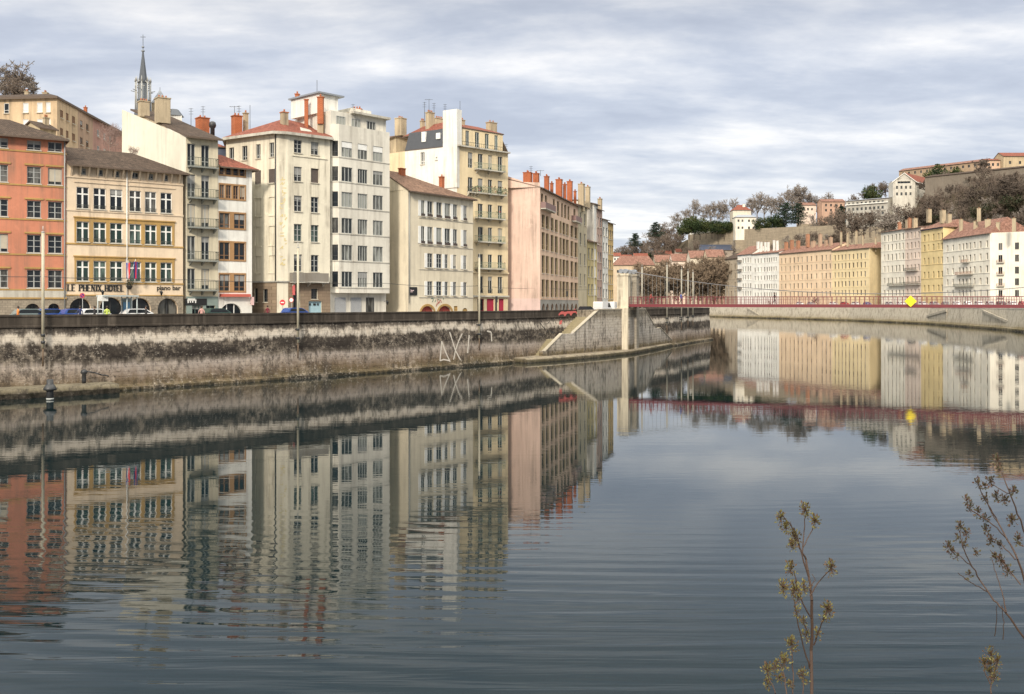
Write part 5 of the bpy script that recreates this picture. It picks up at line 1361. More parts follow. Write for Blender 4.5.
for y in (243,255,267,278.5,290):
    for x0, x1 in ((998.5,1002.5),(1015,1019),(1028,1032)):
        r7.win(1, f.u(x0), f.u(x1), f.z(1000,y+7), f.z(1000,y), 'far', flat('far_window_frame',(.38,.34,.29)), GLASS, hole=False, sill=False)
    if y > 250: r7.balcony(1, f.u(997), f.u(1004.5), f.z(1000,y+7.5), .9, 1.0, railm=flat('rusty_balcony',(.25,.11,.07)), brackets=False)

# =================================================================== HILLS
def lerp_t(T, x):
    if x <= T[0][0]: return T[0][1:]
    for a_, b_ in zip(T, T[1:]):
        if x <= b_[0]:
            t = (x-a_[0])/(b_[0]-a_[0]); return tuple(p*(1-t)+q*t for p, q in zip(a_[1:], b_[1:]))
    return T[-1][1:]
#      px, foot depth, top depth, y of the bare crest, steepness of the wall step
HT = [(560,900,1100,290,0),(600,860,1040,272,0),(640,820,980,258,0),(668,760,900,243,0),(690,690,835,235,1),(740,660,800,230,1),(800,620,740,227,1),(835,590,720,226,.7),(860,560,720,212,0),(900,520,680,196,0),(935,480,640,186,0),(970,450,600,180,0),(1024,410,560,176,0),(1120,330,480,165,0),(1300,240,420,150,0)]
def hz(px, Y):
    y0, y1, yc, st = lerp_t(HT, px); zc = CH-(yc-HY)*(y0+(y1-y0)*(.55 if st > .5 else .9))/F
    t = (Y-y0)/(y1-y0)
    if t <= 0: return RG
    def sm(a, b, x): x = min(1, max(0, (x-a)/(b-a))); return x*x*(3-2*x)
    s1 = sm(0, 1, t); s2 = .34*sm(0,.5,t)+.66*(1 if t > .56 else 0)
    w = min(1, max(0, st)); z = RG + (zc-RG)*((1-w)*s1 + w*s2)
    return z + (t-1)*3*(t > 1)
def hill():
    m, nt, b = _base('hillside_scrub'); g = geo(nt); b.inputs['Roughness'].default_value = 1; b.inputs['Specular IOR Level'].default_value = .05
    f1 = noise(nt, g, .05, 8, .75); f2 = noise(nt, g, .5, 4, .8)
    c = mix(nt, ramp(nt, f1, [(.4,0),(.6,1)]), (.065,.05,.036), (.115,.09,.065))
    c = mix(nt, ramp(nt, f2, [(.4,.6),(.6,0)]), c, (.045,.045,.028)); L(nt, c, b.inputs['Base Color'])
    a = MB(); xs = list(range(560,1301,6)); rows = []
    for px in xs:
        y0, y1, yc, st = lerp_t(HT, px); col_ = []
        for k in range(26):
            t = -.02+1.3*k/25; 
            if k == 25: t = 3.2
            Y = y0+(y1-y0)*t; q = G2(px, Y); col_.append(V((q.x,q.y,hz(px,Y)+(random.uniform(-.7,.7) if 0 < t < 1.2 else 0)-(60 if k == 25 else 0)-(.3 if t <= 0 else 0))))
        rows.append(col_)
    for i in range(len(xs)-1):
        for k in range(25): a.face([rows[i][k], rows[i+1][k], rows[i+1][k+1], rows[i][k+1]], m, True)
    o = a.build('hill'); tag(o, kind='structure')
    bm = bmesh.new(); bm.from_mesh(o.data); bmesh.ops.remove_doubles(bm, verts=bm.verts, dist=.01); bm.to_mesh(o.data); bm.free()
    # left hill behind the salmon house
    a = MB(); R_ = []
    for i in range(17):
        r_ = []
        for j in range(17):
            x = -330+i*17; y = 175+j*14; d = math.hypot((x+170)/95, (y-300)/95)
            z = G-1 + 62*max(0, 1-d*d*.62)**1.3; r_.append(V((x, y, z)))
        R_.append(r_)
    for i in range(16):
        for j in range(16): a.face([R_[i][j],R_[i+1][j],R_[i+1][j+1],R_[i][j+1]], m, True)
    tag(a.build('left_hill'), kind='structure')
    return R_
random.seed(3); LH = hill()
# retaining wall with white balustrade along the step
RW = stone('old_retaining_stone', (.38,.32,.235), (.30,.25,.185), 1.6, .6, dirt=.5)
def rwall():
    t = None; a = MB(); c = MB(); pts = []
    for px in range(688, 842, 6):
        y0, y1, yc, st = lerp_t(HT, px); Y = y0+(y1-y0)*.548; pts.append((G2(px,Y), CH-(yc-.6-HY)*Y/F))
    t = thing('retaining_wall', (pts[0][0].x,pts[0][0].y,20), 'long old stone retaining wall holding up the wooded hill', 'retaining wall')
    for (p, z), (q, w) in zip(pts, pts[1:]):
        n = V((-(q-p).y, (q-p).x)).normalized()*3
        zb = z-42; a.hexa([(p.x,p.y,zb),(q.x,q.y,zb),(q.x+n.x,q.y+n.y,zb),(p.x+n.x,p.y+n.y,zb),(p.x,p.y,z),(q.x,q.y,w),(q.x+n.x,q.y+n.y,w),(p.x+n.x,p.y+n.y,z)], RW)
    a.build('wall', t)
    for (p, z), (q, w) in list(zip(pts, pts[1:]))[:9]:
        n = V((-(q-p).y, (q-p).x)).normalized()*.5; z += .003; w += .003
        c.hexa([(p.x,p.y,z),(q.x,q.y,w),(q.x+n.x,q.y+n.y,w),(p.x+n.x,p.y+n.y,z),(p.x,p.y,z+1.7),(q.x,q.y,w+1.7),(q.x+n.x,q.y+n.y,w+1.7),(p.x+n.x,p.y+n.y,z+1.7)], grw)
    c.build('balustrade', t)
rwall()
def hz_y(px, t): y0, y1, _, _ = lerp_t(HT, px); return y0+(y1-y0)*t
# ---- houses on the hill and far low houses
def hill_house(label, x0, x1, ye, yb, Y, mat, roofm=TILE_F, rise=2.5, rows=(), cols=(), depth=12, Y2=None, hipL=0, hipR=0, wh=3.2, ang=None, cat='house', name='hill_house', back=None):
    b = Bld(name, label, cat, [(x0,Y),(x1,Y2 or Y)], 0, mat, depth, base=CH-(yb+6-HY)*Y/F, back=back); f = b.faces[0]; b.top = f.z(x0,ye); zt_ = min(hz(x0,Y), hz(x1,Y2 or Y))-2
    if zt_ < b.base and name == 'hill_house':
        a = MB(); q = [f.pt(.05,zt_,-.05), f.pt(f.w-.05,zt_,-.05), f.pt(f.w-.05,zt_,-depth), f.pt(.05,zt_,-depth)]; a.hexa(q+[V((p.x,p.y,b.base+.01)) for p in q], RW); b.part('foundation', a)
    for y in rows:
        for c in cols:
            z = f.z(x0,y); b.win(0, f.u(c)-.7, f.u(c)+.7, z-wh*.6, z, 'far', GREYW, GLASS, inset=.25, sill=False)
    b.finish(); b.gableroof(0, b.top, b.top+rise, depth/2, roofm, D=depth, over=.6, hipL=hipL, hipR=hipR); return b
v1 = hill_house('small white villa with dark hipped roof above the retaining wall', 735.5, 756, 217, 234, 733, crm3, ZINC, 2.2, (219.5,226.5), (738.5,742.5,749,753.5), depth=10, hipL=3, hipR=3)
v2 = hill_house('white villa with a red roof and chimney rising behind the small villa', 733, 751, 210, 226, 745, cream2, TILE_R, 4.5, (), (), depth=11, hipL=5, hipR=5)
v2.chimney(742.5,745,204,212,748,crm3,0,deep=1)
hill_house('pale pink house behind the dark cedar on the hill', 801, 816, 205, 218, 745, rosy, TILE_F, 2.5, (208,), (804,808,812))
hill_house('low rosy house with red roof on the hill between the two cedars', 822, 845, 201.5, 218, 735, stucco('hill_rose',(.52,.34,.25),.2), TILE_F, 2.5, (204,209), (826,831,836,841))
h1 = hill_house('flat white apartment house half way up the wooded hill', 846, 888, 201, 222, 640, stucco('hill_grey_white',(.44,.42,.37),.35), ZINC, .9, (203,208.5,214), tuple(849+4.2*i for i in range(9)), Y2=620, depth=12)
h1.band(0, h1.faces[0].z(850,202)-2.2, h1.faces[0].z(850,202)-1.6, .9, grw); 
# gabled white school-like house
def gabled(label, x0, x1, yp, ye, yb, Y, x2, Y2):
    b = Bld('hill_house', label, 'house', [(x0,Y),(x1,Y-2),(x2,Y2)], 0, stucco('hill_pale_stucco',(.58,.55,.48),.3), 10, base=CH-(yb+45-HY)*Y/F, back=(.1,1)); f = b.faces[0]; b.top = f.z(x0,ye)
    b.win(0, f.u(897.5), f.u(910.5), f.z(x0,183.5), f.z(x0,178.5), 'quad', GREYW, GLASS, inset=.4, sill=False, arch=2.4)
    for c in (897,901.5,906,910.5):
        for y in (186,192.5): z = f.z(x0,y); b.win(0, f.u(c)-.6, f.u(c)+.6, z-2, z, 'far', GREYW, GLASS, inset=.25, sill=False)
    g = b.faces[1]
    for c in (921,927,932): z = g.z(c,186); b.win(1, g.u(c)-.7, g.u(c)+.7, z-2, z, 'far', GREYW, GLASS, inset=.25, sill=False)
    zp = f.z((x0+x1)/2,yp); f.tops.append([(0,b.top),(f.w,b.top),(f.w/2,zp)]); b.finish()
    P = lambda u, d, z: f.pt(u, z, -d); dv = (g.P1-g.P0); l = dv.length; d3 = V((dv.x,dv.y,0))
    b.slabroof([[P(-1,-.8,b.top-.5), P(f.w/2,-.8,zp+.2), P(f.w/2,-.8,zp+.2)+d3, P(-1,-.8,b.top-.5)+d3], [P(f.w/2,-.8,zp+.2), P(f.w+1,-.8,b.top-.5), P(f.w+1,-.8,b.top-.5)+d3, P(f.w/2,-.8,zp+.2)+d3]], TILE_R, .5, edge=grw)
gabled('white gabled house with a round arch window and long red roof on the hill', 893, 915, 173, 181.5, 200, 620, 937, 645)
lg = hill_house('long grey convent building half hidden by bare trees near the hill crest', 925, 1060, 177, 204, 600, stucco('grey_convent',(.21,.18,.145),.8), TILE_D, 1.6, (), (), depth=14, Y2=540)
f = lg.faces[0]
for c in range(996, 1058, 9):
    for y in (179,188.5,197): 
        z = f.z(1000,y); lg.win(0, f.u(c)-1.5, f.u(c)+1.5, z-3.6, z, 'far', flat('far_window_frame',(.38,.34,.29)), GLASS, hole=False, sill=False)
lg.band(0, f.z(1000,187.3), f.z(1000,186), .3, crm3, f.u(990))
hill_house('long low ochre building with red roof along the hill crest', 899, 985, 171, 180, 690, stucco('crest_ochre',(.38,.28,.19),.4), TILE_F, 2.2, (173,), tuple(903+6*i for i in range(13)), Y2=640, depth=12)
tw = hill_house('peach tower house with red roof on the hill crest at the right edge', 986, 1003, 160, 172, 600, stucco('crest_peach',(.60,.42,.30),.2), TILE_R, 1.5, (163,), (989,993,998), depth=10)
hill_house('tan block joined right of the peach tower house on the crest', 1003.5, 1050, 156, 172, 596, stucco('crest_tan',(.50,.40,.26),.3), TILE_R, 3, (161,), (1010,1020,1030), depth=12)
# far row behind the quay trees, and the red roofed hall beyond the pylon
hill_house('wide low hall with bright red hipped roof just right of the left bank row', 613, 655, 265, 300, 640, stucco('hall_cream',(.60,.48,.34),.2), TILE_F, 6.5, (270,279,288), (618,643,648,653), depth=16, hipL=6, hipR=3, name='far_house')
rd = random.Random(12)
for i, (x0, x1, ye, mt, lab) in enumerate(((655.5,672,262,'far_tan','greyish tan house behind the mooring poles, left of the far row'),(672.2,690,261,'far_rosy','rosy house in the middle of the far row behind bare trees'),(690.2,707,258,'far_cream','cream house third in the far row behind bare trees'),(707.2,724.8,257,'hall_cream','ochre cream house right end of the far row behind bare trees'))):
    hill_house(lab, x0, x1, ye, 300, 690-i*14, MATS[mt], TILE_F, 5.5, (266,274,282,290), tuple(x0+2+3.6*k for k in range(4)), depth=14, name='far_house')
tb = hill_house('grey slate roofed house above the far row with a small yellow lantern', 700, 733, 250, 268, 735, stucco('far_grey',(.33,.28,.23),.3), SLATE, 4.5, (), (), depth=12, name='far_house')
for x0, x1, y, m_, lab in ((612,621,256,grw,'tiny white house at the foot of the far wooded hill'),(622,632,258,rosy,'tiny rosy house beside the tiny white house below the wood'),(634,648,256.5,cream2,'tiny cream house at the hill foot above the red hall roof'),(655,672,254,cream2,'small pale house climbing the slope left of the retaining wall'),(676,696,252,rosy,'small rosy house on the slope below the retaining wall')):
    hill_house(lab, x0, x1, y, y+9, 800, m_, TILE_R, 3, (y+2,), (x0+3,x1-3), depth=9, name='far_house')
a = MB(); 

# =================================================================== TREES
BARK = flat('bare_bark', (.13,.10,.078), .95, var=.3); BARK2 = flat('grey_bark', (.21,.18,.155), .95, var=.3); BARK3 = flat('dark_bark', (.085,.066,.052), .95)
def leafm(name, c):
    m = flat(name, c, .8, var=.45, spec=.2); return m
def bare_tree(seed, h, spread, twig, mat, levels=5, up=.5, density=3):
    rd = random.Random(seed); tr = MB(); cr = MB()
    def br(p, d, ln, r, lev):
        m = tr if lev <= 1 else cr; q = p + d*ln
        m.tube(p, q, r, mat, 5 if lev < 2 else 3, r*.62, caps=False, smooth=False)
        if lev >= levels: return
        n = density if lev > 0 else density+2
        for k in range(n):
            t = rd.uniform(.45, 1) if lev else rd.uniform(.55,1); s = p+d*(ln*t)
            e = V((rd.gauss(0,1),rd.gauss(0,1),rd.gauss(0,.55))).normalized()
            nd = (d*up + e*spread + V((0,0,.22))).normalized()
            br(s, nd, ln*rd.uniform(.58,.82), max(r*.55, twig), lev+1)
    br(V((0,0,-.5)), V((rd.uniform(-.05,.05),rd.uniform(-.05,.05),1)).normalized(), h*.36, h*.022, 0)
    k = h/max(v[2] for v in cr.v); wmax = sorted(math.hypot(v[0],v[1]) for v in cr.v)[int(len(cr.v)*.97)]; kw = min(k*1.35, .42*h/wmax)
    for m in (tr, cr): m.v = [(v[0]*kw, v[1]*kw, v[2]*k) for v in m.v]
    return tr.mesh('trunk'), cr.mesh('crown')
def leafy(seed, h, w, base, mats, n, size, shape='round', tm=None):
    rd = random.Random(seed); tr = MB(); cr = MB(); tr.tube((0,0,-.5), (0,0,h*.8), h*.022, tm or BARK3, 6, h*.008)
    cl = []
    if shape == 'cedar':
        for k in range(13):
            z = h*(.28+.70*k/13); L_ = w*(1-.72*(k/13)**1.2)*rd.uniform(.7,1.1)
            for j in range(4):
                t = rd.uniform(0,6.28); q = V((math.cos(t)*L_*.75, math.sin(t)*L_*.75, z+rd.uniform(-.3,.5))); tr.tube((0,0,z-.4), q, .1, tm or BARK3, 4, .04)
                cl.append((q, L_*.42, .30)); cl.append((q*.5+V((0,0,z*.5)), L_*.4, .3))
    elif shape == 'cone':
        for k in range(16):
            z = h*(.15+.85*k/16); r_ = w*(1-k/16)+.2
            for j in range(3): t = rd.uniform(0,6.28); cl.append((V((math.cos(t)*r_*.55, math.sin(t)*r_*.55, z)), r_*.6, .7))
    else:
        for k in range(22):
            d = V((rd.gauss(0,1),rd.gauss(0,1),rd.gauss(0,.8))).normalized()*rd.uniform(.35,.8)
            c = V((d.x*w, d.y*w, h*(.58)+d.z*h*.36)); cl.append((c, w*rd.uniform(.28,.48), .8)); tr.tube((0,0,h*.35), c, .09, tm or BARK3, 4, .03)
    per = n//len(cl)
    for c, r, fl in cl:
        m = rd.choice(mats)
        for k in range(per):
            d = V((rd.gauss(0,1),rd.gauss(0,1),rd.gauss(0,1))).normalized()*r*rd.uniform(.55,1.08); d.z *= fl
            e = [V([rd.uniform(-size,size) for _ in range(3)]) for _ in range(3)]
            cr.face([c+d+x for x in e], m)
    return tr.mesh('trunk'), cr.mesh('crown')
PR = {'bare': [bare_tree(s, 11, .95, .085, (BARK,BARK2,BARK)[s % 3], 5) for s in range(5)],
      'light': [bare_tree(20+s, 12, .85, .07, BARK2, 5) for s in range(3)],
      'dark': [bare_tree(40+s, 11, 1.0, .10, BARK3, 5) for s in range(3)],
      'plane': [bare_tree(60+s, 17, .9, .11, flat('plane_twigs',(.17,.125,.085),.95), 6, density=3) for s in range(3)],
      'green': [leafy(80+s, 11, 4.6, 0, [leafm('evergreen_dark',(.022,.038,.016)), leafm('evergreen_mid',(.040,.060,.022)), leafm('evergreen_olive',(.06,.072,.025))], 2600, .42) for s in range(3)],
      'cedar': [leafy(90+s, 17, 7.5, 0, [leafm('cedar_dark',(.016,.030,.018)), leafm('cedar_mid',(.026,.042,.026))], 3600, .45, 'cedar') for s in range(2)],
      'ivy': [leafy(95+s, 11, 3.6, 0, [leafm('ivy_dark',(.022,.030,.012)), leafm('ivy_brown',(.06,.05,.03))], 1300, .4) for s in range(2)]}
TL = {'bare': ('bare brown winter tree standing in the wood on the far hill', 'bare_tree', 'bare trees on the far hill'),
      'light': ('pale grey bare tree standing tall on the skyline above the retaining wall', 'bare_tree', 'pale bare trees on the skyline'),
      'dark': ('dark bare tree crowded before the grey convent on the far hill', 'bare_tree', 'dark bare trees below the convent'),
      'plane': ('bare plane tree with dense tan twigs on the far quay beyond the bridge pylon', 'plane_tree', 'bare plane trees on the far quay'),
      'green': ('dense green evergreen tree above the retaining wall', 'evergreen_tree', 'round evergreens on the far hill'),
      'cedar': ('dark layered cedar tree on the far hill', 'cedar_tree', None), 'ivy': ('dark ivy covered tree in the wood on the far hill', 'ivy_covered_tree', 'ivy covered trees on the far hill')}
rT = random.Random(77)
def tree(kind, p, sc=1.0, label=None, group=True, sz=None):
    lab, nm, gr = TL[kind]; t = thing(nm, p, label or lab, 'tree', None if (label or not group) else gr, rT.uniform(0,6.28))
    t.scale = (sc, sc, sz or sc*rT.uniform(.9,1.12)); tr, cr = rT.choice(PR[kind]); link('trunk', tr, t); link('crown', cr, t); return t
def at_hill(px, t_): Y = hz_y(px, t_); q = G2(px, Y); return V((q.x, q.y, hz(px, Y)-.3)), Y
def on_y(px, Y, y): return W(px, y, Y)
# skyline and slopes
for i in range(24):                                   # right part of the hill, packed rows
    px = rT.uniform(838, 1050); tt = rT.choice((.2,.3,.4,.5,.6,.7,.85,1.0))+rT.uniform(-.07,.07)
    p, Y = at_hill(px, tt)
    if 930 < px < 1050 and tt > .45 and rT.random() < .75: kind = 'dark'
    else: kind = 'bare' if rT.random() < .88 else 'ivy'
    if tt > .6 and (888 < px < 937 or 842 < px < 892): continue
    tree(kind, p, rT.uniform(1.35,1.9) if px < 930 else rT.uniform(1.0,1.5))
for px, y, sc in ((862,208,1.1),(868,206,1.2),(874,200,1.1),(880,197,1.2),(886,196,1.1),(893,192,.9),(852,209,1.),(845,212,.9),(838,214,.9),(900,190,1.),(908,188,1.1),(916,186,1.),(960,184,.8),(968,183,.9),(975,181,.8),(948,184,.8)):
    tree('bare', on_y(px, 735, y+3), sc*1.15)
for k, (px, y, sc, lab) in enumerate(((872,206,1.15,'rounded dark evergreen on the skyline left of the gabled house'),(938,193,1.3,'broad dark evergreen in front of the long red roof, left of its pair'),(956,191,1.25,'broad dark evergreen in front of the long red roof, right of its pair'))):
    tree('green', on_y(px, 655 if px > 900 else 725, y+4), sc*1.5, lab)
for px, y, Y, sc in ((626,262,840,.75),(633,256,840,.95),(640,258,845,.95),(647,252,850,1.1),(655,250,850,1.15),(660,244,850,1.2),(666,243,850,1.1),(672,240,850,1.1),(636,262,830,.8),(645,262,820,.9),(652,260,815,1.),(660,257,810,1.),(668,252,805,.9),(675,246,800,.8),(629,266,830,.6),(621,263,850,.7),(617,264,850,.6),(657,262,800,.7),(664,262,795,.7)):
    tree('bare', on_y(px, Y, y+2), sc*1.6)
for px in range(614, 682, 3):
    yb = 262-(px-614)*.27; tree('bare', on_y(px, 835, yb+rT.uniform(0,8)), rT.uniform(.9,1.5))
for px, y, sc, lab, kd in ((635,249,.75,'flat topped dark pine standing left on the far wooded slope','cedar'),(656,240,.8,'flat topped dark pine nearer the retaining wall on the wooded slope','cedar'),(616,259,.55,'small dark conifer at the far left end of the wooded hill','green'),(647,262,.7,'dark evergreen bush low on the wooded slope','green'),
                       (785,229,.95,'large dark layered cedar left of the pale pink house','cedar'),(798,229,.9,'large dark layered cedar directly before the pale pink house','cedar'),(843,231,.85,'dark cedar at the right end of the retaining wall','cedar')):
    tree(kd, on_y(px, 720 if px > 700 else 815, y+2), sc*1.35, lab)
for px, y, sc in ((683,235,.9),(689,234,1.15),(694,234,1.2),(700,234,1.15),(706,233,.9),(712,233,.85),(718,233,1.0),(724,233,1.05),(730,232,.9),(761,231,.95),(768,231,.8),(774,231,1.1),(780,231,.9),(817,234,.7)):
    tree('green', on_y(px, 722 if px > 756 else 745, y+5), sc*1.45)
for px, y, sc in ((679,232,1.0),(686,226,1.),(693,223,1.1),(703,224,1.),(710,226,1.1),(717,224,1.1),(723,224,1.),(730,222,1.1),(750,220,1.1),(757,219,1.2),(764,219,1.1),(771,218,1.1),(779,217,1.15),(786,216,1.2),(793,215,1.3),(800,213,1.3),(806,213,1.2),(812,214,1.1),(818,218,1.),(826,218,1.),(831,217,1.1)):
    tree('light', on_y(px, 765, y+3), sc*1.55)
for px in range(812, 842, 4): tree('bare', on_y(px, 690, 236+rT.uniform(-3,4)), rT.uniform(1.0,1.4))
for px in range(798, 850, 4): tree('bare', on_y(px, 655, 249+rT.uniform(-3,3)), rT.uniform(.8,1.2))
for i, px in enumerate(range(638, 728, 4)):
    q = G2(px, 640-i*2.5+rT.uniform(-6,6)); tree('plane', (q.x,q.y,RG), rT.uniform(1.35,1.8)*(1.0 if px < 695 else 1.1))
for px, y, sc in ((815,300,.45),(769,298,.3)):
    q = G2(px, FY(px)-9); tree('bare', (q.x,q.y,RG), sc, 'small dark pruned tree on the far pavement before the orange peach house' if px == 815 else 'small dark pruned tree on the far pavement before the plain white house')
for k, t_ in enumerate((.18,.32,.45,.57,.69,.82)):
    for px in range(926+3*(k % 2), 1052, 8):
        p, Y = at_hill(px+rT.uniform(-2,2), t_+rT.uniform(-.04,.04)); zt = CH-(172-HY)*Y/F-1.5+rT.uniform(-1,1)*2
        tree(rT.choice(('bare','dark','bare','ivy') if k < 4 else ('bare','dark')), p, max(.55, min(rT.uniform(1.1,1.5), (zt-p.z)/11)))
for px, y in ((684,262),(689,260),(694,257),(701,262),(712,258),(724,260),(735,257),(758,252),(772,254),(788,250)): tree('bare', on_y(px, 690, y), rT.uniform(.6,1.1))
for px in range(840, 942, 6):
    tree('bare', on_y(px, 590, 240-(px-840)*.12+rT.uniform(-4,4)), rT.uniform(1.3,1.75))
for px in list(range(918, 986, 5))+[1012,1020,1030,1040]:
    if px > 930: tree(rT.choice(('bare','dark')), on_y(px, 612, 196-(px-918)*.13+rT.uniform(-3,3)), rT.uniform(.75,1.15))
# left bank: trees on the hill behind the salmon house, the pinkish tree by the terrace
for x, y, Y, sc in ((14,102,250,1.2),(20,100,250,1.35),(27,102,252,1.0),(34,104,255,.75),(5,98,250,1.3),(-5,96,250,1.4),(24,106,240,.9),(12,108,240,1.1)):
    tree('bare', on_y(x, Y, y+3), sc*.72, 'dark bare trees on the skyline behind the ochre terrace block at the far left').__setitem__('group','bare trees behind the terrace block')
pkb = flat('pinkish_twigs', (.24,.17,.15), .95); PR['pinkt'] = [bare_tree(7, 6.5, 1.0, .014, pkb, 6)]; TL['pinkt'] = ('x','bare_tree',None)
t = tree('pinkt', W(110,156,140), .72, 'small pinkish bare tree behind the hotel roof before the rose terrace')
tree('pinkt', W(133,160,122), .28, 'tiny bare shrub sticking up behind the hotel roof by the blank white wall')

# =================================================================== STREET THINGS
def ground_at(px, off): # point on left bank street, off metres behind the quay edge
    P = offs(Q, off)
    for i in range(len(Q)-1):
        f = Face(P[i], P[i+1], 0); r = V(((px-CX)/F, 1))
        if abs(cross2(r, f.U)) < 1e-6: continue
        u = f.u(px)
        if -.001 <= u <= f.w+.001 and f.pt(u,0).y > 20: q = f.pt(u,0); return V((q.x,q.y,G)), f.ang
def car_meshes(paint, kind='hatch'):
    key = ('car', paint.name, kind)
    if key in WCACHE: return WCACHE[key]
    gl = flat('car_glass',(.02,.025,.03),.08); ty = flat('tyre_rubber',(.02,.02,.02),.9)
    if kind == 'hatch':
        body = [(-2.05,.35),(-2.1,.62),(-2.0,.92),(-1.55,.98),(.95,.98),(1.75,.84),(2.05,.68),(2.08,.35)]; cab = [(-1.85,.98),(-1.55,1.42),(-1.2,1.5),(.15,1.49),(.5,1.38),(1.15,.98)]; gw = [(-1.62,1.02),(-1.42,1.38),(-1.1,1.42),(.1,1.42),(.36,1.34),(.9,1.02)]
    else:
        body = [(-2.6,.4),(-2.62,1.1),(-2.6,1.25),(1.6,1.25),(2.35,1.1),(2.55,.8),(2.58,.4)]; cab = [(-2.6,1.25),(-2.55,2.2),(-2.4,2.35),(.9,2.35),(1.15,2.25),(1.9,1.25)]; gw = [(.15,1.32),(.15,2.05),(.85,2.1),(1.0,2.0),(1.55,1.32)]
    w = .86 if kind == 'hatch' else .98
    a = MB(); a.prism([(x,-w,z) for x,z in body], (0,2*w,0), paint); ci = .12 if kind == 'hatch' else .05
    lo = [(x,-w+ (0.02 if z < 1.3 and kind == 'hatch' else ci),z) for x,z in cab]; hi = [(x,-y,z) for x,y,z in lo]
    n = len(lo); a.face(lo, paint); a.face(hi[::-1], paint)
    for i in range(n-1): a.face([lo[i],hi[i],hi[i+1],lo[i+1]], paint)
    bm_ = a.mesh('body')
    bmm = bmesh.new(); bmm.from_mesh(bm_); bmesh.ops.remove_doubles(bmm, verts=bmm.verts, dist=.001); bmesh.ops.recalc_face_normals(bmm, faces=bmm.faces); bmesh.ops.bevel(bmm, geom=[e for e in bmm.edges if len(e.link_faces) == 2 and e.calc_face_angle(0) > .5], offset=.05, segments=2, affect='EDGES'); bmm.to_mesh(bm_); bmm.free()
    g = MB(); 
    for s in (-1, 1):
        g.prism([(x, s*(w-.055 if kind == 'hatch' else w-.045), z) for x, z in gw], (0, s*.02, 0), gl)
    sh = (.58,1.33,1.08,1.04) if kind == 'hatch' else (1.18,2.18,1.86,1.34)
    ws = MB(); ws.hexa([(sh[2],-w+.2,sh[3]),(sh[2]+.03,-w+.2,sh[3]+.01),(sh[2]+.03,w-.2,sh[3]+.01),(sh[2],w-.2,sh[3]),(sh[0],-w+.26,sh[1]),(sh[0]+.03,-w+.26,sh[1]+.01),(sh[0]+.03,w-.26,sh[1]+.01),(sh[0],w-.26,sh[1])], gl)
    wh = MB(); wh.tube((0,-.11,0), (0,.11,0), .31 if kind == 'hatch' else .34, ty, 16); wh.tube((0,-.115,0), (0,.115,0), .19, GREY, 12)
    lt = MB(); lt.bx(-.04,.04,-.16,.16,-.08,.08, flat('headlight_lens',(.6,.6,.55),.2))
    WCACHE[key] = (bm_, g.mesh('side_window'), ws.mesh('windscreen'), wh.mesh('wheel'), lt.mesh('headlight'), w, kind); return WCACHE[key]
def car(p, ang, paint, label, kind='hatch', group=None, sc=1.0, cat=None):
    bm_, g, ws, wh, lt, w, k = car_meshes(paint, kind); t = thing('parked_car' if kind == 'hatch' else 'delivery_van', p, label, cat or ('car' if kind == 'hatch' else 'van'), group, ang); t.scale = (sc,sc,sc)
    link('body', bm_, t); link('side_window', g, t); link('windscreen', ws, t)
    for x in ((-1.3,1.3) if kind == 'hatch' else (-1.6,1.7)):
        for s in (-1, 1): link('wheel', wh, t, (x, s*(w-.1), .31 if kind == 'hatch' else .34))
    for s in (-1, 1): link('headlight', lt, t, (2.03 if kind == 'hatch' else 2.52, s*(w-.24), .68 if kind == 'hatch' else .85))
    return t
CARS = {'white': flat('car_white',(.7,.7,.7),.25,var=.02), 'blue': flat('car_blue',(.03,.07,.25),.25,var=.02), 'teal': flat('car_grey_green',(.16,.20,.20),.25,var=.02), 'grey': flat('car_silver',(.35,.36,.37),.25,var=.02), 'black': flat('car_black',(.02,.022,.028),.2,var=.02), 'green': flat('car_dark_green',(.03,.06,.05),.25,var=.02), 'red': flat('car_red',(.35,.03,.03),.25,var=.02)}
rp = G+.14
for px, off, c, lab, kd in ((33,15.2,'teal','grey green car in front of the wide arch of the salmon house','hatch'),(54,15.2,'blue','dark blue car before the narrow arch of the salmon house','hatch'),
    (80,13.0,'blue','blue car parked in front of the first arch of the hotel','hatch'),(97,12.0,'white','white car parked just left of the bus shelter','hatch'),(219,11.5,'green','dark green car roof showing over the parapet by the white narrow house','hatch'),
    (140,9.5,'white','white car parked beside the bus shelter','hatch'),(297,13.5,'blue','blue van parked before the pale yellow corner building','hatch'),(587,10.0,'black','dark blue car above the red scrawl near the top of the stairs','hatch')):
    p, an = ground_at(px, off); car(p+V((0,0,.02)), an, CARS[c], lab, kd, sc=1.0, cat=None)
p, an = ground_at(603, 9.5); car(p, an+.1, CARS['white'], 'white van at the top of the stairs next to the bridge pylon', 'van')
p, an = ground_at(612, 13); car(p, an+.1, CARS['white'], 'tall white van behind the other, closest to the bridge pylon', 'van', sc=1.0)
# stripes of the blue and white van
cols_ = ['white','grey','black','white','red','white','blue','white','grey','white','black','white','grey','teal','white','white']
for i in range(22):
    px = 800+i*11.2; P = offs(RB,-5.2); 
    Yq = None
    for k in range(len(RB)-1):
        f = Face(P[k+1], P[k], 0); u = f.u(px)
        if 0 <= u <= f.w and f.pt(u,0).y > 150: q = f.pt(u,0); Yq = f.ang; break
    if Yq is None: continue
    if i in (2,7): continue
    c = cols_[i % 16]; nm = {'white':'white','grey':'silver','black':'black','red':'red','blue':'blue','teal':'grey green'}[c]
    car((q.x,q.y,RG+.6), Yq, CARS[c], f'{nm} car parked behind the parapet on the far right bank', group=f'{nm} cars along the far right bank', kind='hatch', sc=1.12)
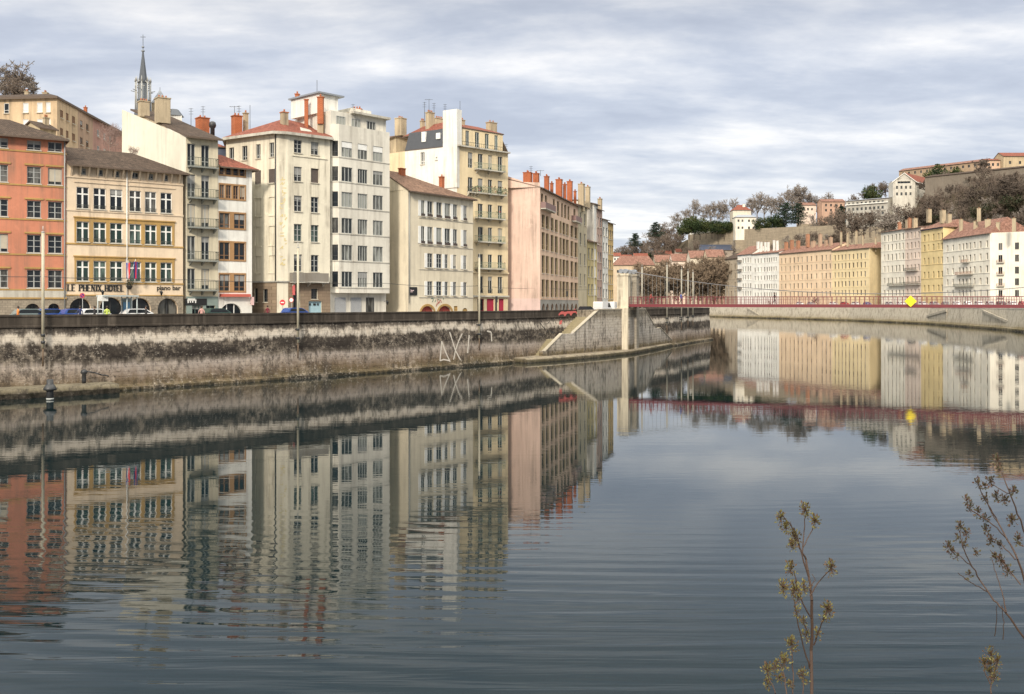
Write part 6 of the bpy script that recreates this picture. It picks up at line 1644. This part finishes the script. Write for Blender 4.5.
# bus shelter
def shelter():
    p0, an = ground_at(103, 8.5); p1, _ = ground_at(137, 8.5); t = thing('bus_shelter', p0, 'pale framed glass bus shelter in front of the hotel arches', 'bus shelter')
    a = MB(); d = (p1-p0); n = V((-d.y,d.x,0)).normalized(); h = 2.75; fr = flat('shelter_frame',(.42,.47,.47),.4); sg_ = flat('shelter_glass',(.16,.20,.20),.1)
    for q in (p0, p0+d*.7, p1):
        a.tube(q, q+V((0,0,h)), .06, fr, 8); a.tube(q+n*1.3, q+n*1.3+V((0,0,h)), .06, fr, 8)
    a.build('posts', t)
    r = MB(); q = [p0-d*.02-n*.3, p1+d*.02-n*.3, p1+d*.02+n*1.6, p0-d*.02+n*1.6]; r.hexa([x+V((0,0,h)) for x in q]+[x+V((0,0,h+.14)) for x in q], fr); r.build('roof', t)
    for s0, s1 in ((.72,.98),):
        g = MB(); q = [p0+d*s0+n*1.28, p0+d*s1+n*1.28]; g.prism([q[0]+V((0,0,.3)), q[1]+V((0,0,.3)), q[1]+V((0,0,2.6)), q[0]+V((0,0,2.6))], n*.03, sg_); g.build('glass_panel', t)
    b = MB(); q = p0+d*.73+n*1.2; b.prism([q+V((0,0,.9)), q+d*.2+V((0,0,.9)), q+d*.2+V((0,0,2.2)), q+V((0,0,2.2))], n*-.05, flat('poster_blue',(.10,.22,.35))); b.build('poster', t)
    g = MB(); q = p0+V((0,0,2.3)); g.prism([q+V((-.35,-.35,0)), q+V((.35,.35,0)), q+V((.35,.35,.6)), q+V((-.35,-.35,.6))], n*-.06, WHITE); g.build('stop_sign', t)
shelter()
def round_sign(px, yc, off, label, rim, face, bar=None, r=.36, post=True):
    p, an = ground_at(px, off); c = W(px, yc, p.y); t = thing('road_sign', p, label, 'road sign')
    a = MB(); a.tube(p, c+V((0,0,r)), .035, GREY, 6); a.build('post', t)
    n = V((-.1,-1,0)).normalized(); U = V((1,-.1,0)).normalized()
    def disc(m, rr, o, mat):
        P = [c+n*o+U*(math.cos(2*math.pi*k/20)*rr)+V((0,0,math.sin(2*math.pi*k/20)*rr)) for k in range(20)]; m.prism(P, n*.02, mat)
    b = MB(); disc(b, r, .04, rim); disc(b, r*.78, .062, face)
    if bar == 'h': q = c+n*.084; b.prism([q-U*r*.6-V((0,0,r*.17)), q+U*r*.6-V((0,0,r*.17)), q+U*r*.6+V((0,0,r*.17)), q-U*r*.6+V((0,0,r*.17))], n*.01, WHITE)
    if bar == 'x':
        for s in (-1,): q = c+n*.084; b.prism([q+(U*-.7-V((0,0,.7*s)))*r+V((0,0,.05)), q+(U*-.7-V((0,0,.7*s)))*r-V((0,0,.05)), q+(U*.7+V((0,0,.7*s)))*r-V((0,0,.05)), q+(U*.7+V((0,0,.7*s)))*r+V((0,0,.05))], n*.01, rim)
    b.build('plate', t)
RD = flat('sign_red',(.55,.03,.04),.4,var=.05)
round_sign(82.6, 295.5, 12, 'round dark red no stopping sign above the blue car', RD, flat('sign_dark_blue',(.06,.03,.16),.4), 'x', .26)
round_sign(282.6, 302.5, 16.6, 'round red no entry sign with white bar at the corner building', RD, RD, 'h', .36)
round_sign(291.5, 300, 15.5, 'white sign with red rim right of the no entry sign', RD, WHITE, 'h', .3)
round_sign(550.3, 303.5, 13, 'round blue road sign in front of the pink house', WHITE, flat('sign_blue',(.04,.20,.50),.4), None, .4)
def wall_sign(B_, fi, px, y0, y1, w_, mat, label, cat='sign', off=.1, dep=.12):
    f = B_.faces[fi]; u = f.u(px); p = f.pt(u, f.z(px,y1), off); t = thing('hanging_sign', p, label, cat)
    a = MB(); n3 = V((f.Nv.x,f.Nv.y,0)); U3 = V((f.U.x,f.U.y,0))
    q = [p, p+n3*w_, p+n3*w_+V((0,0,f.z(px,y0)-p.z)), p+V((0,0,f.z(px,y0)-p.z))]; a.prism(q, U3*dep, mat); a.build('plate', t)
    b = MB(); b.tube(p-n3*.1+V((0,0,.2)), p+n3*.1+V((0,0,.2)), .03, DARK, 5); b.build('bracket', t)
wall_sign(E, 2, 292, 285, 295, .5, flat('sign_pink_red',(.55,.12,.12)), 'narrow red and pink sign sticking out beside the corner building door')
wall_sign(D, 0, 250, 297, 305, .8, flat('sign_pale_pink',(.6,.42,.42)), 'pale pink sign sticking out from the white narrow house')
def lantern(B_, fi, px, y, label):
    f = B_.faces[fi]; p = f.pt(f.u(px), f.z(px,y), .7); t = thing('wall_lantern', f.pt(f.u(px), f.z(px,y), .05), label, 'lamp')
    a = MB(); a.tube(f.pt(f.u(px), f.z(px,y)+.2, 0), p+V((0,0,.35)), .03, DARK, 5); a.build('bracket', t)
    b = MB(); b.lathe(p, [(.08,-.25),(.16,.1),(.22,.12),(.03,.35)], DARK, 8); b.build('lamp', t)
lantern(B, 0, 101, 293, 'dark wall lantern below the hotel lettering'); lantern(B, 0, 159.5, 293.5, 'dark wall lantern below the piano bar lettering'); lantern(Fb, 1, 384, 303, 'small dark wall lamp at the right edge of the white modern block')
def traffic_light(px, off, yt, label):
    p, an = ground_at(px, off); c = W(px, yt, p.y); t = thing('traffic_light', p, label, 'traffic light')
    a = MB(); a.tube(p, c, .05, DARK, 6); a.build('post', t)
    b = MB(); b.box((c.x,c.y,c.z-.45), .3, .25, .95, DARK, an); b.build('housing', t)
traffic_light(567, 12, 294, 'black traffic light in front of the pink house'); traffic_light(496.5, 12.5, 299.5, 'dark traffic light before the crimson doors of the tall cream house')
# overhead trolley wires and wall brackets
def wire(pts, label, r=.014):
    a = MB(); P = [V(p) for p in pts]
    for p, q in zip(P, P[1:]):
        n = 8; sag = (q-p).length*.012
        L_ = [p+(q-p)*(k/n)-V((0,0,sag*4*(k/n)*(1-k/n))) for k in range(n+1)]
        for a_, b_ in zip(L_, L_[1:]): a.tube(a_, b_, r, DARK, 4, caps=False)
    o = link('overhead_wire', a.mesh('overhead_wire', P[0]), None, P[0]); tag(o, label, 'wire')
def along(off, z, pxs):
    out = []
    for px in pxs: p, _ = ground_at(px, off); out.append(V((p.x,p.y,z)))
    return out
wire(along(10.5, 10.6, (-20,43,127,200,298,386,479,545,600)), 'upper trolley wire running the length of the quay street')
wire(along(12.0, 10.6, (-20,43,127,200,298,386,479,545,600)), 'second trolley wire running parallel just behind the upper one')
def bracket(px, y0, off, label):
    p, an = ground_at(px, off); c = W(px, y0, p.y); t = thing('wire_bracket', c, label, 'bracket'); a = MB()
    a.tube(c, c+V((-2.2,-2.6,.3)), .05, DARK, 5); a.build('arm', t)
    b = MB(); e = c+V((-2.2,-2.6,.3)); b.box(e-V((0,0,.25)), .5, .3, .22, DARK, an); b.box(e+V((.9,.3,-.6)), .55, .35, .3, DARK, an); b.tube(e, e+V((.9,.3,-.4)), .04, DARK, 4); b.build('fittings', t)
bracket(510, 276, 19.0, 'dark trolley wire bracket on the right edge of the tall cream house')

# =================================================================== PEOPLE
def person_mesh(seed, top, legs, skin, hair, walk=.25):
    rd = random.Random(seed); me = bpy.data.meshes.new('p')
    J = [(0,0,.93,.15),(0,0,1.12,.135),(0,0,1.36,.155),(0,0,1.50,.06),(0,.01,1.62,.095),(0,.01,1.73,.085),                       # pelvis..head 0-5
         (.10,-walk*.2,.90,.10),(.11,walk*.75,.50,.065),(.11,walk*.8-.12*walk,.09,.045),(.11,walk*.8+.14,.04,.035),         # right leg 6-9
         (-.10,walk*.1,.90,.10),(-.11,-walk*.3,.50,.065),(-.11,-walk*1.3,.12,.045),(-.11,-walk*1.3+.14,.05,.035),          # left leg 10-13
         (.20,0,1.40,.06),(.26,-walk*.5,1.12,.048),(.25,-walk*.3+.08,.88,.035),(.25,-walk*.3+.12,.80,.035),
         (-.20,0,1.40,.06),(-.26,walk*.5,1.12,.048),(-.25,walk*.7+.06,.90,.035),(-.25,walk*.75+.1,.82,.035)]
    Ed = [(0,1),(1,2),(2,3),(3,4),(4,5),(0,6),(6,7),(7,8),(8,9),(0,10),(10,11),(11,12),(12,13),(2,14),(14,15),(15,16),(16,17),(2,18),(18,19),(19,20),(20,21)]
    me.from_pydata([j[:3] for j in J], Ed, []); o = bpy.data.objects.new('p', me); COL.objects.link(o)
    s = o.modifiers.new('s', 'SKIN'); ly = me.skin_vertices[0]
    for v, j in zip(ly.data, J): v.radius = (j[3], j[3]*(.75 if j[2] > .85 and j[2] < 1.45 and abs(j[0]) < .05 else 1))
    ly.data[0].use_root = True
    sb = o.modifiers.new('b', 'SUBSURF'); sb.levels = 1; bpy.context.view_layer.update()
    dg = bpy.context.evaluated_depsgraph_get(); m2 = bpy.data.meshes.new_from_object(o.evaluated_get(dg)); bpy.data.objects.remove(o)
    m2.name = 'body'; m2.materials.clear()
    for m in (top, legs, skin, flat('black_shoes',(.02,.02,.02)), hair): m2.materials.append(m)
    for p in m2.polygons:
        z = p.center.z; x = abs(p.center.x); p.use_smooth = True
        p.material_index = 2 if z > 1.5 or (x > .2 and z < .9) else (0 if z > .9 else (1 if z > .1 else 3))
    h = MB(); h.lathe((0,-.015,1.60), [(.085,-.02),(.108,.05),(.108,.12),(.085,.18),(.03,.215)], hair, 10)
    return m2, h.mesh('hair')
SK = flat('skin',(.42,.25,.18),.6); HR = flat('dark_hair',(.03,.02,.015)); JE = flat('jeans',(.04,.06,.11)); BK = flat('black_cloth',(.02,.02,.022)); 
def person(p, ang, top, legs, label, hair=HR, seed=0, walk=.25):
    m, h = person_mesh(seed, top, legs, SK, hair, walk); t = thing('person', p, label, 'person', None, ang); link('body', m, t); link('hair', h, t); return t
for i, (px, off, top, lab, wk) in enumerate(((80,10.5,flat('navy_cloth',(.02,.03,.10)),'person in a navy jacket beside the road sign pole by the blue car',.1),(94.5,10.0,BK,'person in a black coat standing between the blue car and the bus shelter',.15),(107,7.0,flat('yellow_green_vest',(.45,.55,.10)),'person in a yellow green vest at the bus shelter',.1),
    (146,8.0,BK,'person in dark clothes right of the bus shelter',.2),(201.5,6.5,flat('pink_cloth',(.5,.28,.25)),'dark haired person in pink before the dark green shopfront',.25),(18,9,flat('orange_cloth',(.6,.2,.04)),'person in orange at the left edge of the street',.2),(267.5,14.5,flat('maroon_cloth',(.16,.02,.03)),'person in a maroon coat at the corner of the side street',.2))):
    p, an = ground_at(px, off); person(p+V((0,0,.14 if off < 4.3 else .01)), an+R(90)*(i % 2), top, JE if i % 2 else BK, lab, walk=wk)
def bridge_px(px, d=1.4):
    for k in range(0, 780):
        q = bp(k*.1, d, 0)
        if (q.x/q.y)*F+CX >= px: return k*.1
bang = math.atan2(bdir.y, bdir.x)
for px, top, lab in ((774.5,BK,'person in black walking across the middle of the red footbridge'),(681,flat('blue_cloth',(.05,.10,.35)),'person in blue on the red footbridge near the pylon'),(651,flat('red_brown_cloth',(.30,.06,.05)),'person in red brown on the footbridge beside the first mooring pole')):
    s_ = bridge_px(px); person(bp(s_, 1.4, zd(s_)), bang-R(90), top, BK, lab)

# =================================================================== SHRUBS IN THE FOREGROUND
TW = flat('red_brown_twig', (.055,.032,.022), .8, var=.3); BD = [flat('bud_olive',(.10,.085,.022),.7,var=.4), flat('bud_rust',(.085,.045,.018),.7,var=.4), flat('bud_yellow_green',(.13,.12,.03),.7,var=.4), flat('bud_brown',(.05,.035,.015),.7,var=.4)]
BD2 = [flat('bud_dark',(.035,.032,.015),.7,var=.4), flat('bud_olive_dark',(.06,.05,.018),.7,var=.4), flat('bud_rust_dark',(.06,.028,.016),.7,var=.4)]
def shrub(label, Y0, stems, clusters, buds, seed, csize=1.0, root=None):
    rd = random.Random(seed); w0 = stems[0][0]; rp_ = W(*w0[:2], Y0); root = root or (rp_.x, rp_.y, 6.35); t = thing('shrub', root, label, 'shrub')
    dy = {}
    def P(x, y, k): return W(x, y, Y0 + .10*math.sin(x*.11+k*1.7) + .05*math.sin(y*.05+k))
    for k, st in enumerate(stems):
        a = MB(); r0, r1 = st[-1]; pts = st[:-1]; n = len(pts)-1
        Wp = [P(x, y, 0) for x, y in pts]
        if k == 0: Wp[0] = V(root)-V((0,0,.05))
        # smooth with small jitter
        fine = []
        for i in range(n):
            for j in range(4): fine.append(Wp[i]+(Wp[i+1]-Wp[i])*(j/4)+V((rd.uniform(-1,1),rd.uniform(-1,1),rd.uniform(-1,1)))*.0022)
        fine.append(Wp[-1]); m = len(fine)-1
        for i in range(m): a.tube(fine[i], fine[i+1], r0+(r1-r0)*i/m, TW, 7, r0+(r1-r0)*(i+1)/m, caps=False)
        a.build('stem', t)
    for (x, y, r, n) in clusters:
        a = MB(); c = P(x, y, 0); rr = r*Y0/F*csize
        for k in range(n):
            d = V((rd.gauss(0,.8),rd.gauss(0,.8),rd.gauss(.25,1.15))).normalized()*rr*rd.random()**.8*V((rd.gauss(0,1),1)).normalized().length
            d = V((d.x*(.85+.15*math.sin(k)), d.y, d.z*1.15))
            b0 = c+d*.25; tip = c+d; s = (tip-b0); ln = rd.uniform(.006,.012)
            dirv = (s.normalized()+V((0,0,.5))+V((rd.uniform(-.4,.4),)*3)).normalized(); side = dirv.cross(V((rd.gauss(0,1),rd.gauss(0,1),rd.gauss(0,1)))).normalized()*ln*.33
            q = tip; m_ = rd.choice(buds); nrm = dirv.cross(side).normalized()*ln*.12
            a.face([q, q+dirv*ln*.5+side+nrm, q+dirv*ln*1.1], m_); a.face([q, q+dirv*ln*1.1, q+dirv*ln*.5-side+nrm], m_)
            if k % 3 == 0: a.tube(c+d*.1, tip, .0009, TW, 3, caps=False)
        a.build('buds', t)
mm = lambda v: v/1000
shrub('budding shrub with olive and rust bud clusters rising before the water at bottom right', 3.4,
  [[(813,694),(811,650),(812,600),(809,580),(806,560),(800,548),(794,528),(mm(6.5),mm(2.2))],
   [(809,578),(799,545),(790,524),(783,516),(mm(3),mm(1.5))], [(803,552),(804,532),(806,508),(mm(2.5),mm(1.3))], [(803,548),(812,530),(815,522),(mm(2.2),mm(1.2))],
   [(810,596),(820,580),(830,570),(mm(2.5),mm(1.3))], [(811,618),(803,604),(797,585),(794,572),(mm(3),mm(1.5))], [(797,590),(792,582),(786,590),(mm(2),mm(1.3))],
   [(814,645),(820,628),(825,615),(829,604),(mm(2.6),mm(1.3))], [(810,668),(803,645),(797,620),(794,600),(mm(3.2),mm(1.5))], [(811,640),(806,628),(803,622),(mm(2),mm(1.2))],
   [(793,694),(793,672),(792,652),(mm(2.6),mm(1.6))], [(787,694),(784,676),(780,664),(mm(2.4),mm(1.5))], [(776,694),(770,680),(767,672),(mm(2.2),mm(1.4))],[(803,694),(803,682),(803,675),(mm(2.2),mm(1.4))],[(812,586),(815,580),(812,574),(mm(1.6),mm(1))]],
  [(805.5,510,8,110),(815,521,7,90),(781,518,7,70),(786,527,7,90),(795,538,9,120),(792,546,7,80),(831,568,8.5,110),(791,569,8,100),(783,588,8,90),(794,590,9,110),(804,588,7,70),(798,598,6,60),(828,610,9,110),(824,618,6,50),(804,622,7,50),(797,612,5,30),(818,634,6,50),(806,636,6,50),(792,645,9,120),(784,662,9,110),(776,666,7,60),(768,671,9,110),(780,678,6,50),(803,676,8,90),(768,684,6,60),(790,684,5,40)], BD, 31, csize=.86)
shrub('dark leaning shrub branches with small buds at the right edge before the water', 3.3,
  [[(1064,694),(1040,660),(1022,636),(1006,612),(994,600),(980,580),(970,562),(962,546),(960,530),(mm(4.2),mm(1.4))],
   [(1006,612),(1003,596),(998,578),(992,560),(mm(2.2),mm(1.2))], [(988,592),(975,585),(968,580),(958,573),(mm(2),mm(1.2))], [(972,566),(964,560),(952,549),(mm(2),mm(1.2))],
   [(1030,600),(1018,560),(1008,540),(996,518),(985,500),(978,484),(mm(3.6),mm(1.4))], [(1008,540),(994,525),(982,517),(968,508),(967,502),(mm(2.4),mm(1.2))], [(1000,526),(990,510),(986,494),(mm(2),mm(1.2))],
   [(1034,560),(1020,520),(1010,494),(1002,474),(994,462),(mm(3),mm(1.3))], [(1010,494),(998,488),(990,482),(mm(2),mm(1.2))], [(1016,560),(1002,545),(992,538),(986,530),(mm(2.2),mm(1.2))], [(1020,585),(1006,566),(996,556),(990,550),(mm(2.2),mm(1.2))],
   [(1003,640),(1004,622),(1002,605),(mm(1.6),mm(1))],[(994,636),(996,622),(997,606),(mm(1.6),mm(1))]],
  [(997,461,6,50),(1000,470,5,35),(991,481,5,45),(985,486,4,30),(978,483,4.5,40),(996,497,5,40),(1004,500,6,50),(985,498,5,40),(967,501,5,40),(970,508,5,40),(978,512,5,40),(985,519,5,45),(960,526,5,50),(966,533,5,50),(957,538,4,30),(964,545,4,30),(948,547,5.5,50),(952,552,4,30),(957,557,3.5,20),(986,530,5,50),(992,540,5,40),(1000,546,5,40),(976,553,4,30),(990,542,5,30),(1001,562,6,60),(996,558,5,40),(1008,572,6,50),(969,575,3.5,25),(1012,520,6,60),(1014,492,5,50),(1018,540,6,60)], BD2, 33, csize=.9)
shrub('low shrub tip with rusty yellow buds in the bottom right corner', 3.3, [[(992,720),(991,694),(991,672),(991,655),(mm(3),mm(1.4))], [(991,680),(996,668),(998,660),(mm(2),mm(1.2))], [(991,684),(985,672),(984,662),(mm(2),mm(1.2))]],
  [(991,656,8,90),(997,662,7,70),(985,664,7,70),(990,672,8,80),(995,678,6,50)], BD, 35)

# =================================================================== CAMERA, SKY, LIGHT
cam = bpy.data.cameras.new('camera'); co = bpy.data.objects.new('camera', cam); COL.objects.link(co)
co.location = (0,0,CH); co.rotation_euler = (R(90),0,0); cam.sensor_width = 36; cam.lens = F/1024*36
cam.shift_x = 0; cam.shift_y = -(347-HY)/1024; cam.clip_start = .1; cam.clip_end = 8000; S.camera = co
SUN_EL, SUN_AZ = 31, 195            # azimuth clockwise from +Y (north): light comes from behind the camera
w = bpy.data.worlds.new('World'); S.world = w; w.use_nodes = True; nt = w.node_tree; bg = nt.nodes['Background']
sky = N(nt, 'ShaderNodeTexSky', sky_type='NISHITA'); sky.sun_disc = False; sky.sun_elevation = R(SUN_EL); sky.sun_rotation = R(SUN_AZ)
tc = N(nt, 'ShaderNodeTexCoord'); sp = N(nt, 'ShaderNodeSeparateXYZ'); L(nt, tc.outputs['Generated'], sp.inputs[0])
zz_ = math_(nt, 'ADD', math_(nt, 'MAXIMUM', sp.outputs[2], 0), .16)
cb = N(nt, 'ShaderNodeCombineXYZ'); L(nt, math_(nt,'DIVIDE',sp.outputs[0],zz_), cb.inputs[0]); L(nt, math_(nt,'DIVIDE',sp.outputs[1],zz_), cb.inputs[1])
n1 = noise(nt, cb.outputs[0], 1.7, 7, .56, (.55,1.15,1), .25); n2 = noise(nt, cb.outputs[0], .6, 3, .5, (.5,1.3,1))
n3 = noise(nt, cb.outputs[0], 5.0, 5, .6, (.7,1,1))
d = math_(nt, 'ADD', math_(nt,'MULTIPLY',n1,.62), math_(nt, 'ADD', math_(nt,'MULTIPLY',n2,.18), math_(nt,'MULTIPLY',n3,.20)))
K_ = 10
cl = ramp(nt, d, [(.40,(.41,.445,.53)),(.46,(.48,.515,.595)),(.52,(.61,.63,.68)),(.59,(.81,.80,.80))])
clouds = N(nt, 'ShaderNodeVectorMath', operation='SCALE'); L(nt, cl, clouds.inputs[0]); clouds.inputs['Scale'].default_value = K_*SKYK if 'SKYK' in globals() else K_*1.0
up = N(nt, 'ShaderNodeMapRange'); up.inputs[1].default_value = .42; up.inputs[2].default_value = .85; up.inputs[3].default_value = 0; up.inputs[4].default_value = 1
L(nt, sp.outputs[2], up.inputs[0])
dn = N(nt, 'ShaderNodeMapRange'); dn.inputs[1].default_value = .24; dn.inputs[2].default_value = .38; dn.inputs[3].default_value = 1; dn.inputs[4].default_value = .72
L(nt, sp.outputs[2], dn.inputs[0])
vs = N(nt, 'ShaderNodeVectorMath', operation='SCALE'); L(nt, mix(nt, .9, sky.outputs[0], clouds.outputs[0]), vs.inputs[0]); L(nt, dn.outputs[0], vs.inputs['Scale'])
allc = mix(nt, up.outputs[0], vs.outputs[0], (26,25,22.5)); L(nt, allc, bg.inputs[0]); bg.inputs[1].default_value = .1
sl = bpy.data.lights.new('sun', 'SUN'); so = bpy.data.objects.new('sun', sl); COL.objects.link(so); sl.energy = 2.9; sl.angle = R(8); sl.color = (1,.89,.74)
az = R(SUN_AZ); el = R(SUN_EL); dirv = V((math.sin(az)*math.cos(el), math.cos(az)*math.cos(el), math.sin(el)))
so.rotation_euler = dirv.to_track_quat('Z','Y').to_euler(); so.location = (0,-20,60)
S.view_settings.view_transform = 'Standard'; S.view_settings.look = 'None'; S.view_settings.exposure = .40; S.view_settings.gamma = 1
S.render.engine = 'CYCLES'; S.cycles.max_bounces = 6; S.cycles.diffuse_bounces = 3; S.cycles.glossy_bounces = 3; S.cycles.sample_clamp_indirect = 4; S.cycles.use_denoising = True
